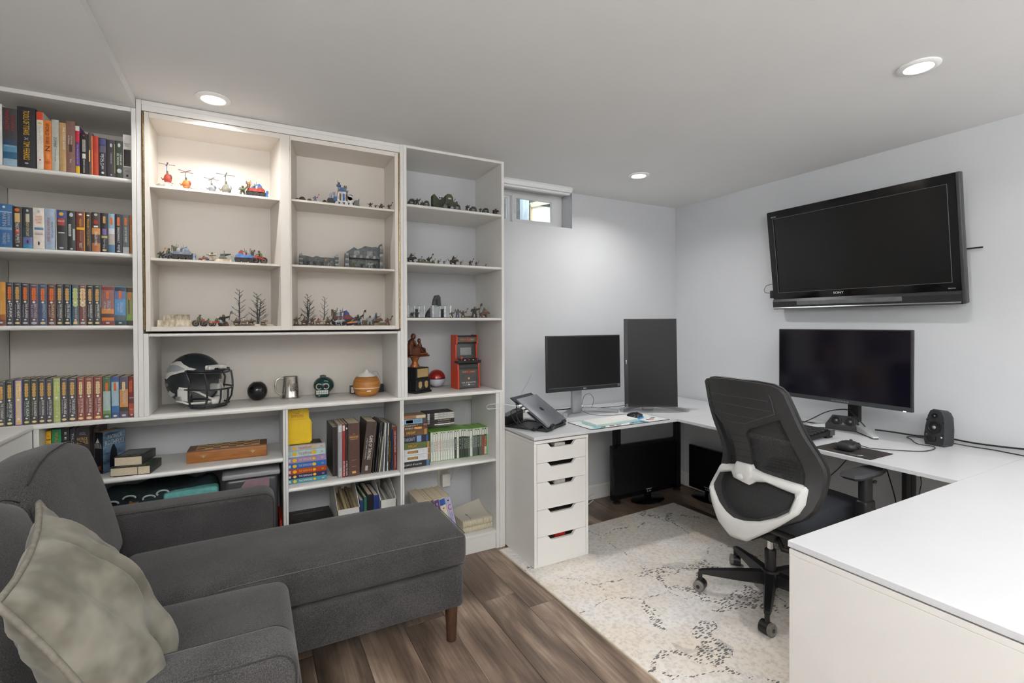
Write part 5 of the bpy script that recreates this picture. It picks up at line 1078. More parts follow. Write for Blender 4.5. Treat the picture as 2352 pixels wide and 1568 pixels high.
zt = ZG+at(1000, 986, y=y0g).z-ZG; yd = y0g+.045
zz_ = max(at(1010, 977, y=yd).z, ZG+.198); ztop = at(1010, 947.5, y=yd).z; n = 6; hh = (ztop-zz_)/n
dl6 = [('white', (206, 206, 200), 'at the top of the six', 'k'), ('white', (206, 206, 200), 'second from top', 'k'), ('white', (206, 206, 200), 'third from top', 'k'), ('black', (44, 44, 46), 'with cream italic title', 'c'), ('black', (46, 46, 48), 'second from bottom', 's'), ('white edged black', (40, 40, 42), 'at the bottom of the six', 'w')]
for i in range(n):
    z0 = zz_+hh*(n-1-i); nm, rgb, ps, ink = dl6[i]
    x0, x1 = at(980.5, 960, y=yd).x, at(1043.5, 955, y=yd).x
    spinebox(x0, x1, yd, z0, z0+hh, .12, (40, 40, 42), '%s disc case lying on the green cases, %s' % (nm, ps), 'disc cases on the game row', 'disc_case', 'game', [(['FINAL FANTASY X', 'FINAL FANTASY XII', 'JOHN MADDEN 2005', 'X-MEN LEGENDS II', 'WARRIOR WITHIN', ''][i] or '-', .62, .45, .5, ink)], [(.02, .1, (196, 196, 190)), (.27, .99, rgb)] if i < 3 else [(.02, .1, (150, 150, 146)), (.27, .99, rgb)] if i < 5 else [(.27, .99, (206, 206, 196), .3, .9)])
# bottom right: leaning textbooks and wire-bound stacks
ZB = .1098
def lb(u0, u1, vt, rgb, label, foot, **kw):
    yy = 2.70
    x0 = at(u0, 1230, y=yy).x; x1 = at(u1, 1230, y=yy).x; return x0, x1
yb2 = at(1052, 1228, z=ZB).y
xL = at(1052.5, 1225, y=yb2).x; tex = [(.034, (176, 176, 206), 'lilac textbook leaning left with big red letter', 'l'), (.034, (212, 204, 184), 'cream textbook with blue cap, left of the lilac one', 'b'), (.030, (204, 198, 186), 'white textbook with purple cap', 'p'), (.016, (92, 92, 84), 'slim olive-grey textbook, fourth from right', 'k'), (.018, (206, 196, 176), 'cream textbook with red label', 'r'), (.05, (214, 206, 188), 'thick cream book block at the left of the textbooks', 'n')]
x = xL; ln = R_(-12.5); Ht = .235
for w, rgb, lbl, kind in tex:
    kw = dict(bands=[], texts=[])
    if kind == 'l': kw = dict(texts=[('HOW TO', .50, .2, .22, 'p', .16), ('PROGRAM', .50, .2, .22, 'p', -.14), ('C', .74, .14, .62, 'r', 0, UPRIGHT)], bands=[(.0, .22, (160, 164, 196))], emb=(.92, 'k', .3, .9))
    if kind == 'b': kw = dict(bands=[(.82, .98, (46, 86, 160))], emb=(.74, 'r', .26, 1))
    if kind == 'p': kw = dict(bands=[(.6, .98, (96, 56, 116))], texts=[('linear', .8, .2, .3, 'w'), ('C', .5, .06, .4, 'k', 0, UPRIGHT)])
    if kind == 'r': kw = dict(bands=[(.78, .98, (196, 56, 60))])
    if kind == 'k': kw = dict(texts=[('POWER', .75, .2, .4, 'w')], bands=[(.6, .97, (70, 72, 62))])
    q = w/math.cos(ln)
    book(x-w, x, ZB+.001+abs(w/2*math.sin(ln)), Ht, yb2, .22, rgb, lbl, 'textbooks on the bottom right shelf', lean=ln, name='textbook', **kw)
    x -= q+.0006
SPW = mat('cream_paper_cover', (206, 200, 186), .7, var=.03, scale=6); WIRE = mat('cream_wire', (222, 214, 190), .45, var=.03)
a = at(1064, 1226, z=ZB); b = at(1134, 1209, z=ZB); ang = math.atan2(b.y-a.y, b.x-a.x); Ls = min((b-a).length, .215)
for k in range(2):
    hh = .030 if k == 0 else .034
    t = thing('spiral_notebook', ('lower' if k == 0 else 'upper')+' thick cream wire-bound book of the pair on the bottom right shelf', 'notebook', (a.x, a.y, ZB+.0008+k*.0335), ang, 'wire-bound books')
    mb = MB()
    n = 10; vs = []; 
    for j in range(n+1):
        for i in range(n+1):
            u, v = i/n, j/n; lift = .035*max(0, v-.35)**2*max(0, .2+u*.9)*(1.2 if k else 0)*2.2
            vs.append((u*Ls, v*.20, hh+lift))
    fs = [(j*(n+1)+i, j*(n+1)+i+1, (j+1)*(n+1)+i+1, (j+1)*(n+1)+i) for i in range(n) for j in range(n)]
    part('pages', MB().rbox(.002, .008, .001, Ls-.002, .20, hh-.001, .001, 1), PAGES, t)
    mb.add(vs, fs).add([(x_, y_, z_+.0014) for x_, y_, z_ in vs], [f for f in fs]); part('cover', mb, SPW, t, 60)
    for i in range(20):
        xx = Ls*(i+.5)/20; part('wire_ring', MB().tube([(xx, .010+.014*math.cos(R_(q_)), hh/2+(hh/2+.002)*math.sin(R_(q_))) for q_ in range(90, 271, 20)], .0028, 6), WIRE, t, 60)
    if k: text(t, 'Math Toolkit', (Ls*.3, .06, hh+.0036), .08, .010, INK['k'], Matrix.Rotation(R_(90), 4, 'Z') @ FLAT); 
# behind the sofa arm: clothes, tub, folder
t = thing('folded_jersey', 'dark teal and white folded jersey in a heap under the chess box shelf', 'clothing', (-.27, 2.80, .1102))
mb = MB(); mb.rcube((-.32, -.12, 0), (.13, .16, .49), .05, 4, 8, None, lambda p: p+Vector((0, .012*math.sin(p.x*40+p.z*20), .03*math.sin(p.x*17)*math.cos(p.y*23)*(p.z/.5))))
part('cloth', mb, mat('dark_teal_cloth', (18, 34, 38), .9, var=.4, scale=20), t, 60)
mb = MB(); mb.rcube((-.08, -.135, .43), (.135, -.06, .487), .016, 4, 5); part('teal_sleeve', mb, mat('pale_teal_cloth', (96, 160, 156), .9, var=.15, scale=30), t, 60)
mb = MB()
for k, (x, z) in enumerate([(-.26, .47), (-.2, .485), (-.13, .475), (-.08, .49)]): mb.tube([(x+.022*math.cos(R_(q)), -.128, z+.012*math.sin(R_(q))) for q in range(0, 170+k*20, 20)], .004, 6)
part('white_lettering', mb, mat('white_print', (170, 178, 176), .8), t, 60)
part('gold_patch', MB().prism([(-.19+.03*math.cos(R_(q*36))*(1 if q % 2 else .5), .455+.02*math.sin(R_(q*36))*(1 if q % 2 else .5)) for q in range(10)], 'y', -.13, -.122), mat('gold_patch', (120, 82, 34), .8), t)
t = thing('storage_tub', 'grey translucent storage tub with pink things inside, under the chess box', 'storage box', (.01, 2.80, .1102))
mb = MB(); mb.rcube((-.12, -.14, 0), (.108, .17, .51), .02, 4, 2); part('tub', mb, mat('smoky_tub', (66, 66, 72), .3, var=.08, scale=5), t, 50)
part('lid', MB().rbox(-.13, -.15, .51, .118, .18, .535, .008, 2), mat('grey_tub_lid', (150, 150, 152), .4, var=.03), t, 40)
part('pink_contents', MB().prism([(-.09, .30), (-.02, .30), (.03, .38), (.07, .46), (.07, .50), (-.03, .5), (-.07, .44), (-.1, .36)], 'y', -.1416, -.1402), mat('pink_cloth_through_tub', (136, 110, 116), .5, var=.06), t)
t = thing('folder', 'bright red folder standing beside the storage tub', 'folder', (.125, 2.68, .1102))
part('cover', MB().rbox(0, 0, 0, .006, .22, .27, .0015, 1).rbox(.007, .004, 0, .0125, .22, .27, .0015, 1), mat('red_card', (214, 56, 36), .5, var=.05), t)
part('paper', MB().box(.0062, .004, .002, .0068, .21, .26), PAGES, t)
# ------------------------------------------------------------------ niche objects
ZN = .9545
def base_at(u, v): p = at(u, v, z=ZN); return p
# football helmet
p = at(448, 900, y=2.835); HB = thing('football_helmet', 'dark green football helmet with white wing and face mask in the niche', 'helmet', (p.x, 2.835, ZN+.0006), R_(-40))
HG = mat('midnight_green_shell', (24, 33, 38), .28, var=.06, scale=10, coat=.3); HW = mat('helmet_white_plastic', (222, 220, 214), .45, var=.02); HGR = mat('helmet_grey_pad', (120, 122, 122), .8, var=.1); HM = mat('mask_dark_metal', (34, 37, 40), .3, var=.05)
def hs(th, ph, k=1.):          # th: azimuth from the front, ph: elevation
    c = math.cos(ph); x = .128*c*math.cos(th); y = .108*c*math.sin(th); z = .128*math.sin(ph)
    if z < 0: z *= 1.0
    return Vector((x*k*(1.04 if x < 0 else 1), y*k, .135+z*k))
def hopen(th, ph):
    a = abs(math.degrees(th)); e = math.degrees(ph)
    if a < 58 and e < 20: return True
    if a < 78 and e < -2-(a-58)*.2 and e > -32: return a < 70
    if e < -58+max(0, (a-100))*.0: return True
    return False
na, ne = 120, 52; mb = MB(); idx = {}
for s, k in ((0, 1.), (1, .93)):
    for i in range(na):
        for j in range(ne+1):
            th = -math.pi+2*math.pi*i/na; ph = R_(-62)+(R_(90)-R_(-62))*j/ne; idx[(s, i, j)] = len(mb.v); mb.v.append(tuple(hs(th, ph, k)))
keep = set()
for i in range(na):
    for j in range(ne):
        th = -math.pi+2*math.pi*(i+.5)/na; ph = R_(-62)+(R_(152))*(j+.5)/ne
        if not hopen(th, ph): keep.add((i, j))
def q4(s, i, j): i2 = (i+1) % na; return [idx[(s, i, j)], idx[(s, i2, j)], idx[(s, i2, j+1)], idx[(s, i, j+1)]]
inner = MB(); inner.v = mb.v
for (i, j) in keep:
    mb.f.append(tuple(q4(0, i, j))); 
    inner.f.append(tuple(reversed(q4(1, i, j))))
    for (di, dj, a, b) in ((1, 0, 1, 2), (-1, 0, 3, 0), (0, 1, 2, 3), (0, -1, 0, 1)):
        nb = ((i+di) % na, j+dj)
        if nb not in keep and 0 <= nb[1] < ne or nb[1] < 0:
            o = q4(0, i, j); q = q4(1, i, j); mb.f.append((o[b], o[a], q[a], q[b]))
part('shell', mb, HG, HB, 60); part('inner_padding', inner, HGR, HB, 60)
def onshell(u, e, k=1.006): return hs(R_(u), R_(e), k)
def decal(name, poly, m, k0=1.004, k1=1.012):
    for s in (-1, 1):
        mb = MB(); n = len(poly)
        mb.v = [tuple(onshell(s*a, e, k0)) for a, e in poly]+[tuple(onshell(s*a, e, k1)) for a, e in poly]
        mb.f = [tuple(range(n)), tuple(range(2*n-1, n-1, -1))]+[(i, (i+1) % n, n+(i+1) % n, n+i) for i in range(n)]
        bm = bmesh.new(); V = [bm.verts.new(v) for v in mb.v[n:]]; fc = bm.faces.new(V); bmesh.ops.triangulate(bm, faces=[fc]); bmesh.ops.subdivide_edges(bm, edges=bm.edges[:], cuts=4, use_grid_fill=True)
        for v in bm.verts:
            d = v.co-Vector((0, 0, .135)); L = math.sqrt((d.x/(.128*(1.04 if d.x < 0 else 1)))**2+(d.y/.108)**2+(d.z/.128)**2); v.co = Vector((0, 0, .135))+d*(k1/L)
        me = bpy.data.meshes.new(name); bm.to_mesh(me); bm.free(); me.materials.append(m); me.polygons.foreach_set('use_smooth', [True]*len(me.polygons))
        o = bpy.data.objects.new(name, me); COL.objects.link(o); o.parent = HB
wing = [(46, 26), (62, 30), (78, 38), (92, 46), (106, 46), (118, 42), (134, 36), (124, 34), (140, 28), (128, 27), (144, 20), (130, 20), (142, 12), (126, 14), (132, 5), (116, 11), (118, 3), (104, 12), (90, 16), (74, 20), (58, 22)]
decal('wing_outline', [(a+(a-96)*.06, e+(e-26)*.12) for a, e in wing], MBLACK, 1.004, 1.006)
decal('wing_emblem', wing, HW, 1.006, 1.011)
decal('wing_feather', [(70, 26), (92, 35), (112, 36), (128, 30), (116, 30), (128, 23), (112, 24), (122, 16), (106, 20), (88, 21)], mat('silver_feather', (160, 166, 172), .4), 1.011, 1.014)
for a in (118, 62): 
    mb = MB(); mb.lathe([(0, 0), (.008, 0), (.008, .004), (0, .005)], 12, Matrix.Translation(onshell(-a, -8 if a > 100 else -30, 1.0)) @ Matrix.Rotation(R_(90), 4, 'X')); part('rivet', mb, SILVER, HB, 40)
mb = MB(); mb.lathe([(.0, -.004), (.018, -.004), (.018, .002), (0, .002)], 16, Matrix.Translation(onshell(-108, -26, .995)) @ Matrix.Rotation(R_(80), 4, 'X')); part('ear_hole', mb, mat('helmet_ear_hole', (150, 154, 156), .7), HB, 40)
part('vent_hole', MB().rbox(-.008, -.003, -.004, .008, .003, .004, .001, 1, Matrix.Translation(onshell(-95, 66, 1.0))), BLACK, HB)
for z, bulge in ((.178, .02), (.165, .024)): pass
def bar(pts, r=.0042): return MB().tube(pts, r, 8)
def arcb(z, fx, w, x0, n=16): return [(x0+(fx-x0)*math.sin(math.pi*i/n)**.6, w*math.cos(math.pi*i/n), z-.006*math.sin(math.pi*i/n)) for i in range(n+1)]
part('face_mask_bar', bar(arcb(.186, .150, .100, .055)), HM, HB, 60); part('face_mask_bar', bar(arcb(.176, .156, .104, .05)), HM, HB, 60)
part('face_mask_bar', bar(arcb(.098, .172, .104, .045)), HM, HB, 60)
part('face_mask_bar', bar([(x_, y_, .02) for x_, y_, z_ in arcb(.02, .160, .085, .05)]), HM, HB, 60); part('face_mask_bar', bar([(x_, y_, .008) for x_, y_, z_ in arcb(.02, .150, .075, .05)]), HM, HB, 60)
for y in (-.078, -.028, .028, .078):
    xf = lambda f, w: .05+(f-.05)*max(.05, 1-(y/w)**2)**.3
    part('face_mask_post', bar([(xf(.156, .104), y*1.05, .174), (xf(.168, .104), y*1.02, .135), (xf(.172, .104), y, .094), (xf(.170, .1), y*.95, .05), (xf(.158, .09), y*.85, .012)]) if abs(y) > .05 else bar([(xf(.172, .104), y*.8, .094), (xf(.170, .1), y*.8, .05), (xf(.158, .09), y*.8, .012)]), HM, HB, 60)
for s in (-1, 1): part('face_mask_side', bar([(.05, s*.103, .186), (.075, s*.108, .14), (.07, s*.106, .098), (.062, s*.098, .05), (.058, s*.085, .014)]), HM, HB, 60)
for y in (-.038, .038): part('mask_clip', MB().rbox(-.014, -.016, -.006, .014, .016, .012, .004, 2, Matrix.Translation((.122, y, .192))), HW, HB, 50)
part('brow_strip', MB().rbox(-.005, -.055, -.006, .006, .055, .010, .003, 2, Matrix.Translation((.116, 0, .197))), HW, HB, 50)
mb = MB()
for s in (-1, 1): mb.tube([(.02, s*.108, .105), (.06, s*.1, .10), (.09, s*.075, .085), (.12, s*.035, .05), (.135, 0, .036)], .0055, 6); mb.tube([(.0, s*.104, .045), (.05, s*.09, .03), (.10, s*.05, .03), (.135, 0, .034)], .0055, 6)
part('chin_strap', mb, HW, HB, 60)
part('chin_cup', MB().ball((.128, 0, .034), .018, .036, .022, 14, 8), HW, HB, 60)
for s in (-1, 1): mb = MB(); mb.rbox(.0, s*.094-.012, .04, .06, s*.094+.012, .105, .012, 3); part('jaw_pad', mb, HW, HB, 50)
part('rear_buckle', MB().rbox(.0, -.112, .045, .03, -.100, .065, .003, 2), SILVER, HB, 40)
# black sphere, mug, skull, diffuser
p = at(591.5, 918.5, z=ZN); s = (at(615, 898, y=p.y).x-at(568, 898, y=p.y).x)/2; hh = at(591, 877, y=p.y).z-ZN
t = thing('sphere_vase', 'glossy black spherical candle holder in the niche', 'vase', (p.x, p.y+.0, ZN+.0006))
part('body', MB().lathe([(0, 0), (.4*s, 0)]+[(s*math.cos(R_(a)), hh*.5+hh*.5*math.sin(R_(a))/math.sin(R_(66))) for a in range(-62, 67, 8)]+[(.3*s, hh*.97), (0, hh*.97)], 36), mat('black_glaze', (20, 20, 22), .12, var=.05), t, 50)
part('rim', MB().lathe([(.28*s, hh*.985), (.42*s, hh*1.01), (.40*s, hh*1.02), (.28*s, hh*1.0)], 30), mat('grey_rim', (170, 172, 172), .4), t, 50)
p = at(669, 917, z=ZN); r = (at(692, 915, y=p.y).x-at(645, 915, y=p.y).x)/2; hh = at(668, 866, y=p.y).z-ZN
PEW = mat('pewter', (206, 200, 192), .24, .9, var=.06, scale=30)
t = thing('pewter_mug', 'pewter tankard mug with engraved panel in the niche', 'mug', (p.x, p.y+r*.9, ZN+.0006))
part('body', MB().lathe([(0, 0), (r, 0), (r, hh*.03), (r*.93, hh*.06), (r*.88, hh*.12), (r*.80, hh*.5), (r*.74, hh*.96), (r*.77, hh*.985), (r*.77, hh), (r*.70, hh), (r*.70, hh*.93), (r*.72, hh*.1), (0, hh*.08)], 40), PEW, t, 40)
mb = MB()
for k in range(5): 
    a0 = R_(-100+k*14); mb.add([(r*.835*math.cos(a0), r*.835*math.sin(a0), hh*.34), (r*.835*math.cos(a0+R_(14)), r*.835*math.sin(a0+R_(14)), hh*.34), (r*.795*math.cos(a0+R_(14)), r*.795*math.sin(a0+R_(14)), hh*.70), (r*.795*math.cos(a0), r*.795*math.sin(a0), hh*.70)], [(0, 1, 2, 3)])
part('engraved_panel', mb, mat('engraved_pewter', (130, 126, 118), .45, .8, var=.5, scale=220, bump=.6, bscale=300), t)
part('handle', MB().tube([(-r*.74, -.012, hh*.93), (-r*1.1, -.015, hh*.97), (-r*1.42, -.018, hh*.86), (-r*1.5, -.018, hh*.6), (-r*1.42, -.018, hh*.32), (-r*1.1, -.014, hh*.22), (-r*.84, -.012, hh*.24)], .0052, 8), PEW, t, 60)
p = at(744, 912, z=ZN); hh = at(742, 867, y=p.y).z-ZN; w = (at(767, 890, y=p.y).x-at(719, 890, y=p.y).x)/2
t = thing('sugar_skull', 'dark green painted ceramic sugar skull in the niche', 'ornament', (p.x, p.y+.035, ZN+.0006), R_(-8))
SG = mat('dark_green_glaze', (20, 58, 54), .22, var=.1)
mb = MB(); mb.ball((.004, .006, hh*.58), w, w*1.02, hh*.43, 24, 14); mb.rcube((-w*.72, -w*.95, 0), (w*.62, w*.5, hh*.45), .016, 4, 3); part('skull', mb, SG, t, 60)
FW = mat('white_slip_paint', (206, 210, 204), .5, var=.05)
def sk(x, z): return -w*1.02*math.sqrt(max(.03, 1-(x/w)**2-((z-hh*.58)/(hh*.43))**2))+.004
for ex_ in (-.36, .30):
    cx, cz = ex_*w, hh*.56
    mb = MB()
    for k in range(14):
        a = 2*math.pi*k/14; mb.ball((cx+w*.27*math.cos(a), sk(cx, cz)-.0005+.004*abs(math.cos(a)), cz+w*.27*math.sin(a)), w*.058, .0022, w*.058, 8, 5)
    part('eye_petals', mb, FW, t, 60)
    part('eye_socket', MB().ball((cx, sk(cx, cz)+.001, cz), w*.16, .004, w*.16, 14, 8), mat('dark_red_socket', (46, 12, 16), .6), t, 60)
part('nose', MB().prism([(-.10*w-.004, hh*.40), (.10*w-.004, hh*.40), (-.004, hh*.52)], 'y', -w*1.02, -w*.9), MBLACK, t)
mb = MB()
for i in range(7):
    for j in range(2): x = (-.62+i*.165)*w; mb.rbox(x, -w*.985, hh*(.17+.105*j), x+.145*w, -w*.9, hh*(.265+.105*j), .0012, 1)
part('teeth', mb, FW, t)
mb = MB(); mb.tube([(w*.3+q*.9*w*.05*math.cos(q), -w*.70+q*.01, hh*.16+w*.05*q*math.sin(q)) for q in [k*.5 for k in range(9)]], .0012, 5); mb.tube([(-w*.3+w*.03*q*math.cos(q), -w*.96, hh*.09+w*.03*q*math.sin(q)) for q in [k*.5 for k in range(8)]], .0012, 5)
mb.tube([(w*.1, -w*.9, hh*.84), (w*.4, -w*.72, hh*.82), (w*.7, -w*.5, hh*.7), (w*.85, -w*.3, hh*.6)], .0014, 5)
part('scrollwork', mb, FW, t, 60)
part('top_plug', MB().lathe([(0, hh*.98), (w*.3, hh*.98), (w*.3, hh*1.07), (w*.2, hh*1.1), (0, hh*1.1)], 16), mat('grey_plug', (80, 88, 88), .5), t, 40)
p = at(847, 911, z=ZN); r = (at(876, 890, y=p.y).x-at(813, 890, y=p.y).x)/2; hz = at(846, 866, y=p.y).z-ZN; ht = at(846, 851, y=p.y).z-ZN
DW = mat('light_wood_grain', (190, 130, 58), .45, rgb2=(150, 94, 34), scale=8, stretch=(1.2, 1.2, 7), detail=4)
t = thing('aroma_diffuser', 'round wood-grain aroma diffuser with white cone in the niche', 'diffuser', (p.x, p.y+r*.75, ZN+.0006))
part('lower_bowl', MB().lathe([(0, 0), (r*.6, 0), (r*.66, .002), (r*.9, hz*.22), (r*.985, hz*.42), (0, hz*.42)], 40), DW, t, 50)
part('light_band', MB().lathe([(0, hz*.42), (r*.995, hz*.42), (r*.997, hz*.45), (0, hz*.45)], 40), mat('pale_band', (226, 214, 196), .4), t, 50)
part('wood_shell', MB().lathe([(0, hz*.452), (r*.997, hz*.452), (r, hz*.55), (r*.95, hz*.75), (r*.84, hz*.92), (r*.72, hz), (0, hz)], 40), DW, t, 50)
part('white_cone', MB().lathe([(r*.70, hz*1.002), (r*.5, hz+.35*(ht-hz)), (r*.2, hz+.6*(ht-hz)), (r*.1, hz+.85*(ht-hz)), (r*.09, ht), (0, ht)], 30), mat('milky_cone', (236, 234, 228), .3, var=.01), t, 60)
part('lens_slot', MB().rbox(-.014, -r*.965, hz*.27, .010, -r*.9, hz*.33, .002, 2), mat('white_slot', (240, 236, 226), .3), t)
part('carry_wire', MB().tube([(r*.45, .0, ht*.9), (r*.8, .01, ht*.92), (r*1.05, .012, hz*.85), (r*1.12, .01, hz*.6), (r*1.0, .0, hz*.45)], .0016, 6), SILVER, t, 60)
a = at(806, 898, y=2.90); b = at(882, 904, y=2.90)
t = thing('storage_box', 'small black box behind the wooden diffuser', 'box', ((a.x+b.x)/2, 2.915, ZN+.0006))
part('case', MB().rbox(-(b.x-a.x)/2, -.012, 0, (b.x-a.x)/2, .03, .045, .002, 1), BLACK, t); part('label_strip', MB().box(-(b.x-a.x)/2+.002, -.0128, .006, -(b.x-a.x)/2+.018, -.0121, .04), INK['w'], t)
# ------------------------------------------------------------------ right bookcase niche: trophy, ball, arcade
p = at(957, 902.5, z=ZN)
t = thing('trophy', 'bronze seated figure trophy on a tall black base in the right bookcase', 'trophy', (p.x+.012, p.y+.04, ZN+.0006), R_(26))
TB = mat('trophy_black', (18, 19, 21), .35, var=.1); BRZ = mat('antique_bronze', (96, 54, 34), .42, .35, var=.35, scale=40); BRL = mat('bright_bronze', (150, 90, 44), .35, .5, var=.25, scale=40); GLD = mat('trophy_gold', (214, 184, 128), .3, .6, var=.05)
wv, hv = .062, .148
part('base', MB().rbox(-wv, -wv, 0, wv, wv, .014, .002, 1).rbox(-wv+.006, -wv+.006, .014, wv-.006, wv-.006, hv*.55, .002, 1), TB, t)
part('upper_block', MB().rbox(-wv+.012, -wv+.012, hv*.55, wv-.012, wv-.012, hv, .002, 1), TB, t)
part('name_plate', MB().box(-.040, -wv+.0108, hv*.62, .044, -wv+.0119, hv*.95), GLD, t)
for x in (-.024, .024):
    part('gold_shield', MB().prism([(x-.014, .062), (x-.007, .066), (x, .070), (x+.007, .066), (x+.014, .062), (x+.012, .052), (x+.014, .042), (x+.008, .031), (x, .027), (x-.008, .031), (x-.014, .042), (x-.012, .052)], 'y', -wv+.0045, -wv+.0058), GLD, t)
part('stem', MB().lathe([(0, hv), (.026, hv), (.027, hv+.008), (.018, hv+.022), (.016, hv+.032), (.024, hv+.05), (.030, hv+.06), (0, hv+.06)], 20, None, (-.012, 0, 0)), BRL, t, 60)
z0 = hv+.06
mb = MB(); mb.rbox(-.078, -.035, z0, .075, .035, z0+.010, .003, 2); mb.rbox(-.066, -.036, z0+.010, .004, .036, z0+.042, .008, 3); mb.rbox(-.080, -.034, z0+.012, -.054, .034, z0+.080, .009, 3)
for s in (-1, 1): mb.rbox(-.066, s*.032-.006, z0+.03, -.006, s*.032+.006, z0+.056, .005, 2)
part('armchair', mb, BRZ, t, 50)
mb = MB(); mb.tube([(-.046, 0, z0+.045), (-.042, 0, z0+.07), (-.036, 0, z0+.094), (-.03, 0, z0+.106)], [.018, .021, .018, .009], 10)
for s in (-1, 1):
    mb.tube([(-.04, s*.010, z0+.05), (-.004, s*.013, z0+.062), (.030, s*.010, z0+.034), (.060, s*.008, z0+.018)], [.013, .012, .009, .006], 8)
    mb.tube([(-.036, s*.020, z0+.094), (-.03, s*.028, z0+.07), (-.008, s*.016, z0+.066)], [.008, .007, .006], 8)
mb.ball((-.024, 0, z0+.120), .016, .014, .018, 12, 8)
part('seated_figure', mb, BRZ, t, 60)
mb = MB(); mb.tube([(.022, 0, z0+.04), (.028, 0, z0+.066), (.026, 0, z0+.084)], [.014, .013, .007], 9); mb.ball((.022, 0, z0+.094), .011, .011, .014, 10, 8)
for s in (-1, 1): mb.tube([(.034, s*.008, z0+.05), (.056, s*.010, z0+.044), (.066, s*.008, z0+.018)], [.008, .007, .005], 8)
part('small_figure', mb, BRZ, t, 60)
part('foot_rest', MB().rbox(.006, -.025, z0+.010, .072, .025, z0+.022, .005, 2), BRL, t, 50)
p = at(1006.5, 889.5, z=ZN); p = Vector((p.x, p.y+.03, ZN)); r = (at(1026, 871, y=p.y).x-at(987, 871, y=p.y).x)/2*.97
t = thing('two_tone_ball', 'glossy red and white ball with dark band beside the trophy', 'ball', (p.x, p.y, ZN+.0006), 0)
def hemi(a0, a1): return [(r*math.cos(R_(a0+(a1-a0)*k/12)), r+r*math.sin(R_(a0+(a1-a0)*k/12))) for k in range(13)]
part('red_half', MB().lathe(hemi(3, 90), 40), mat('candy_red', (150, 30, 26), .25, .2, var=.05, coat=.3), t, 60)
part('white_half', MB().lathe(hemi(-90, -3), 40), mat('cool_white_shell', (206, 208, 220), .35, var=.02), t, 60)
part('dark_band', MB().lathe([(r*.97, r*.945), (r*.995, r*.945), (r*.995, r*1.055), (r*.97, r*1.055)], 40), BLACK, t, 60)
p0 = at(1051, 894, z=ZN); w = (at(1103, 893, y=p0.y).x-at(1051, 893, y=p0.y).x); hh = at(1077, 769, y=p0.y).z-ZN
t = thing('arcade_cabinet', 'miniature red and black arcade cabinet in the right bookcase', 'toy', (p0.x+w/2, p0.y, ZN+.0006), R_(4))
AR = mat('arcade_red', (198, 66, 36), .4, var=.05); AB = mat('arcade_dark', (46, 46, 47), .4, var=.08); ABK = mat('arcade_black', (20, 20, 21), .35)
sidep = [(0, 0), (.10, 0), (.10, hh), (.028, hh), (.018, hh*.975), (.022, hh*.84), (.034, hh*.82), (.034, hh*.56), (.002, hh*.53), (-.004, hh*.48), (.006, hh*.46), (0, hh*.3)]
for s in (-1, 1): part('side_panel', MB().prism(sidep, 'x', s*w/2-(.009 if s > 0 else 0), s*w/2+(0 if s > 0 else .009)), AR, t)
wi = w/2-.0095
part('body', MB().prism([(.003, .004), (.098, .004), (.098, hh*.985), (.030, hh*.985), (.024, hh*.96), (.026, hh*.86), (.050, hh*.84), (.040, hh*.55), (.010, hh*.46), (.003, hh*.4)], 'x', -wi, wi), AB, t)
part('marquee', MB().prism([(.0225, hh*.862), (.0205, hh*.962), (.0235, hh*.962), (.0255, hh*.862)], 'x', -wi, wi), mat('arcade_marquee', (84, 82, 80), .3), t)
part('screen_bezel', MB().prism([(.0375, hh*.56), (.0455, hh*.82), (.0465, hh*.82), (.0395, hh*.56)], 'x', -wi, wi), mat('arcade_bezel', (52, 52, 53), .2), t)
part('screen', MB().prism([(.0375, hh*.62), (.0415, hh*.76), (.0425, hh*.76), (.0385, hh*.62)], 'x', -wi*.62, wi*.55), mat('arcade_screen_grey', (124, 125, 126), .25), t)
part('control_panel', MB().rbox(-w/2-.006, -.016, hh*.475, w/2+.001, .036, hh*.525, .002, 1), ABK, t)
part('joystick', MB().cyl((-w*.3, .008, hh*.525), (-w*.3, .008, hh*.56), .0022).ball((-w*.3, .008, hh*.575), .008, None, None, 12, 8), mat('joystick_orange', (214, 84, 32), .3), t, 60)
for i, c in enumerate([(200, 200, 200), (206, 80, 36), (206, 206, 90), (60, 70, 140)]): part('button', MB().lathe([(0, 0), (.006, 0), (.0055, .005), (0, .006)], 14, None, (-w*.16+i*w*.19, .006, hh*.525)), col(*c, .3), t, 50)
part('front_panel', MB().rbox(-wi+.002, .0012, .006, wi-.002, .0034, hh*.36, .0008, 1), mat('arcade_front', (76, 75, 74), .35, var=.1), t)
MKI = mat('arcade_title_orange', (222, 140, 66), .5)
text(t, 'MORTAL KOMBAT', (0, .0196, hh*.912), w*.66, hh*.035, MKI, Matrix.Rotation(R_(88), 4, 'X')); text(t, 'II', (0, .0190, hh*.91), w*.14, hh*.07, INK['r'], Matrix.Rotation(R_(88), 4, 'X'))
text(t, 'MORTAL KOMBAT', (0, .0006, hh*.31), w*.6, hh*.032, MKI); text(t, 'II', (0, .0004, hh*.31), w*.12, hh*.06, INK['r'])
text(t, 'ULTIMATE', (0, .0006, hh*.115), w*.62, hh*.026, INK['w']); text(t, 'MOBILE ARCADE', (0, .0006, hh*.07), w*.56, hh*.012, INK['s'])
part('round_emblem', MB().prism(ell(.007, .007, 0, hh*.19, 16), 'y', .0004, .0010), GLD, t); part('coin_emblem', MB().prism(ell(.006, .005, 0, hh*.075, 16), 'y', .0000, .0005), INK['w'], t)
t = thing('cord', 'thin white cord on the shelf between the ball and the arcade cabinet', 'cord', tuple(at(1035, 884, z=ZN)))
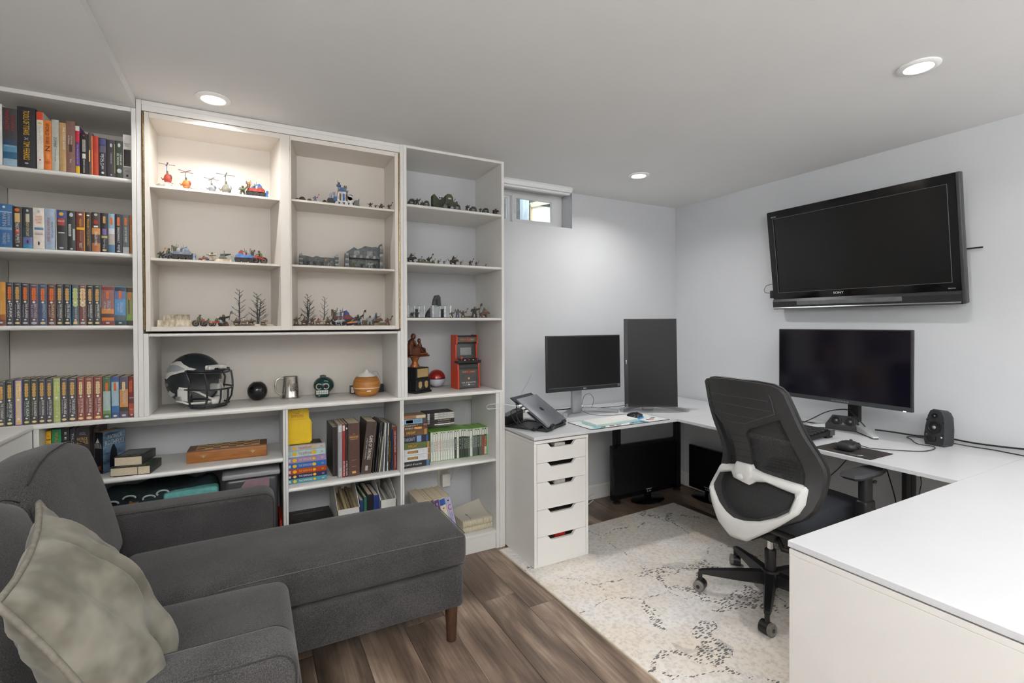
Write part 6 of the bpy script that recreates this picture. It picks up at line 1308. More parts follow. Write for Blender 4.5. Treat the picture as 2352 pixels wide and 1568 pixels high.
partw('wire', MB().tube([at(1022, 882.5, z=ZN)+Vector((0, 0, .002)), at(1030, 883, z=ZN)+Vector((0, 0, .002)), at(1038, 880, z=ZN)+Vector((0, 0, .002)), at(1050, 878.5, z=ZN)+Vector((0, 0, .003))], .0015, 6), WCABLE, t, 60)
# ------------------------------------------------------------------ painted miniatures on the display shelves
def P(c): return col(*c, .6, 0., .25)
DK, BR, GY, BN, RD, BL, SV, OR, GN, SK = (58, 56, 50), (104, 82, 62), (112, 114, 112), (200, 186, 158), (168, 64, 50), (62, 104, 168), (150, 154, 158), (200, 120, 60), (66, 72, 50), (88, 96, 66)
def mfig(t, w, h, c1, c2, r, pose=0):
    """standing warrior: base, legs and trunk in one body, head, weapon"""
    k = h/.042
    part('base', MB().lathe([(0, 0), (.013*k, 0), (.0115*k, .003*k), (0, .003*k)], 14), P(DK), t)
    mb = MB(); s = r.choice((-1, 1))
    for q in (-1, 1): mb.tube([(q*.007*k, q*.002*k, .003*k), (q*.006*k, -.001*k, .011*k), (q*.003*k, 0, .018*k)], [.0036*k, .0032*k, .0042*k], 6)
    mb.tube([(0, 0, .016*k), (0, -.001*k, .023*k), (0, -.002*k, .030*k)], [.0055*k, .0075*k, .0055*k], 8)
    a = r.uniform(.3, 1.2)
    mb.tube([(-.007*k, -.001*k, .028*k), (-.012*k, -.005*k, .023*k), (-.010*k*s, -.010*k, .024*k)], [.0034*k, .003*k, .0026*k], 6)
    mb.tube([(.007*k, -.001*k, .028*k), (.013*k, -.002*k, (.026+.006*a)*k), (.016*k, -.005*k, (.027+.010*a)*k)], [.0034*k, .003*k, .0026*k], 6)
    part('body', mb, P(c1), t, 50)
    part('head', MB().ball((0, -.005*k, .033*k), .0042*k, .0044*k, .0046*k, 8, 6), P(SK if c1 != SK else BR), t, 60)
    z = (.027+.010*a)*k
    if pose == 0: mb = MB().cyl((.016*k, -.005*k, z-.012*k), (.020*k, -.006*k, z+.014*k), .0011*k, seg=5).prism([(.018*k, z+.010*k), (.026*k, z+.008*k), (.026*k, z+.018*k), (.020*k, z+.016*k)], 'y', -.0068*k, -.0052*k)
    else: mb = MB().rbox(-.016*k, -.013*k, .0225*k, .012*k, -.010*k, .0255*k, .0008*k, 1).cyl((-.016*k, -.0115*k, .024*k), (-.023*k, -.012*k, .0245*k), .0011*k, seg=6)
    part('weapon', mb, P(c2), t)
def mbeast(t, w, h, c1, c2, r, pose=0):
    """rider on a four-legged beast"""
    k = h/.05
    part('base', MB().lathe([(0, 0), (.020*k, 0), (.018*k, .003*k), (0, .003*k)], 16), P(DK), t)
    mb = MB(); mb.tube([(-.018*k, 0, .018*k), (-.008*k, 0, .020*k), (.006*k, 0, .020*k), (.014*k, 0, .024*k), (.020*k, 0, .026*k), (.027*k, 0, .021*k)], [.005*k, .0085*k, .0085*k, .007*k, .0055*k, .003*k], 8)
    for x in (-.012, .010):
        for y in (-.005, .005): mb.tube([(x*k, y*k, .018*k), ((x-.003)*k, y*k, .010*k), ((x+.002)*k, y*k, .003*k)], [.0042*k, .003*k, .0022*k], 6)
    mb.tube([(-.018*k, 0, .019*k), (-.026*k, 0, .024*k), (-.030*k, 0, .032*k)], [.002*k, .0015*k, .0008*k], 5)
    part('beast', mb, P(c1), t, 50)
    mb = MB().tube([(-.003*k, 0, .024*k), (-.002*k, 0, .033*k), (0, 0, .040*k)], [.006*k, .006*k, .004*k], 7)
    for q in (-1, 1): mb.tube([(-.001*k, q*.005*k, .038*k), (.006*k, q*.008*k, .035*k), (.012*k, q*.006*k, .037*k)], [.0026*k, .0024*k, .002*k], 5)
    part('rider', mb, P(c2), t, 50); part('head', MB().ball((.001*k, 0, .0435*k), .0038*k, None, None, 8, 6), P(SK), t, 60)
    part('weapon', MB().cyl((.012*k, -.006*k, .028*k), (.018*k, -.007*k, .052*k), .001*k, seg=5), P(SV), t)
def mcopter(t, w, h, c1, c2, r, pose=0, stand=.3, rot=.3):
    z = h*stand; hb = h-z
    part('base', MB().lathe([(0, 0), (w*.16, 0), (w*.15, .003), (0, .003)], 16), P((150, 146, 138)), t)
    part('flight_stem', MB().cyl((0, 0, .003), (0, 0, z+hb*.15), .0012, seg=6), mat('clear_stem', (206, 210, 208), .2), t)
    mb = MB(); mb.ball((0, 0, z+hb*.28), w*.26, w*.20, hb*.26, 14, 9); mb.tube([(-w*.15, 0, z+hb*.3), (-w*.34, .004, z+hb*.24), (-w*.42, .006, z+hb*.34)], [w*.09, w*.05, w*.03], 8)
    mb.rbox(-w*.16, -w*.24, z+hb*.05, w*.1, w*.24, z+hb*.14, .002, 1)
    part('fuselage', mb, P(c1), t, 50)
    part('cockpit', MB().ball((w*.17, -.002, z+hb*.36), w*.12, w*.12, hb*.14, 10, 7), P(c2), t, 60)
    for q in (-1, 1): part('gun', MB().cyl((w*.05, q*w*.2, z+hb*.1), (w*.36, q*w*.2, z+hb*.06), w*.025, seg=7).tube([(w*.0, q*w*.2, z+hb*.1), (w*.1, q*w*.2, z+hb*.1)], w*.045, 7), P(GY), t, 50)
    part('pilot', MB().tube([(-w*.02, 0, z+hb*.45), (-w*.02, 0, z+hb*.6)], [w*.09, w*.06], 7).ball((-w*.02, 0, z+hb*.64), w*.055, None, None, 8, 6), P(SK), t, 50)
    part('rotor_mast', MB().cyl((-w*.08, 0, z+hb*.4), (-w*.04, 0, h*.97), w*.022, seg=7).ball((-w*.04, 0, h*.97), w*.045, None, None, 8, 6), P(BL if c1 == RD else GY), t, 50)
    for a in range(4):
        an = rot+a*math.pi/2; c, s = math.cos(an), math.sin(an); L = w*.52
        vs = [(-w*.04+c*w*.03-s*.0015, s*w*.03+c*.0015, h*.975), (-w*.04+c*w*.03+s*.0015, s*w*.03-c*.0015, h*.975), (-w*.04+c*L+s*.0035, s*L-c*.0035, h*.985), (-w*.04+c*L-s*.0035, s*L+c*.0035, h*.985)]
        part('rotor_blade', MB().add(vs+[(x, y, q+.0014) for x, y, q in vs], [(0, 1, 2, 3), (7, 6, 5, 4), (0, 4, 5, 1), (1, 5, 6, 2), (2, 6, 7, 3), (3, 7, 4, 0)]), P(c2 if a % 2 else GY), t)
def mtruck(t, w, h, c1, c2, r, pose=0, flip=1):
    f = flip; d = w*.42
    X = lambda x: x*w*f
    def pr(poly, y0, y1): q = [(X(a), b*h) for a, b in poly]; return MB().prism(q if f > 0 else q[::-1], 'y', y0, y1)
    part('chassis', pr([(-.42, .16), (.34, .16), (.40, .24), (.36, .34), (-.44, .34)], -d*.36, d*.36), P(DK), t)
    part('hull', pr([(-.40, .34), (.30, .34), (.34, .44), (.22, .58), (.06, .60), (.04, .50), (-.38, .50)], -d*.42, d*.42), P(c1), t)
    part('cab', pr([(.02, .50), (.24, .50), (.20, .70), (.14, .76), (.04, .74)], -d*.30, d*.30), P(c2), t)
    part('window', pr([(.215, .54), (.232, .54), (.196, .69), (.18, .69)], -d*.24, d*.24), P((30, 30, 34)), t)
    mb = pr([(.36, .06), (.47, .04), (.44, .22), (.46, .44), (.38, .42)], -d*.52, d*.52)
    part('plough', mb, P(c2 if pose else SV), t)
    for k in range(5): part('plough_tooth', MB().cyl((X(.455), -d*.46+d*.23*k, h*.36), (X(.50), -d*.46+d*.23*k, h*.43), w*.020, .0003, 6), P(BN), t)
    for x in (-.30, -.02, .24):
        for q in (-1, 1): part('wheel', MB().cyl((X(x), q*d*.38, h*.16), (X(x), q*d*.54, h*.16), h*.155, h*.145, 14).cyl((X(x), q*d*.54, h*.16), (X(x), q*d*.57, h*.16), h*.07, h*.05, 8), P((44, 42, 42)), t, 40)
    part('turret', MB().lathe([(0, h*.5), (w*.10, h*.5), (w*.09, h*.66), (w*.05, h*.70), (0, h*.70)], 12, None, (X(-.20), 0, 0)), P(SV), t, 40)
    part('cannon', MB().tube([(X(-.20), -d*.05, h*.63), (X(.04), -d*.12, h*.76), (X(.14), -d*.14, h*.80)], [w*.022, w*.018, w*.026], 8), P(GY), t, 50)
    for q in (-1, 1): part('exhaust_pipe', MB().tube([(X(-.36), q*d*.3, h*.48), (X(-.38), q*d*.32, h*.78), (X(-.42), q*d*.34, h*.86)], [w*.018, w*.020, w*.024], 7), P(BR), t, 50)
    for x, y, c in ((-.32, -.2, SK), (-.08, .18, c2), (-.28, .25, BR)):
        part('crew_figure', MB().tube([(X(x), y*d, h*.5), (X(x), y*d, h*.74)], [w*.030, w*.036], 7).ball((X(x), y*d, h*.80), w*.026, None, None, 8, 6).tube([(X(x), y*d-w*.03, h*.70), (X(x+.06), y*d-w*.05, h*.78), (X(x+.07), y*d-w*.05, h*.95)], [w*.012, w*.010, w*.007], 5), P(c), t, 50)
    part('banner_panel', MB().box(X(-.44)-w*.004, -d*.3, h*.5, X(-.44)+w*.004, d*.05, h*.84), P(c1), t)
def mbike(t, w, h, c1, c2, r, pose=0, flip=1):
    X = lambda x: x*w*flip
    for x in (-.30, .28): part('wheel', MB().tube([(X(x)+h*.20*math.cos(R_(a)), 0, h*.24+h*.20*math.sin(R_(a))) for a in range(0, 360, 30)], h*.07, 6, None, True).cyl((X(x), -h*.05, h*.24), (X(x), h*.05, h*.24), h*.10, seg=8), P((42, 40, 40)), t, 50)
    part('frame', MB().tube([(X(-.34), 0, h*.34), (X(-.05), 0, h*.44), (X(.20), 0, h*.50), (X(.40), 0, h*.34)], [h*.08, h*.13, h*.12, h*.05], 8), P(c1), t, 50)
    part('front_fairing', MB().prism([(X(.18), h*.36), (X(.44), h*.34), (X(.34), h*.62), (X(.2), h*.60)], 'y', -h*.14, h*.14), P(c2), t)
    part('rider', MB().tube([(X(-.10), 0, h*.50), (X(-.06), 0, h*.68), (X(.02), 0, h*.82)], [h*.13, h*.13, h*.08], 8).tube([(X(0), -h*.12, h*.76), (X(.14), -h*.16, h*.68), (X(.24), -h*.12, h*.66)], h*.04, 6), P(SK), t, 50)
    part('head', MB().ball((X(.04), 0, h*.90), h*.09, None, None, 8, 6), P(BN if pose else BR), t, 60)
    part('gun', MB().cyl((X(.2), -h*.16, h*.42), (X(.50), -h*.16, h*.44), h*.04, seg=6), P(GY), t)
def mtree(t, w, h, c1, c2, r, pose=0):
    part('base', MB().lathe([(0, 0), (w*.10, 0), (w*.08, .003), (0, .003)], 14), P((150, 140, 120)), t)
    tops = [(w*r.uniform(-.05, .05), h*.98)]+([(w*.14, h*.80)] if pose else [])
    mb = MB(); br = []
    for bx_, hh in tops:
        pts = [Vector((bx_*(k/6)+(w*.03 if bx_ > w*.1 else 0), .002*math.sin(k), .002+hh*k/6)) for k in range(7)]
        mb.tube(pts, [w*.045*(1-.13*k) for k in range(7)], 7)
        for k in range(15):
            f = .16+.80*k/14; p = Vector((bx_*f+(w*.03 if bx_ > w*.1 else 0), 0, hh*f)); a = k*2.4+r.uniform(-.3, .3); L = w*.5*(1.1-f*.72)
            q = p+Vector((math.cos(a)*L*.55, math.sin(a)*L*.4, L*.28)); e = p+Vector((math.cos(a)*L, math.sin(a)*L*.7, L*.62+.003)); br.append((p, q, e, L, a))
    part('trunk', mb, P(c1), t, 60)
    for p, q, e, L, a in br:
        m2 = MB().tube([p, q, e], [w*.016, w*.011, w*.006], 5)
        for s in (-1, 1): m2.tube([q, q+Vector((math.cos(a+s*.8)*L*.4, math.sin(a+s*.8)*L*.3, L*.36))], [w*.009, w*.005], 4)
        part('branch', m2, P(c1), t, 60)
def mhill(t, w, h, c1, c2, r, pose=0):
    """rocky ridge with an upper step"""
    def blk(x0, x1, z0, z1, d0, seed, sl):
        q = random.Random(seed); n = 14; mb = MB(); vs = []
        for i in range(n+1):
            x = x0+(x1-x0)*i/n; e = q.uniform(-.06, .06)*w
            for y, z in ((-d0-sl+e*.3, z0), (-d0+e*.4, z0+(z1-z0)*.55), (-d0+sl*.4+e*.3, z1*(1-q.uniform(0, .06))), (d0, z1*(1-q.uniform(0, .05))), (d0+sl, z0)): vs.append((x, y, z))
        fs = [(i*5+j, (i+1)*5+j, (i+1)*5+j+1, i*5+j+1) for i in range(n) for j in range(4)]+[(0, 1, 2, 3, 4), tuple(n*5+j for j in (4, 3, 2, 1, 0))]+[(i*5, i*5+4, (i+1)*5+4, (i+1)*5) for i in range(n)]
        return mb.add(vs, fs)
    rk = mat('rock_%d_%d_%d' % c1, c1, .85, var=.3, scale=60, stretch=(1, 1, .4), rgb2=c2)
    part('lower_rock', blk(-w*.5, w*.5, 0, h*.55, w*.13, 3, w*.06), rk, t)
    if pose: part('upper_rock', blk(-w*.36, w*.34, h*.5, h, w*.07, 5, w*.03), rk, t)
def mruin(t, w, h, c1, c2, r, pose=0):
    st = mat('ruin_stone', c1, .85, var=.25, scale=50); sd = mat('ruin_stone_dark', c2, .9, var=.25, scale=40); n = 9; d = w*.16
    part('base', MB().prism([(-w*.5, -d), (w*.5, -d), (w*.5, d), (-w*.5, d)], 'z', 0, .003), sd, t)
    top = [(w*(-.44+.88*k/n), h*((.72 if pose else .80)+r.uniform(-.08, .05)+(.22*(k/n)**.7 if pose else 0))) for k in range(n+1)]
    part('back_wall', MB().prism([(-w*.44, .003), (w*.44, .003)]+top[::-1], 'y', d*.55, d*.8), st, t)
    for s, hh in ((-1, .62 if pose else .92), (1, 1. if pose else .95)):
        mb = MB(); x = s*w*.46
        mb.prism([(x-w*.045, .003), (x+w*.045, .003), (x+w*.04, h*hh*.8), (x+w*.01, h*hh), (x-w*.03, h*hh*.94), (x-w*.04, h*hh*.7)], 'y', -d*.8, d*.8); part('pillar', mb, st, t)
        for k in range(6): part('pillar_stone', MB().rbox(x-w*.052, -d*.9, h*hh*(.05+.15*k), x+w*.04*r.uniform(.6, 1), -d*.72, h*hh*(.16+.15*k), w*.008, 1), P((150, 152, 150) if k % 2 else (96, 98, 98)), t)
    if pose:
        part('ledge', MB().prism([(-w*.40, h*.42), (w*.40, h*.42), (w*.40, h*.48), (-w*.40, h*.48)], 'y', -d*.7, d*.5), st, t)
        for k in range(9): part('ledge_stone', MB().rbox(-w*.39+w*.087*k, -d*.8, h*.415, -w*.39+w*.087*k+w*.07, -d*.68, h*r.uniform(.49, .53), w*.008, 1), P((158, 160, 158) if k % 2 else (104, 106, 106)), t)
    for x in (-.2, .16):
        part('window_panel', MB().box(w*(x-.10), d*.5, h*.16, w*(x+.10), d*.549, h*.40), P((122, 126, 124)), t)
        if pose: part('window_panel', MB().box(w*(x-.05), d*.5, h*.54, w*(x+.10), d*.549, h*.72), P((150, 152, 148)), t)
def mhab(t, w, h, c1, c2, r, pose=0):
    """ruined pale habitation block with doorway"""
    st = mat('hab_wall', c1, .7, var=.12, scale=30); d = w*.22
    part('base', MB().box(-w*.5, -d, 0, w*.5, d, .003), P(DK), t)
    part('back_wall', MB().prism([(-w*.48, .003), (w*.48, .003), (w*.48, h*.92), (w*.2, h), (0, h*.86), (-w*.2, h*.97), (-w*.48, h*.9)], 'y', d*.6, d*.8), st, t)
    for x in (-.46, -.10, .16, .46): part('column', MB().rbox(w*x-w*.035, -d*.85, .003, w*x+w*.035, -d*.3, h*(.94 if abs(x) > .2 else .9), .002, 1), P((206, 210, 210)), t)
    part('front_wall', MB().prism([(-w*.43, .003), (-w*.14, .003), (-w*.14, h*.85), (-w*.3, h*.75), (-w*.43, h*.88)], 'y', -d*.7, -d*.5), st, t)
    part('front_wall', MB().prism([(w*.20, .003), (w*.43, .003), (w*.43, h*.9), (w*.20, h*.86)], 'y', -d*.7, -d*.5), st, t)
    part('lintel', MB().box(-w*.07, -d*.7, h*.68, w*.13, -d*.5, h*.9), st, t)
    part('doorway', MB().box(-w*.07, -d*.1, .003, w*.13, -d*.06, h*.66), P((40, 42, 44)), t)
def mtower(t, w, h, c1, c2, r, pose=0):
    st = mat('ruin_stone_dark', (70, 72, 72), .9, var=.25, scale=40)
    part('rubble', MB().prism([(-w*.5, 0), (w*.5, 0), (w*.46, h*.2), (w*.2, h*.42), (-.1*w, h*.46), (-w*.3, h*.3)], 'y', -w*.2, w*.2).jit(.0012, 2), st, t)
    part('tower', MB().prism([(-w*.1, h*.2), (w*.46, h*.1), (w*.48, h*.5), (w*.44, h*.9), (w*.32, h), (w*.14, h*.97), (w*.04, h*.8), (-.02*w, h*.55)], 'y', -w*.12, w*.15).jit(.001, 3), st, t)
    part('window_slot', MB().rbox(w*.14, -w*.135, h*.56, w*.26, -w*.11, h*.80, .001, 1), P((34, 36, 36)), t)
    for k in range(5): part('rubble_stone', MB().ball((w*(-.32+.13*k), -w*.2, h*.1+.02*h*k), w*.06, w*.05, h*.06, 7, 5).jit(.0008, k), P((96, 98, 98)), t)
def mbunker(t, w, h, c1, c2, r, pose=0):
    part('shell', MB().ring([(-w*.5, 0), (w*.5, 0), (w*.42, h*.7), (w*.25, h), (-w*.15, h), (-w*.34, h*.7)], [(-w*.22, h*.14), (w*.26, h*.14), (w*.24, h*.6), (w*.16, h*.74), (-w*.08, h*.74), (-w*.16, h*.6)], 'y', -w*.22, -w*.10), P(c1), t)
    part('shelter', MB().prism([(-w*.48, 0), (w*.48, 0), (w*.40, h*.66), (w*.23, h*.95), (-w*.14, h*.95), (-w*.32, h*.66)], 'y', -w*.09, w*.26), P((34, 36, 32)), t)
    part('firing_slit', MB().box(-w*.15, -w*.17, h*.42, w*.2, -w*.1, h*.56), P((176, 178, 172)), t)
    part('sill', MB().box(-w*.16, -w*.2, h*.14, w*.2, -w*.1, h*.26), P((170, 172, 168)), t)
def mfort(t, w, h, c1, c2, r, pose=0):
    d = w*.26; G = P(c1); G2 = P((52, 56, 42))
    part('left_wall', MB().prism([(-w*.5, 0), (-w*.26, 0), (-w*.26, h*.62), (-w*.42, h*.86), (-w*.46, h*.92), (-w*.5, h*.84)], 'y', -d*.5, d*.6), G, t)
    part('middle_block', MB().prism([(-w*.26, 0), (.02*w, 0), (.02*w, h*.78), (-w*.10, h*.74), (-w*.26, h*.62)], 'y', -d*.3, d*.6), G2, t)
    part('ramp', MB().add([(-w*.30, -d*.3, h*.3), (-w*.06, -d*.3, h*.34), (-w*.02, -d*.95, 0), (-w*.34, -d*.95, 0), (-w*.30, -d*.28, 0), (-w*.06, -d*.28, 0)], [(0, 3, 2, 1), (0, 1, 5, 4), (0, 4, 3), (1, 2, 5), (3, 4, 5, 2)]), G, t)
    part('gate_tower', MB().prism([(-.02*w, 0), (w*.30, 0), (w*.28, h*.82), (w*.20, h), (w*.06, h), (-.02*w, h*.8)], 'y', -d*.6, d*.6), G, t)
    part('tower_slit', MB().box(w*.08, -d*.62, h*.70, w*.20, -d*.59, h*.78), P((190, 192, 186)), t); part('gate', MB().box(w*.06, -d*.62, .004, w*.2, -d*.59, h*.30), P((30, 32, 28)), t)
    part('right_wall', MB().prism([(w*.30, 0), (w*.5, 0), (w*.5, h*.62), (w*.47, h*.68), (w*.44, h*.6), (w*.30, h*.62)], 'y', -d*.3, d*.6), G, t)
    for k in range(4): part('battlement', MB().rbox(-w*.24+w*.06*k, -d*.3, h*.72, -w*.2+w*.06*k, -d*.1, h*.80, .001, 1), G, t)
    part('roof_gun', MB().cyl((w*.34, 0, h*.62), (w*.42, -d*.3, h*.82), w*.012, seg=6), P(GY), t)
def mcrawler(t, w, h, c1, c2, r, pose=0):
    d = w*.34; Wp, Bp = P((206, 206, 204)), P(BL)
    part('track_unit', MB().rbox(-w*.30, -d*.55, h*.02, w*.24, d*.55, h*.15, .004, 2), P((40, 40, 42)), t)
    for k in range(4): part('road_wheel', MB().cyl((-w*.24+w*.14*k, -d*.55, h*.08), (-w*.24+w*.14*k, -d*.62, h*.08), h*.065, seg=14), Wp, t, 40)
    part('hull', MB().prism([(-w*.22, h*.15), (w*.24, h*.15), (w*.22, h*.36), (w*.06, h*.40), (w*.04, h*.54), (-w*.18, h*.54), (-w*.2, h*.4)], 'y', -d*.5, d*.5), Wp, t)
    for x, c in ((-.16, BR), (-.06, BL), (.03, BR)): part('hull_plate', MB().box(w*x, -d*.53, h*.2, w*(x+.055), -d*.5, h*.46), P(c), t)
    part('upper_deck', MB().rbox(-w*.16, -d*.46, h*.54, w*.10, d*.46, h*.58, .002, 1).rbox(-w*.12, -d*.4, h*.58, w*.06, d*.4, h*.72, .003, 1), P(GY), t); part('deck_trim', MB().box(-w*.17, -d*.48, h*.565, w*.11, -d*.46, h*.60), Bp, t)
    part('deck_panel', MB().box(-w*.11, -d*.43, h*.60, -w*.03, -d*.4, h*.70), Bp, t)
    part('mast', MB().cyl((-w*.17, -d*.2, h*.4), (-w*.17, -d*.2, h*.74), w*.02, seg=8), P(GY), t, 50)
    part('crows_nest', MB().lathe([(0, h*.74), (w*.06, h*.74), (w*.075, h*.80), (w*.06, h*.81), (0, h*.78)], 14, None, (-w*.16, -d*.2, 0)), Bp, t, 50)
    part('lookout', MB().tube([(-w*.16, -d*.2, h*.79), (-w*.15, -d*.2, h*.90)], [w*.035, w*.025], 7).cyl((-w*.18, -d*.2, h*.84), (-w*.19, -d*.2, h*.995), w*.014, .0004, 6), P(BR), t, 50)
    for x in (.0, .05): part('crew_figure', MB().tube([(w*x, -d*.3, h*.70), (w*x, -d*.3, h*.76)], [w*.025, w*.02], 6).ball((w*x, -d*.3, h*.785), w*.018, None, None, 7, 5), P(BR), t, 50)
    part('boiler', MB().cyl((w*.16, -d*.5, h*.34), (w*.16, d*.5, h*.34), h*.10, seg=14), Wp, t, 40); part('blue_turret', MB().ball((w*.2, -d*.1, h*.46), w*.06, w*.06, h*.05, 10, 6), Bp, t, 60)
    for k, x in enumerate((-.30, -.40)): part('smoke_stack', MB().cyl((w*x, -d*.1, h*.12), (w*x, -d*.1, h*(.52-.05*k)), w*.042, seg=10), P(SV), t, 40)
    part('rear_trailer', MB().rbox(-w*.48, -d*.4, h*.06, -w*.26, d*.4, h*.28, .004, 2), P(DK), t); part('trailer_panel', MB().box(-w*.32, -d*.43, h*.18, -w*.24, -d*.4, h*.34), Bp, t)
    part('plough', MB().prism([(w*.26, h*.02), (w*.46, 0), (w*.42, h*.12), (w*.43, h*.28), (w*.30, h*.26)], 'y', -d*.6, d*.6), P(GY), t)
    for k in range(6): part('plough_spike', MB().cyl((w*.42, -d*.5+d*.2*k, h*.24), (w*.44, -d*.5+d*.2*k, h*.37), w*.018, .0004, 6), P(SV), t)
def mcannon(t, w, h, c1, c2, r, pose=0):
    part('wheel', MB().cyl((-w*.1, -w*.2, h*.3), (-w*.1, -w*.12, h*.3), h*.3, seg=12), P(c1), t, 40); part('wheel', MB().cyl((-w*.1, w*.12, h*.3), (-w*.1, w*.2, h*.3), h*.3, seg=12), P(c1), t, 40)
    part('barrel', MB().tube([(-w*.3, 0, h*.6), (.0, 0, h*.66), (w*.46, 0, h*.74), (w*.5, 0, h*.75)], [w*.14, w*.12, w*.05, w*.07], 10), P(c2), t, 50)
    part('gun_shield', MB().box(-w*.02, -w*.18, h*.3, w*.02, w*.18, h), P(c1), t); part('trail', MB().tube([(-w*.1, 0, h*.4), (-w*.5, 0, h*.03)], w*.04, 6), P(c1), t, 50)
def mmound(t, w, h, c1, c2, r, pose=0):
    mb = MB().ball((0, 0, 0), w*.5, w*.34, h, 14, 8); mb.v = [(x, y, max(0, z)) for x, y, z in mb.v]; mb.jit(.0006, 4); mb.v = [(x, y, max(0, z)) for x, y, z in mb.v]
    part('mound', mb, mat('mound_%d_%d_%d' % c1, c1, .9, var=.4, scale=90), t, 70)
    part('stones', MB().ball((w*.2, -w*.2, h*.3), w*.10, w*.08, h*.3, 6, 4).ball((-w*.2, -w*.16, h*.3), w*.08, w*.07, h*.26, 6, 4).jit(.0004), P(c2), t)
def mdisc(t, w, h, c1, c2, r, pose=0):
    part('ground_disc', MB().lathe([(0, 0), (w*.5, 0), (w*.47, h), (0, h*1.1)], 28, Matrix.Diagonal((1, .45, 1, 1))), P(c1), t)
    part('loose_rock', MB().ball((-w*.1, -w*.12, h), w*.09, w*.05, h*1.1, 8, 5), P(c2), t)
KIND = dict(fig=mfig, gun=lambda t, w, h, a, b, r, p=0: mfig(t, w, h, a, b, r, 1), beast=mbeast, copter=mcopter, truck=mtruck, bike=mbike, tree=mtree, hill=mhill, ruin=mruin, hab=mhab, tower=mtower, bunker=mbunker, fort=mfort, crawler=mcrawler, cannon=mcannon, mound=mmound, disc=mdisc)
NAMES = dict(fig='miniature_figure', gun='miniature_figure', beast='miniature_rider', copter='toy_helicopter', truck='toy_battle_truck', bike='toy_battle_bike', tree='model_tree', hill='model_rock', ruin='model_ruin', hab='model_ruin', tower='model_ruin', bunker='model_bunker', fort='model_fort', crawler='toy_crawler', cannon='toy_cannon', mound='model_mound', disc='model_terrain')
CATS = dict(fig='figurine', gun='figurine', beast='figurine', copter='toy', truck='toy', bike='toy', tree='model tree', hill='model scenery', ruin='model scenery', hab='model scenery', tower='model scenery', bunker='model scenery', fort='model scenery', crawler='toy', cannon='toy', mound='model scenery', disc='model scenery')
def minis(zs, where, specs, group):
    r = random.Random(int(zs*1000)); n = {}
    for kind, u0, u1, vt, y, c1, c2, lab, *ex in specs:
        ex = ex[0] if ex else {}; p = at((u0+u1)/2, vt, y=y); w = at(u1, vt, y=y).x-at(u0, vt, y=y).x; h = max(.006, p.z-zs)
        n[lab] = n.get(lab, 0)+1; tot = sum(1 for s in specs if s[7] == lab)
        lb = '%s on %s' % (lab, where) if tot == 1 else '%s %s from left on %s' % (lab, ORD[n[lab]], where)
        if tot > 1: lb = lab+', '+ORD[n[lab]]+' such from left, on '+where
        t = thing(NAMES[kind], lb, CATS[kind], (p.x, y, zs+.0004+ex.get('dz', 0)), R_(ex.get('rz', r.uniform(-20, 20) if kind in ('fig', 'gun') else ex.get('rz', 0))), group)
        KIND[kind](t, w, h-ex.get('dz', 0), c1, c2, r, **{k: v for k, v in ex.items() if k not in ('dz', 'rz')})
W1 = 'upper left-door shelf'
minis(1.9725, W1, [
 ('mound', 356, 410, 419, 2.68, (176, 168, 154), BR, 'low sandy terrain mound at the far left'),
 ('copter', 367, 403, 377, 2.73, RD, (120, 70, 60), 'rust red toy helicopter, the left one', dict(stand=.22, rot=.2)),
 ('copter', 409, 447, 394, 2.69, OR, RD, 'orange toy helicopter, the second one', dict(stand=.06, rot=.7)),
 ('mound', 440, 470, 429, 2.67, (170, 160, 148), BR, 'small sandy mound between the helicopters'),
 ('copter', 470, 504, 411, 2.68, SV, GY, 'small silver toy helicopter', dict(stand=.04, rot=.4)),
 ('copter', 499, 541, 401, 2.72, (128, 124, 112), SV, 'large grey toy helicopter', dict(stand=.04, rot=.15)),
 ('fig', 548, 566, 424, 2.68, SK, OR, 'green-brown warrior beside the red tank'),
 ('truck', 561, 618, 415, 2.70, RD, BL, 'red and blue battle tank with grey smokestack', dict(pose=1))], 'painted miniatures')
minis(1.651, 'middle left-door shelf', [
 ('fig', 361, 378, 575, 2.67, DK, OR, 'dark warrior with raised axe at the far left'),
 ('bike', 376, 398, 569, 2.70, (96, 106, 124), BL, 'grey-blue battle bike with warriors'),
 ('truck', 391, 452, 560, 2.70, (120, 128, 140), (132, 146, 170), 'big grey-blue battle truck with plough', dict(pose=1)),
 ('bike', 455, 482, 586, 2.68, RD, (48, 74, 120), 'low red and blue battle bike', dict(pose=1)),
 ('gun', 478, 494, 577, 2.67, BN, DK, 'pale warrior with skull mask'),
 ('hill', 494, 532, 589, 2.675, (206, 192, 170), (160, 146, 124), 'small pale rock with a gun position'),
 ('cannon', 500, 530, 576, 2.72, GY, (46, 48, 44), 'dark cannon behind the small pale rock'),
 ('truck', 531, 590, 568, 2.70, (90, 130, 190), RD, 'blue-nosed red battle truck with toothed plough', dict(flip=-1)),
 ('bike', 580, 612, 575, 2.67, RD, (186, 72, 56), 'red battle bike with red shield at the right end', dict(flip=-1))], 'painted miniatures')
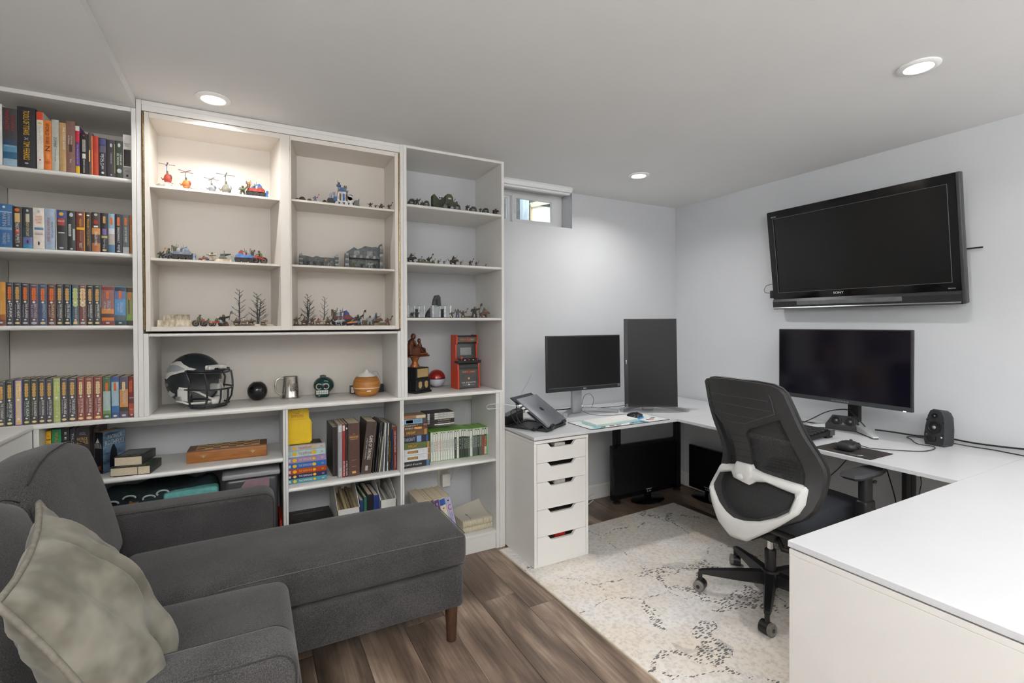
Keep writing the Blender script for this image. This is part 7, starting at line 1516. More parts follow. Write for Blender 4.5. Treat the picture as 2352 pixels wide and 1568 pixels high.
minis(1.348, 'bottom left-door shelf', [
 ('hill', 364, 449, 722, 2.72, (150, 136, 116), (206, 194, 174), 'long stepped pale rock ridge', dict(pose=1)),
 ('bike', 443, 474, 722, 2.69, BR, RD, 'brown and red battle bike'), ('bike', 466, 490, 731, 2.67, (96, 84, 70), OR, 'drab battle bike'),
 ('bike', 484, 514, 727, 2.68, RD, (176, 196, 214), 'red and pale blue battle bike', dict(pose=1)), ('fig', 502, 522, 719, 2.72, DK, GY, 'dark warrior with a raised club'),
 ('mound', 510, 526, 738, 2.66, (76, 52, 44), DK, 'little dark mound'),
 ('disc', 528, 632, 744.5, 2.70, (176, 164, 146), BN, 'flat pale ground disc under the trees', dict()),
 ('tree', 526, 573, 664, 2.74, (70, 72, 72), DK, 'tall bare black model tree', dict(dz=.006)), ('tree', 566, 616, 673, 2.71, (66, 68, 68), DK, 'bare black double-trunk model tree', dict(pose=1, dz=.006)),
 ('beast', 534, 552, 728, 2.66, (74, 62, 52), BR, 'beast rider', dict(dz=.006)), ('beast', 552, 570, 727, 2.66, (112, 98, 84), BN, 'beast rider', dict(dz=.006)), ('beast', 568, 586, 728, 2.66, (70, 58, 48), BR, 'beast rider', dict(dz=.006)),
 ('beast', 594, 616, 729, 2.66, (120, 96, 80), BN, 'beast rider', dict(dz=.006))], 'painted miniatures')
minis(1.977, 'upper right-door shelf', [
 ('mound', 677, 688, 455, 2.66, DK, GY, 'dark crouching lump'), ('mound', 685, 703, 451.5, 2.67, (64, 62, 54), GY, 'dark crouching lump'), ('mound', 705, 717, 456, 2.66, (62, 60, 52), GY, 'dark crouching lump'),
 ('fig', 717, 730, 449, 2.66, (104, 112, 132), RD, 'blue-grey warrior in a white cloak'), ('mound', 740, 751, 459, 2.66, DK, BR, 'dark crouching lump'),
 ('crawler', 751, 828, 416, 2.715, SV, BL, 'large white and blue crawler tower'),
 ('gun', 844, 857, 464, 2.66, (82, 84, 88), DK, 'dark grey trooper'), ('gun', 858, 867, 470, 2.655, DK, GY, 'dark grey trooper'), ('beast', 868, 883, 466, 2.66, (92, 78, 66), DK, 'brown beast rider'), ('fig', 889, 898, 468, 2.66, GN, DK, 'green warrior at the right end')], 'painted miniatures')
minis(1.653, 'middle right-door shelf', [
 ('ruin', 688, 777, 582, 2.74, (112, 116, 118), (84, 86, 88), 'low grey ruined wall'),
 ('fig', 702, 715, 596, 2.68, DK, BR, 'dark green warrior'), ('fig', 715, 728, 597, 2.68, GN, DK, 'dark green warrior'), ('fig', 733, 747, 598, 2.68, DK, OR, 'dark green warrior'), ('gun', 750, 763, 597, 2.68, SV, DK, 'silver warrior'),
 ('ruin', 793, 878, 558, 2.75, (110, 114, 116), (80, 82, 84), 'tall grey ruined tower with a ledge', dict(pose=1)),
 ('fig', 806, 818, 600, 2.675, SK, DK, 'green warrior inside the tower'), ('gun', 826, 836, 603, 2.67, (60, 62, 64), DK, 'dark gunner'), ('gun', 843, 858, 600, 2.67, SV, BN, 'silver gunner'), ('fig', 856, 866, 604, 2.665, DK, GN, 'small dark warrior')], 'painted miniatures')
minis(1.348, 'bottom right-door shelf', [
 ('disc', 671, 770, 745, 2.70, (120, 104, 86), BR, 'flat brown ground disc under the trees'),
 ('tree', 684, 726, 676, 2.75, (58, 58, 58), DK, 'bare black model tree with two trunks', dict(pose=1, dz=.006)), ('tree', 728, 760, 681, 2.73, (66, 68, 68), DK, 'slim bare black model tree', dict(dz=.006)),
 ('fig', 673, 688, 726, 2.66, BR, DK, 'brown beast warrior', dict(dz=.006)), ('beast', 688, 710, 727, 2.66, (66, 54, 46), BR, 'dark beast rider', dict(dz=.006)), ('fig', 710, 724, 727, 2.66, (88, 66, 50), BN, 'brown beast warrior', dict(dz=.006)), ('beast', 722, 740, 729, 2.66, (120, 100, 84), RD, 'pale beast rider', dict(dz=.006)),
 ('fig', 738, 748, 730, 2.66, BN, GN, 'brown beast warrior', dict(dz=.006)), ('beast', 745, 762, 729, 2.66, (70, 54, 44), BR, 'dark beast rider', dict(dz=.006)),
 ('truck', 758, 818, 705, 2.73, (116, 56, 62), (48, 76, 140), 'dark red and blue battle wagon', dict(pose=1)), ('beast', 768, 790, 724, 2.66, SV, GY, 'silver beast rider'),
 ('bike', 790, 834, 730, 2.665, OR, (62, 120, 190), 'orange and bright blue spiked battle bike'), ('fig', 816, 828, 719, 2.71, DK, DK, 'black warrior behind the spiked bike'),
 ('hill', 832, 850, 725, 2.72, (122, 104, 84), (96, 84, 68), 'brown rock block'), ('fig', 840, 858, 722, 2.67, SV, BL, 'silver warrior with blue horned helmet'), ('beast', 852, 876, 720, 2.70, (104, 76, 62), BR, 'large brown beast rider'),
 ('hill', 858, 885, 735, 2.66, (124, 108, 86), (96, 84, 66), 'low brown rock wall'), ('fig', 883, 897, 728, 2.67, (112, 72, 56), DK, 'red-brown beast warrior at the right end')], 'painted miniatures')
minis(2.0178, 'top right-bookcase shelf', [
 ('bunker', 935, 954, 457, 2.68, (58, 60, 54), GY, 'dark slitted bunker'), ('gun', 953, 963, 454, 2.67, (66, 66, 62), DK, 'dark gunner'), ('cannon', 964, 975, 461, 2.67, DK, GY, 'dark cannon'), ('bunker', 971, 986, 461.5, 2.66, (56, 58, 52), GY, 'dark slitted bunker'),
 ('fort', 993, 1050, 447, 2.73, (66, 72, 52), DK, 'dark green model fort'), ('cannon', 1015, 1032, 464, 2.665, GY, DK, 'wheeled field gun in front of the fort'), ('cannon', 1034, 1044, 469, 2.66, SV, DK, 'silver cannon'), ('bunker', 1040, 1057, 470, 2.66, (58, 60, 54), GY, 'dark slitted bunker'),
 ('gun', 1066, 1078, 469, 2.67, (76, 74, 70), DK, 'dark gunner'), ('bunker', 1077, 1094, 475, 2.66, (58, 60, 54), GY, 'dark slitted bunker'), ('gun', 1098, 1108, 477, 2.66, (72, 70, 66), DK, 'dark gunner'), ('bunker', 1107, 1122, 478.5, 2.66, (58, 60, 54), GY, 'dark slitted bunker'), ('cannon', 1129, 1148, 480, 2.67, DK, DK, 'long-barrelled dark cannon')], 'painted miniatures')
minis(1.698, 'second right-bookcase shelf', [
 ('beast', 936, 953, 580, 2.67, (56, 48, 40), DK, 'dark spear beast rider'), ('disc', 955, 1000, 601.5, 2.69, (92, 94, 66), GN, 'mossy ground disc'), ('fig', 958, 966, 592, 2.67, SK, DK, 'mossy warrior'), ('mound', 965, 978, 594, 2.68, (110, 118, 112), GN, 'pale grey-green boulder'), ('fig', 979, 990, 588, 2.68, DK, DK, 'dark warrior with raised arm'), ('fig', 990, 998, 596, 2.67, SK, BR, 'mossy warrior'),
 ('fig', 1000, 1013, 596, 2.67, (88, 88, 80), GY, 'grey-brown goblin'), ('fig', 1012, 1028, 598, 2.66, (84, 84, 78), GY, 'grey-brown goblin'), ('beast', 1031, 1052, 586, 2.68, (60, 50, 44), DK, 'dark heavy beast rider'), ('fig', 1052, 1064, 599, 2.67, BR, OR, 'golden brown warrior'),
 ('fig', 1073, 1087, 597, 2.67, DK, DK, 'winged dark warrior'), ('fig', 1089, 1099, 600, 2.67, (96, 76, 60), BR, 'brown crouching warrior'), ('fig', 1111, 1121, 605, 2.66, (96, 104, 70), OR, 'small green warrior at the right end')], 'painted miniatures')
minis(1.3905, 'third right-bookcase shelf', [
 ('hab', 934, 974, 700, 2.70, (156, 164, 166), DK, 'pale grey ruined block at the left'), ('fig', 942, 950, 715, 2.67, DK, DK, 'dark warrior in the left ruin'), ('fig', 953, 960, 714, 2.67, DK, GY, 'dark warrior in the left ruin'),
 ('tower', 975, 1013, 677, 2.77, (70, 72, 72), DK, 'dark jagged ruined tower'), ('hab', 990, 1034, 700, 2.69, (160, 168, 170), DK, 'pale grey ruined block with dark doorway'),
 ('fig', 1033, 1041, 714, 2.67, (72, 58, 46), DK, 'brown warrior'), ('gun', 1043, 1058, 707, 2.68, (104, 112, 122), BR, 'blue-grey trooper'), ('fig', 1056, 1071, 711, 2.67, (92, 76, 64), BR, 'brown warrior'),
 ('hill', 1067, 1086, 721, 2.68, (120, 104, 80), (90, 76, 58), 'small brown rock'), ('fig', 1081, 1098, 701, 2.67, DK, DK, 'dark warrior with a tall banner'), ('fig', 1097, 1110, 716, 2.66, (96, 80, 66), GY, 'brown warrior'), ('beast', 1104, 1120, 705, 2.69, (108, 82, 66), BR, 'brown long-necked beast rider')], 'painted miniatures')
# ------------------------------------------------------------------ television on the right wall
tv = thing('television', 'large wall-mounted flat television tilted down on the right wall', 'television', (3.092, 1.5706, 1.768), R_(-90.6), None, 0, R_(7.57))
w, h = 1.01, .65
part('rear_housing', MB().rbox(-w/2+.03, .03, -h/2+.05, w/2-.03, .062, h/2-.04, .012, 2), BLACK, tv, 40)
part('cabinet', MB().rbox(-w/2, .002, -h/2, w/2, .036, h/2, .006, 2), GLOSSB, tv, 40)
sx, sz0, sz1 = w/2-.045, -h/2+.112, h/2-.052
part('bezel', MB().ring([(-w/2+.004, -h/2+.07), (w/2-.014, -h/2+.07), (w/2-.014, h/2-.004), (-w/2+.004, h/2-.004)], [(-sx, sz0), (sx-.004, sz0), (sx-.004, sz1), (-sx, sz1)], 'y', -.004, .004), GLOSSB, tv)
part('screen', MB().box(-sx, .0005, sz0, sx-.004, .003, sz1), mat('matte_tv_screen', (18, 18, 19), .24, var=.05, scale=6), tv)
part('screen_edge', MB().ring([(-sx-.002, sz0-.002), (sx-.002, sz0-.002), (sx-.002, sz1+.002), (-sx-.002, sz1+.002)], [(-sx, sz0), (sx-.004, sz0), (sx-.004, sz1), (-sx, sz1)], 'y', -.006, -.004), mat('screen_edge_grey', (96, 98, 100), .3), tv)
part('side_rail', MB().rbox(w/2-.013, -.006, -h/2+.004, w/2+.004, .03, h/2-.001, .004, 2), mat('dark_grey_rail', (62, 63, 65), .4), tv, 40)
part('speaker_strip', MB().prism([(-.003, -h/2), (-.012, -h/2+.012), (-.010, -h/2+.052), (-.002, -h/2+.068), (.004, -h/2+.068), (.004, -h/2)], 'x', -w/2, w/2-.012), mat('dark_speaker_strip', (40, 41, 42), .35, var=.1), tv)
part('chrome_edge', MB().prism([(-.012, -h/2+.004), (-.0145, -h/2+.010), (-.012, -h/2+.014), (-.008, -h/2+.01)], 'x', -w/2+.002, w/2-.014), SILVER, tv)
part('silver_panel', MB().rbox(-.34, -.0135, -h/2+.026, .24, -.009, -h/2+.052, .002, 2), mat('silver_speaker_panel', (128, 130, 132), .35, .5, var=.08), tv)
text(tv, 'SONY', (-.085, -.0052, -h/2+.092), .058, .013, INK['w'], bold=.006); text(tv, 'BRAVIA', (-w/2+.05, -.0048, h/2-.038), .034, .008, INK['s']); text(tv, 'BRAVIA', (w/2-.05, -.0048, -h/2+.082), .03, .005, INK['s'])
part('wall_bracket', MB().box(-.14, .062, -.16, .14, .085, .16), MBLACK, tv)
t = thing('media_stick', 'small black media box tucked behind the left edge of the television', 'media player', tuple(at(1774, 676, x=3.15)))
part('case', MB().rbox(-.01, -.022, -.026, .01, .012, .026, .003, 2), BLACK, t, 40)
c = at(1774, 676, x=3.15)
mb = MB(); mb.tube([c+Vector((0, .012, .01)), c+Vector((-.004, .05, .015)), c+Vector((0, .062, .035)), c+Vector((0, .045, .062)), c+Vector((0, .01, .07)), c+Vector((0, -.03, .072))], .0018, 6); partw('cord', mb, RUBBER, t, 60)
t = thing('power_strip_rod', 'thin black rod sticking out behind the right edge of the television', 'antenna', (3.195, 1.055, at(2222, 571, x=3.195).z))
part('rod', MB().cyl((0, .05, 0), (0, -.03, 0), .004, seg=8).cyl((.005, .05, 0), (.018, .05, 0), .006, seg=8), RUBBER, t, 50)
# ------------------------------------------------------------------ monitors
def monitor(label, c, rz, w, h, tilt, bez, m_scr, foot=None, port=False):
    t = thing('monitor', label, 'monitor', c, rz, None, 0, tilt)
    part('rear_shell', MB().rbox(-w/2+.02, .012, -h/2+.03, w/2-.02, .045, h/2-.03, .012, 3), MBLACK, t, 40)
    part('housing', MB().rbox(-w/2, 0, -h/2, w/2, .016, h/2, .003, 2), mat('monitor_black', (34, 35, 37), .45, var=.06), t, 40)
    bl, br, bb, bt = bez
    part('screen', MB().box(-w/2+bl, -.0006, -h/2+bb, w/2-br, .001, h/2-bt), m_scr, t)
    return t
SCR = mat('monitor_screen', (13, 13, 16), .30, var=.05, scale=5); SCR2 = mat('oled_screen', (14, 12, 22), .12, var=.08, scale=4)
MSIL = mat('monitor_stand_silver', (172, 175, 178), .35, .6, var=.03)
m1 = monitor('landscape monitor on a silver curved stand, left of the upright monitor', (1.9777, 2.6458, 1.0932), R_(.66), .614, .366, R_(-1.1), (.010, .008, .026, .009), SCR)
text(m1, 'LG', (.0, -.0012, -.366/2+.013), .016, .008, INK['w']); part('brand_dot', MB().prism(ell(.0042, .0042, -.012, -.170, 12), 'y', -.0014, -.0008), INK['s'], m1)
part('bezel_line', MB().box(-.29, -.0012, -.1585, .29, -.0006, -.1565), mat('bezel_line', (110, 112, 114), .4), m1)
part('sticker', MB().ring([(.282, -.172), (.296, -.172), (.296, -.158), (.282, -.158)], [(.284, -.170), (.294, -.170), (.294, -.160), (.284, -.160)], 'y', -.0012, -.0007), INK['s'], m1)
def arcfoot(root, a, b, mid, hh, th, name='stand_foot'):
    """crescent foot: arched band through three desk points"""
    a, b, mid = Vector(a), Vector(b), Vector(mid); n = 18; mb = MB(); vs = []
    for i in range(n+1):
        f = i/n; p = a*(1-f)**2+mid*2*f*(1-f)+b*f**2; lift = .012*math.sin(math.pi*f)
        d = ((mid-a)*(1-f)+(b-mid)*f); d.normalize(); q = Vector((-d.y, d.x))
        for (o, z) in ((-th, ZD+.0006+lift), (th, ZD+.0006+lift), (th, ZD+hh+lift*.8), (-th, ZD+hh+lift*.8)): vs.append((p.x+q.x*o, p.y+q.y*o, z))
    fs = [(i*4+j, i*4+(j+1) % 4, (i+1)*4+(j+1) % 4, (i+1)*4+j) for i in range(n) for j in range(4)]+[(0, 3, 2, 1), (n*4, n*4+1, n*4+2, n*4+3)]
    return partw(name, mb.add(vs, fs), MSIL, root, 40)
RM[m1.name] = (Matrix.Translation(m1.location) @ m1.rotation_euler.to_matrix().to_4x4()).inverted()
arcfoot(m1, (1.868, 2.715), (2.262, 2.645), (2.06, 2.93), .021, .014)
partw('stand_post', MB().rbox(1.955, 2.755, ZD+.004, 2.035, 2.785, 1.02, .008, 2).rbox(1.962, 2.69, .96, 2.03, 2.765, 1.03, .006, 1), MSIL, m1, 40)
m2 = monitor('tall upright monitor turned on its side near the corner', (2.4649, 2.5382, 1.0805), R_(-29.2), .366, .614, R_(-2.9), (.024, .009, .011, .009), SCR, port=True)
RM[m2.name] = (Matrix.Translation(m2.location) @ m2.rotation_euler.to_matrix().to_4x4()).inverted()
text(m2, 'LG', (-.366/2+.012, -.0012, .0), .016, .008, INK['w'], SPINE_UP); part('brand_dot', MB().prism(ell(.0042, .0042, -.171, .014, 12), 'y', -.0014, -.0008), INK['s'], m2)
part('sticker', MB().ring([(-.178, -.302), (-.164, -.302), (-.164, -.288), (-.178, -.288)], [(-.176, -.300), (-.166, -.300), (-.166, -.290), (-.176, -.290)], 'y', -.0012, -.0007), INK['s'], m2)
arcfoot(m2, (2.302, 2.655), (2.706, 2.428), (2.63, 2.80), .021, .014)
q = m2.rotation_euler.to_matrix() @ Vector((0, .09, 0))
partw('stand_post', MB().rbox(-.04, -.015, ZD+.004, .04, .015, 1.12, .008, 2, Matrix.Translation((2.4649+q.x, 2.5382+q.y, 0)) @ Matrix.Rotation(R_(-29.2), 4, 'Z')).rbox(-.034, -.06, 1.04, .034, .0, 1.12, .006, 1, Matrix.Translation((2.4649+q.x, 2.5382+q.y, 0)) @ Matrix.Rotation(R_(-29.2), 4, 'Z')), MSIL, m2, 40)
m3 = monitor('wide black monitor on a silver forked stand under the television', (2.8941, 1.536, 1.1128), R_(-90.7), .70, .41, 0, (.007, .010, .024, .006), SCR2)
RM[m3.name] = (Matrix.Translation(m3.location) @ m3.rotation_euler.to_matrix().to_4x4()).inverted()
part('lower_bezel', MB().rbox(-.35, -.002, -.205, .35, .0, -.183, .0008, 1), mat('grey_lower_bezel', (58, 60, 63), .4), m3)
text(m3, 'A L I E N W A R E', (.01, -.0026, -.194), .09, .007, INK['s']); part('power_light', MB().rbox(.31, -.003, -.2055, .322, -.001, -.2025, .0005, 1), emit('power_led', (1, 1, 1), 4), m3)
pp = at(1963, 945, x=3.105)
partw('stand_post', MB().rbox(pp.x-.018, pp.y-.03, ZD+.006, pp.x+.018, pp.y+.03, 1.15, .006, 2).rbox(2.94, pp.y-.03, 1.08, pp.x, pp.y+.03, 1.15, .006, 1), MBLACK, m3, 40)
ALI = mat('pale_silver_leg', (206, 208, 210), .4, .2, var=.02)
for tip in ((2.940, 1.372), (2.950, 1.735)):
    a = Vector((pp.x, pp.y)); b = Vector(tip); d = (b-a).normalized(); n = Vector((-d.y, d.x)); poly = [a+n*.028, a-n*.028, b-n*.014+d*.004, b+n*.014]
    base = MB().prism([tuple(p) for p in poly], 'z', ZD+.0006, ZD+.006); partw('leg_underside', base, MBLACK, m3)
    vs = [(p.x, p.y, ZD+.006) for p in poly]+[(poly[0].x, poly[0].y, ZD+.055), (poly[1].x, poly[1].y, ZD+.055), (poly[2].x, poly[2].y, ZD+.013), (poly[3].x, poly[3].y, ZD+.013)]
    partw('stand_leg', MB().add(vs, [(0, 3, 2, 1), (4, 5, 6, 7), (0, 1, 5, 4), (1, 2, 6, 5), (2, 3, 7, 6), (3, 0, 4, 7)]), ALI, m3)
    partw('leg_slot', MB().box(b.x-d.x*.02-.004, b.y-d.y*.02-.0015, ZD+.0148, b.x-d.x*.02+.004, b.y-d.y*.02+.0015, ZD+.0165), BLACK, m3)
# ------------------------------------------------------------------ laptop on its riser
L0 = Vector((1.498, 2.3625, ZD)); rzl = math.atan2(.127, .2173); TH = R_(33)
st = thing('laptop_stand', 'black folding laptop riser at the left end of the back desk', 'stand', tuple(L0+Vector((0, 0, .0006))), rzl)
DG = mat('dark_grey_metal', (52, 54, 57), .4, .5, var=.06)
part('base_plate', MB().ring([(0, 0), (.252, 0), (.252, .285), (0, .285)], [(.03, .03), (.222, .03), (.222, .255), (.03, .255)], 'z', 0, .008), DG, st)
part('floor_tray', MB().box(.03, .03, .001, .222, .255, .003), mat('riser_tray', (70, 72, 74), .5, .3), st)
Rp = Matrix.Translation((0, 0, .012)) @ Matrix.Rotation(TH, 4, 'X')
part('tilting_plate', MB().rbox(-.002, 0, 0, .254, .300, .007, .003, 2, Rp), DG, st, 40)
part('front_hooks', MB().rbox(.03, -.008, .004, .07, .012, .028, .004, 2, Rp), DG, st, 40); part('front_hooks', MB().rbox(.18, -.008, .004, .22, .012, .028, .004, 2, Rp), DG, st, 40)
for x in (.012, .232): part('support_rod', MB().cyl((x, .20, .008), (x, .215, .145), .003, seg=8), BLACK, st, 40)
lp = thing('laptop', 'closed grey laptop resting on the black riser', 'laptop', tuple(L0+Vector((0, 0, .0012))), rzl)
ALU = mat('space_grey_aluminium', (150, 153, 159), .36, .75, var=.02, scale=8)
part('base', MB().rbox(.004, .006, .0085, .250, .262, .0165, .006, 3, Rp), mat('laptop_base_alu', (126, 129, 134), .4, .7), lp, 40)
part('lid', MB().rbox(.004, .006, .0172, .250, .262, .0228, .005, 3, Rp), ALU, lp, 40)
ap = [(0, -.016), (.006, -.0185), (.012, -.014), (.016, -.006), (.0165, .002), (.0135, .009), (.008, .012), (.003, .0105), (0, .0115), (-.004, .0105), (-.009, .012), (-.014, .008), (-.0155, 0), (-.013, -.004), (-.0115, -.008), (-.014, -.011), (-.010, -.016), (-.005, -.0185)]
part('lid_emblem', MB().prism([(.127-x, .135-y) for x, y in ap], 'z', .0229, .0232, Rp), MBLACK, lp); part('emblem_leaf', MB().prism([(.127-x, .135-y) for x, y in [(0, .014), (.005, .016), (.006, .022), (.001, .020)]], 'z', .0229, .0232, Rp), MBLACK, lp)
for k in range(3): part('plug', MB().rbox(-.026, .155+k*.026, .0095, .004, .169+k*.026, .0165, .002, 1, Rp), mat('white_plug', (226, 226, 224), .4, var=.01), lp)
Mw = Matrix.Translation(L0) @ Matrix.Rotation(rzl, 4, 'Z')
def wp(x, y, z): return Mw @ Vector((x, y, z))
def pl(y): return Mw @ (Rp @ Vector((-.026, y, .013)))
def cable(label, pts, r=.0022, m=RUBBER, name='cable'):
    t = thing(name, label, 'cable', tuple(pts[0])); P_ = [Vector(p) for p in pts]; o = []
    for i in range(len(P_)-1):
        p0, p1, p2, p3 = P_[max(0, i-1)], P_[i], P_[i+1], P_[min(len(P_)-1, i+2)]
        for k in range(6):
            u = k/6; o.append(.5*((2*p1)+(p2-p0)*u+(2*p0-5*p1+4*p2-p3)*u*u+(3*p1-p0-3*p2+p3)*u**3))
    o.append(P_[-1]); partw('cord', MB().tube(o, r, 6), m, t, 60); return t
zc = ZD+.004
hub = thing('docking_station', 'black wedge dock standing behind the laptop riser', 'dock', (1.425, 2.625, ZD+.0006), R_(30))
part('case', MB().prism([(-.03, 0), (.16, 0), (.16, .075), (-.03, .055)], 'y', .03, .075), mat('dock_black', (24, 24, 26), .35, var=.1), hub); part('top_edge', MB().prism([(-.03, .055), (.16, .075), (.16, .079), (-.03, .059)], 'y', .028, .077), mat('dock_grey_edge', (100, 102, 104), .4, .4), hub)
hb2 = thing('usb_hub', 'dark small port hub lying inside the laptop riser', 'hub', tuple(wp(.05, .09, .0045)), rzl+R_(5))
part('case', MB().rbox(-.02, -.012, 0, .10, .012, .012, .003, 2), mat('hub_grey', (66, 68, 76), .35, .4), hb2, 40); part('end_plate', MB().box(-.0206, -.010, .002, -.0201, .010, .010), SILVER, hb2)
for k in range(2): part('port', MB().rbox(.03+k*.03, -.0128, .003, .05+k*.03, -.0118, .009, .0005, 1), BLACK, hb2)
cable('black laptop cable looping from the first port down to the riser', [pl(.162), wp(-.07, .16, .10), wp(-.085, .12, .05), wp(-.04, .09, .016), wp(.02, .1, .012)], .0026)
cable('second black laptop cable looping down into the riser', [pl(.188), wp(-.085, .19, .12), wp(-.11, .14, .06), wp(-.06, .06, .014), wp(.028, .084, .010)], .0026)
cable('white charging cable bending left from the laptop', [pl(.214), wp(-.09, .26, .155), wp(-.13, .32, .150), wp(-.12, .33, .125), wp(-.05, .30, .115), wp(0, .33, .07), wp(.02, .38, .012)], .0018, WCABLE)
cable('thick black cable curving from behind the laptop to the monitor stand', [wp(.24, .24, .175), wp(.30, .25, .15), wp(.36, .25, .07), wp(.44, .28, .035), (1.94, 2.80, ZD+.03), (1.985, 2.795, ZD+.05)], .0042)
# mouse pad, keyboard, mouse
def padmat():
    m = bpy.data.materials.new('printed_desk_mat'); m.use_nodes = True; nt = m.node_tree; n = nt.nodes; L = nt.links; b = n['Principled BSDF']; b.inputs['Roughness'].default_value = .85
    tc = n.new('ShaderNodeTexCoord'); mp = n.new('ShaderNodeMapping'); mp.inputs['Scale'].default_value = (7, 16, 1); L.new(tc.outputs['Object'], mp.inputs[0])
    v = n.new('ShaderNodeTexVoronoi'); v.inputs['Scale'].default_value = 1.; L.new(mp.outputs[0], v.inputs['Vector'])
    r = n.new('ShaderNodeValToRGB'); r.color_ramp.interpolation = 'CONSTANT'; e = r.color_ramp.elements
    for i, (p, c) in enumerate([(0, (224, 226, 224)), (.42, (150, 200, 208)), (.58, (220, 212, 186)), (.68, (206, 222, 224)), (.82, (96, 160, 182)), (.93, (226, 228, 226))]):
        k = e[i] if i < 2 else e.new(p); k.position = p; k.color = (*lin(c), 1)
    sp = n.new('ShaderNodeSeparateColor'); L.new(v.outputs['Color'], sp.inputs[0]); L.new(sp.outputs[0], r.inputs[0]); L.new(r.outputs[0], b.inputs['Base Color']); return m
t = thing('desk_mat', 'pale blue printed desk mat under the white keyboard', 'mouse mat', (1.757, 2.291, ZD+.0006))
part('mat', MB().rbox(0, 0, 0, .628, .236, .003, .0012, 2), padmat(), t)
part('stitched_edge', MB().tube([(0, 0, .0018), (.628, 0, .0018), (.628, .236, .0018), (0, .236, .0018)], .0021, 6, None, True), BLACK, t, 60)
text(t, "THAT'S HOW I ROLL", (.30, .205, .0034), .46, .022, mat('mat_letter_brown', (70, 60, 60), .8), FLAT)
for k, (x, y, c) in enumerate([(.10, .02, (110, 74, 56)), (.17, .022, (130, 60, 50)), (.22, .018, (150, 120, 80)), (.33, .024, (96, 70, 56)), (.42, .026, (110, 80, 60)), (.50, .06, (120, 70, 90)), (.545, .075, (196, 130, 100)), (.57, .09, (104, 70, 100)), (.52, .05, (206, 150, 120))]):
    part('print_patch', MB().prism([(x-.02, y-.006), (x+.012, y-.010), (x+.026, y+.006), (x-.004, y+.014)], 'z', .003, .0034), col(*c, .85), t)
k0 = Vector((1.815, 2.318)); k1 = Vector((2.165, 2.340)); ang = math.atan2(k1.y-k0.y, k1.x-k0.x)
kb = thing('keyboard', 'slim white keyboard on the printed desk mat', 'keyboard', (k0.x, k0.y, ZD+.0042), ang)
KW = mat('white_keycap', (232, 232, 230), .5, var=.02)
part('case', MB().prism([(0, 0), (.132, 0), (.132, .016), (0, .010)], 'x', 0, .36), mat('pale_teal_case', (176, 206, 202), .45, var=.02), kb)
mb = MB(); Kt = Matrix.Translation((0, 0, .0101)) @ Matrix.Rotation(math.atan2(.006, .132), 4, 'X')
for j in range(5):
    for i in range(18):
        if j == 0 and 4 < i < 9: continue
        mb.rbox(.006+i*.0194, .006+j*.0245, 0, .006+i*.0194+.0175, .006+j*.0245+.022, .006, .0015, 1, Kt)
mb.rbox(.006+5*.0194, .006, 0, .006+9*.0194-.002, .028, .006, .0015, 1, Kt)
o = part('keys', mb, KW, kb); o['kind'] = 'stuff'
pm = at(1463, 961.5, z=ZD+.005)
ms = thing('computer_mouse', 'black mouse with blue base on the printed desk mat', 'mouse', (pm.x, pm.y+.02, ZD+.0042), R_(20))
def mouseshape(L, W_, H_): return MB().rcube((-L/2, -W_/2, 0), (L/2, W_/2, H_), H_*.62, 5, 4, None, lambda p: Vector((p.x, p.y*(1-.12*math.cos(p.x/L*6)), p.z*(1-.35*max(0, p.x/L)**1.3*2)*(1-.2*max(0, -p.x/L)))))
part('body', mouseshape(.115, .070, .040), mat('mouse_black', (24, 26, 32), .25, var=.1, coat=.3), ms, 60); part('blue_base', MB().rcube((-.058, -.037, 0), (.058, .037, .010), .006, 3, 2), mat('bright_blue_base', (40, 140, 196), .4), ms, 50)
part('scroll_wheel', MB().cyl((.028, -.005, .030), (.028, .005, .030), .009, seg=12), MBLACK, ms, 40)
cable('thin dark mouse cable wandering along the back of the desk mat', [(pm.x+.04, pm.y+.06, zc+.01), (2.27, 2.56, zc), (2.15, 2.58, zc), (2.05, 2.66, zc), (2.02, 2.74, zc+.02), (2.045, 2.745, zc+.05)], .0014)
cable('dark cable running along the desk from one monitor stand to the other', [(2.05, 2.82, zc), (2.2, 2.86, zc), (2.35, 2.84, zc), (2.45, 2.80, zc+.01), (2.52, 2.70, zc+.06)], .0022)
cable('thin dark cable making a loop beside the monitor post', [(2.06, 2.80, zc+.03), (2.13, 2.86, .83), (2.19, 2.87, .84), (2.215, 2.86, .80), (2.17, 2.83, .75), (2.09, 2.81, zc)], .0014)
t = thing('power_adapter', 'small white adapter on the desk behind the left monitor post', 'adapter', (2.12, 2.90, ZD+.0006))
part('body', MB().rbox(-.035, -.02, 0, .035, .02, .026, .004, 2), mat('white_adapter', (232, 230, 222), .35, var=.02), t, 40); part('label_strip', MB().box(-.02, -.0206, .008, .02, -.0201, .014), INK['s'], t)
cable('thin grey cable hanging down the back wall left of the monitor', [(1.78, 3.012, 1.0), (1.74, 3.008, .93), (1.69, 3.0, .86), (1.67, 3.0, ZD+.003)], .0016, mat('grey_cable', (186, 188, 188), .5))
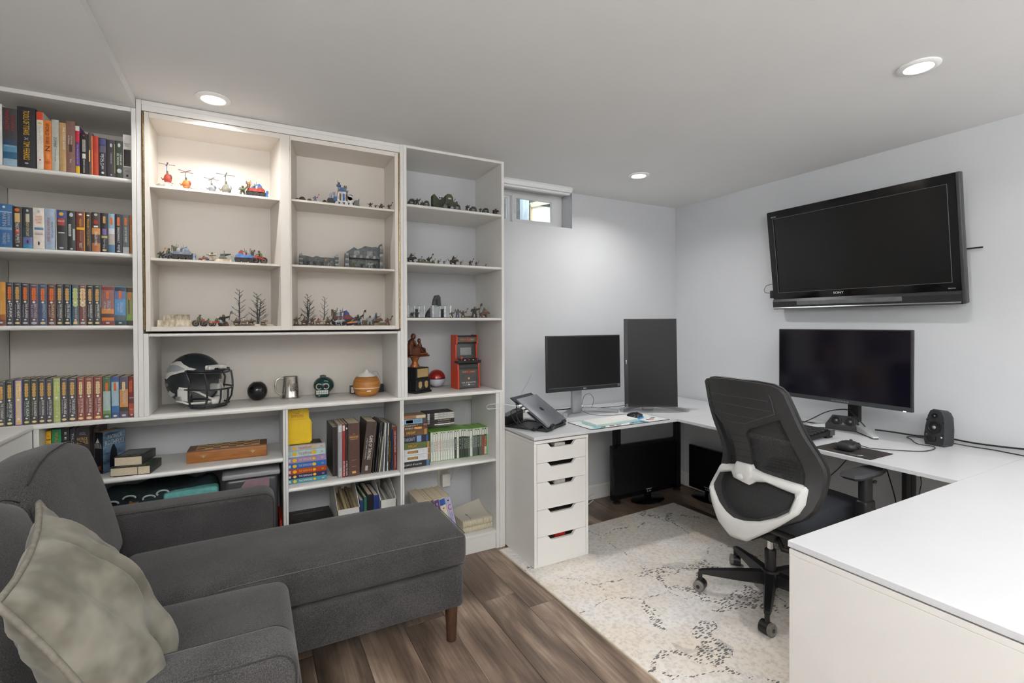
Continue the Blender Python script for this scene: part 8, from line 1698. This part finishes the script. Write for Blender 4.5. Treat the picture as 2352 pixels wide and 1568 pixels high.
# black keyboard, mouse and mat on the right desk
kb2 = thing('keyboard', 'black gaming keyboard with palm rest behind the chair', 'keyboard', (2.655, 1.505, ZD+.0006), R_(-1))
part('case', MB().prism([(-.092, .006), (.135, .018), (.135, .034), (.12, .040), (-.09, .020)], 'y', 0, .46).rbox(.08, .002, 0, .13, .03, .02, .003, 1), MBLACK, kb2)
part('palm_rest', MB().rcube((-.165, .02, 0), (-.088, .44, .017), .008, 3, 4), mat('palm_rest_black', (40, 41, 43), .4, var=.08), kb2, 50)
part('side_cap', MB().rbox(.095, -.004, .012, .14, .0, .042, .002, 1), mat('side_cap_grey', (58, 59, 61), .35), kb2)
mb = MB(); Kt = Matrix.Translation((-.09, 0, .0208)) @ Matrix.Rotation(-math.atan2(.020, .21), 4, 'Y')
for j in range(6):
    for i in range(22):
        if j == 0 and 8 < i < 15: continue
        mb.rbox(.008+j*.032, .010+i*.020, 0, .008+j*.032+.026, .010+i*.020+.0178, .009, .002, 1, Kt)
mb.rbox(.008, .190, 0, .034, .306, .009, .002, 1, Kt)
o = part('keys', mb, mat('black_keycap', (30, 31, 33), .35, var=.1), kb2); o['kind'] = 'stuff'
t = thing('mouse_mat', 'black mouse mat with small white print near the desk edge', 'mouse mat', (2.475, 1.175, ZD+.0006))
part('mat', MB().rbox(0, 0, 0, .203, .257, .003, .0012, 2), mat('dark_brown_mat', (44, 40, 38), .85, var=.35, scale=8), t)
WR = Matrix.Rotation(R_(-90), 4, 'Z')
text(t, 'VICTSING', (.018, .075, .0034), .05, .007, INK['w'], WR); part('print_emblem', MB().prism([(.028, .055), (.036, .045), (.046, .060), (.036, .058), (.030, .07)], 'z', .003, .0034), INK['w'], t)
ms2 = thing('computer_mouse', 'black wired mouse on the black mouse mat', 'mouse', (2.575, 1.318, ZD+.0042), R_(12))
part('body', mouseshape(.125, .078, .044), mat('mouse_matte_black', (38, 39, 41), .45, var=.1), ms2, 60); part('thumb_rest', MB().rcube((-.05, .028, 0), (.02, .05, .012), .005, 3, 1), MBLACK, ms2, 50)
part('scroll_wheel', MB().cyl((.035, -.005, .034), (.035, .005, .034), .010, seg=12), MBLACK, ms2, 40)
g = lambda u, v: at(u, v, z=zc)
cable('black mouse cable curling past the right speaker', [(2.635, 1.325, ZD+.02), g(1985, 1025), g(2000, 1029), g(2050, 1033), g(2110, 1036), g(2135, 1034), g(2148, 1029), g(2140, 1024), (3.0, 1.21, zc), g(2092, 1008), g(2083, 1003), (3.17, 1.29, zc), (3.18, 1.22, zc)], .0022)
# speakers
SPB = mat('speaker_charcoal', (46, 48, 50), .5, var=.08, scale=60); CONE = mat('grey_speaker_cone', (150, 150, 150), .4, .3, var=.05); RIM = mat('speaker_rim', (26, 27, 28), .3)
def driver(root, x, z, r, M):
    part('driver_rim', MB().lathe([(r*.72, .004), (r*.8, .0075), (r*1.0, .007), (r*1.04, .001), (r*1.04, -.004), (r*.7, -.004)], 28, M @ Matrix.Translation((x, 0, z)) @ Matrix.Rotation(R_(90), 4, 'X')), RIM, root, 50)
    part('driver_cone', MB().lathe([(r*.72, .0015), (r*.55, .0035), (r*.34, .0015), (r*.28, .004), (r*.14, .007), (0, .0078)], 26, M @ Matrix.Translation((x, 0, z)) @ Matrix.Rotation(R_(90), 4, 'X')), CONE, root, 60)
def screws(root, pts, M):
    for x, z in pts: part('screw', MB().lathe([(0, .0004), (.005, .0004), (.005, .002), (0, .0024)], 10, M @ Matrix.Translation((x, 0, z)) @ Matrix.Rotation(R_(90), 4, 'X')), MBLACK, root, 40)
s1 = thing('center_speaker', 'low charcoal centre speaker with two drivers under the wide monitor', 'speaker', (2.992, 1.655, ZD+.0006), R_(-74))
T1 = Matrix.Rotation(R_(-14), 4, 'X')
vs = [(-.003, 0, 0), (.165, 0, 0), (.165, .065, 0), (-.003, .065, 0), (-.006, 0, .026), (.170, 0, .026), (.160, .062, .03), (.004, .062, .03), (.028, .022, .083), (.140, .022, .083), (.132, .060, .075), (.036, .060, .075)]
part('cabinet', MB().add(vs, [(0, 3, 2, 1), (8, 9, 10, 11)]+[(4*k+i, 4*k+(i+1) % 4, 4*k+4+(i+1) % 4, 4*k+4+i) for k in (0, 1) for i in range(4)]), SPB, s1, 25)
Mf = Matrix.Translation((0, .0095, .054)) @ T1
driver(s1, .050, 0, .024, Mf); driver(s1, .118, 0, .024, Mf); screws(s1, [(.014, -.012), (.152, -.012), (.128, .024)], Mf); text(s1, 'logitech', (.084, .0028, .034), .02, .005, INK['w'], UPRIGHT @ T1); part('brand_mark', MB().prism(ell(.003, .003, .084, .041, 10), 'y', .0005, .0055), INK['w'], s1)
s2 = thing('satellite_speaker', 'upright charcoal desk speaker at the right of the wide monitor', 'speaker', (3.0535, 1.209, ZD+.0006), R_(-97))
hsp, wsp = .183, .094
pf = [(.006, 0), (wsp-.004, 0), (wsp+.002, .02), (wsp, .09), (wsp*.93, .150), (wsp*.82, .172), (wsp*.66, hsp), (wsp*.36, hsp), (wsp*.22, .174), (wsp*.12, .150), (.002, .09), (-.002, .03)]
T2 = Matrix.Rotation(R_(-6), 4, 'X'); n = len(pf); Ms = Matrix.Translation((0, 0, 0)) @ T2
mb = MB(); ins = [((x-wsp/2)*.9+wsp/2, z*.97+.003) for x, z in pf]
mb.v = [tuple(Ms @ Vector((x, -.004, z))) for x, z in ins]+[tuple(Ms @ Vector((x, .004, z))) for x, z in pf]+[tuple(Ms @ Vector((x, .07, z*.98))) for x, z in pf]
mb.f = [tuple(range(n)), tuple(range(3*n-1, 2*n-1, -1))]+[(k*n+i, (k+1)*n+i, (k+1)*n+(i+1) % n, k*n+(i+1) % n) for k in (0, 1) for i in range(n)]
zmin = min(v[2] for v in mb.v); mb.v = [(x, y, max(z, 0)) for x, y, z in mb.v]
part('cabinet', mb, SPB, s2, 30)
Mf = Matrix.Translation((0, -.0045, 0)) @ T2 @ Matrix.Translation((0, 0, 0))
driver(s2, .047, .092, .030, Mf); driver(s2, .047, .150, .013, Mf); screws(s2, [(.014, .126), (.084, .120), (.010, .062), (.086, .058)], Mf)
part('volume_knob', MB().lathe([(0, 0), (.017, 0), (.0165, .012), (.013, .014), (0, .0135)], 24, Mf @ Matrix.Translation((.043, 0, .036)) @ Matrix.Rotation(R_(90), 4, 'X')), MBLACK, s2, 40)
part('power_knob', MB().lathe([(0, 0), (.006, 0), (.006, .005), (0, .006)], 14, Mf @ Matrix.Translation((.014, 0, .038)) @ Matrix.Rotation(R_(90), 4, 'X')), MBLACK, s2, 40); part('headphone_jack', MB().lathe([(0, 0), (.003, 0), (.003, .002), (0, .002)], 10, Mf @ Matrix.Translation((.080, 0, .030)) @ Matrix.Rotation(R_(90), 4, 'X')), BLACK, s2)
part('brand_mark', MB().prism(ell(.004, .004, .080, .046, 12), 'y', -.001, -.0004, Mf), INK['w'], s2); part('indicator', MB().prism(ell(.0018, .0018, .015, .052, 8), 'y', -.001, -.0003, Mf), INK['y'], s2)
cable('black speaker cable arching over the centre speaker', [(2.80, 1.80, zc), (2.90, 1.72, ZD+.04), (3.0, 1.67, ZD+.09), (3.03, 1.62, ZD+.112), (3.05, 1.565, ZD+.118), (3.035, 1.52, ZD+.09), (3.045, 1.475, ZD+.04), (3.05, 1.465, zc)], .0032)
cable('black cable running along the right wall behind the centre speaker', [(2.98, 1.98, zc), (3.05, 1.86, zc), (3.075, 1.76, zc), (3.10, 1.72, zc)], .003)
cable('thick black power cable along the right wall behind both speakers', [(3.12, 1.46, zc+.012), (3.15, 1.38, zc+.01), (3.17, 1.28, zc+.008), (3.18, 1.18, zc+.02), (3.185, 1.06, zc+.016), (3.185, .95, zc+.02), (3.19, .80, zc+.028), (3.19, .6, zc+.02)], .0046)
cable('thinner black cable snaking from the right speaker along the wall', [(3.13, 1.13, zc+.008), (3.165, 1.06, zc), (3.175, .98, zc), (3.165, .92, zc), (3.15, .84, zc), (3.12, .76, zc), (3.1, .6, zc)], .0028)
cable('black cable at the far side of the keyboard', [(2.90, 2.05, zc+.02), (2.95, 1.95, zc+.035), (3.0, 1.86, zc+.02), (3.03, 1.80, zc)], .0018)
# ------------------------------------------------------------------ stored televisions under the desks, floor cables
def stored(label, loc, rz, w, h, post):
    t = thing('television', label, 'television', loc, rz); z0 = .055
    part('cabinet', MB().rbox(-w/2, 0, z0, w/2, .035, z0+h, .005, 2), GLOSSB, t, 40)
    part('screen', MB().box(-w/2+.018, -.0008, z0+.035, w/2-.018, 0, z0+h-.02), mat('stored_screen', (12, 12, 13), .3), t)
    part('stand_post', MB().rbox(post-.025, .0, .012, post+.025, .03, z0+.02, .006, 2), GLOSSB, t, 40)
    part('stand_base', MB().lathe([(0, .0006), (.14, .0006), (.15, .005), (.14, .010), (.03, .016), (0, .016)], 36, Matrix.Translation((post, .015, 0)) @ Matrix.Diagonal((1, .62, 1, 1))), GLOSSB, t, 50)
    text(t, 'LG', (post, -.0012, z0+.020), .035, .012, INK['s']); part('light_strip', MB().box(post-.03, -.0012, z0+.034, post+.03, -.0006, z0+.038), INK['s'], t)
    return t
stored('switched-off black television stored under the back desk', (2.655, 2.785, .0006), 0, .652, .40, .03)
stored('second black television stored under the right desk behind the chair', (3.085, 2.46, .0006), R_(-90), .60, .335, -.12)
cable('white cable lying on the floor beside the drawer unit', [(1.80, 2.9, .12), (1.86, 2.90, .02), (1.98, 2.88, .006), (2.12, 2.92, .006), (2.2, 2.96, .03), (2.30, 2.97, .06)], .0035, WCABLE)
cable('second white cable curling on the floor beside the drawer unit', [(1.78, 2.84, .006), (1.95, 2.80, .006), (2.10, 2.82, .006), (2.17, 2.90, .006), (2.28, 2.95, .02)], .0035, WCABLE)
cable('thin black cable dropping to the floor beside the drawer unit', [(1.82, 2.99, .26), (1.92, 2.98, .17), (2.05, 2.96, .11), (2.2, 2.97, .12)], .0022)
cable('black power cord from the wall outlet behind the chair', [tuple(at(1888, 1098, x=3.18)), tuple(at(1893, 1105, x=3.14)), tuple(at(1912, 1088, x=3.12)), tuple(at(1935, 1066, x=3.10)), (3.12, 1.5, ZD-.03)], .0026)
cable('slanting black cable under the right desk beside the desk leg', [tuple(at(2037, 1078, x=3.12)), tuple(at(2046, 1108, x=3.12)), tuple(at(2055, 1140, x=3.12)), tuple(at(2060, 1170, x=3.10))], .003)
cable('thin black cable hanging under the right desk past the leg', [tuple(at(2114, 1090, x=3.15)), tuple(at(2116, 1110, x=3.15)), tuple(at(2112, 1132, x=3.15)), tuple(at(2108, 1165, x=3.15))], .0022)
cable('thick black cable hanging down beside the right desk leg', [tuple(at(2094, 1085, x=3.14)), tuple(at(2092, 1110, x=3.14)), tuple(at(2090, 1140, x=3.14)), tuple(at(2088, 1175, x=3.14))], .0032)
# ------------------------------------------------------------------ turn lettering into flat mesh print
_tmp = []
for i, (par, s, loc, L, Hh, m, M, name, bold) in enumerate(TXT):
    c = bpy.data.curves.new('t', 'FONT'); c.body = s; c.resolution_u = 2; c.offset = bold
    o = bpy.data.objects.new('t', c); COL.objects.link(o); _tmp.append(o)
bpy.context.view_layer.update()
_dg = bpy.context.evaluated_depsgraph_get()
for o, (par, s, loc, L, Hh, m, M, name, bold) in zip(_tmp, TXT):
    me = bpy.data.meshes.new_from_object(o.evaluated_get(_dg))
    xs = [v.co.x for v in me.vertices]; ys = [v.co.y for v in me.vertices]
    if not xs: continue
    cx, cy = (min(xs)+max(xs))/2, (min(ys)+max(ys))/2; sx = L/max(1e-6, max(xs)-min(xs)); sy = Hh/max(1e-6, max(ys)-min(ys))
    for v in me.vertices: v.co = Vector(((v.co.x-cx)*sx, (v.co.y-cy)*sy, 0))
    me.name = name; me.materials.clear(); me.materials.append(m)
    ob = bpy.data.objects.new(name, me); COL.objects.link(ob); ob.parent = par; ob.matrix_basis = Matrix.Translation(loc) @ M
for o in _tmp:
    c = o.data; bpy.data.objects.remove(o); bpy.data.curves.remove(c)
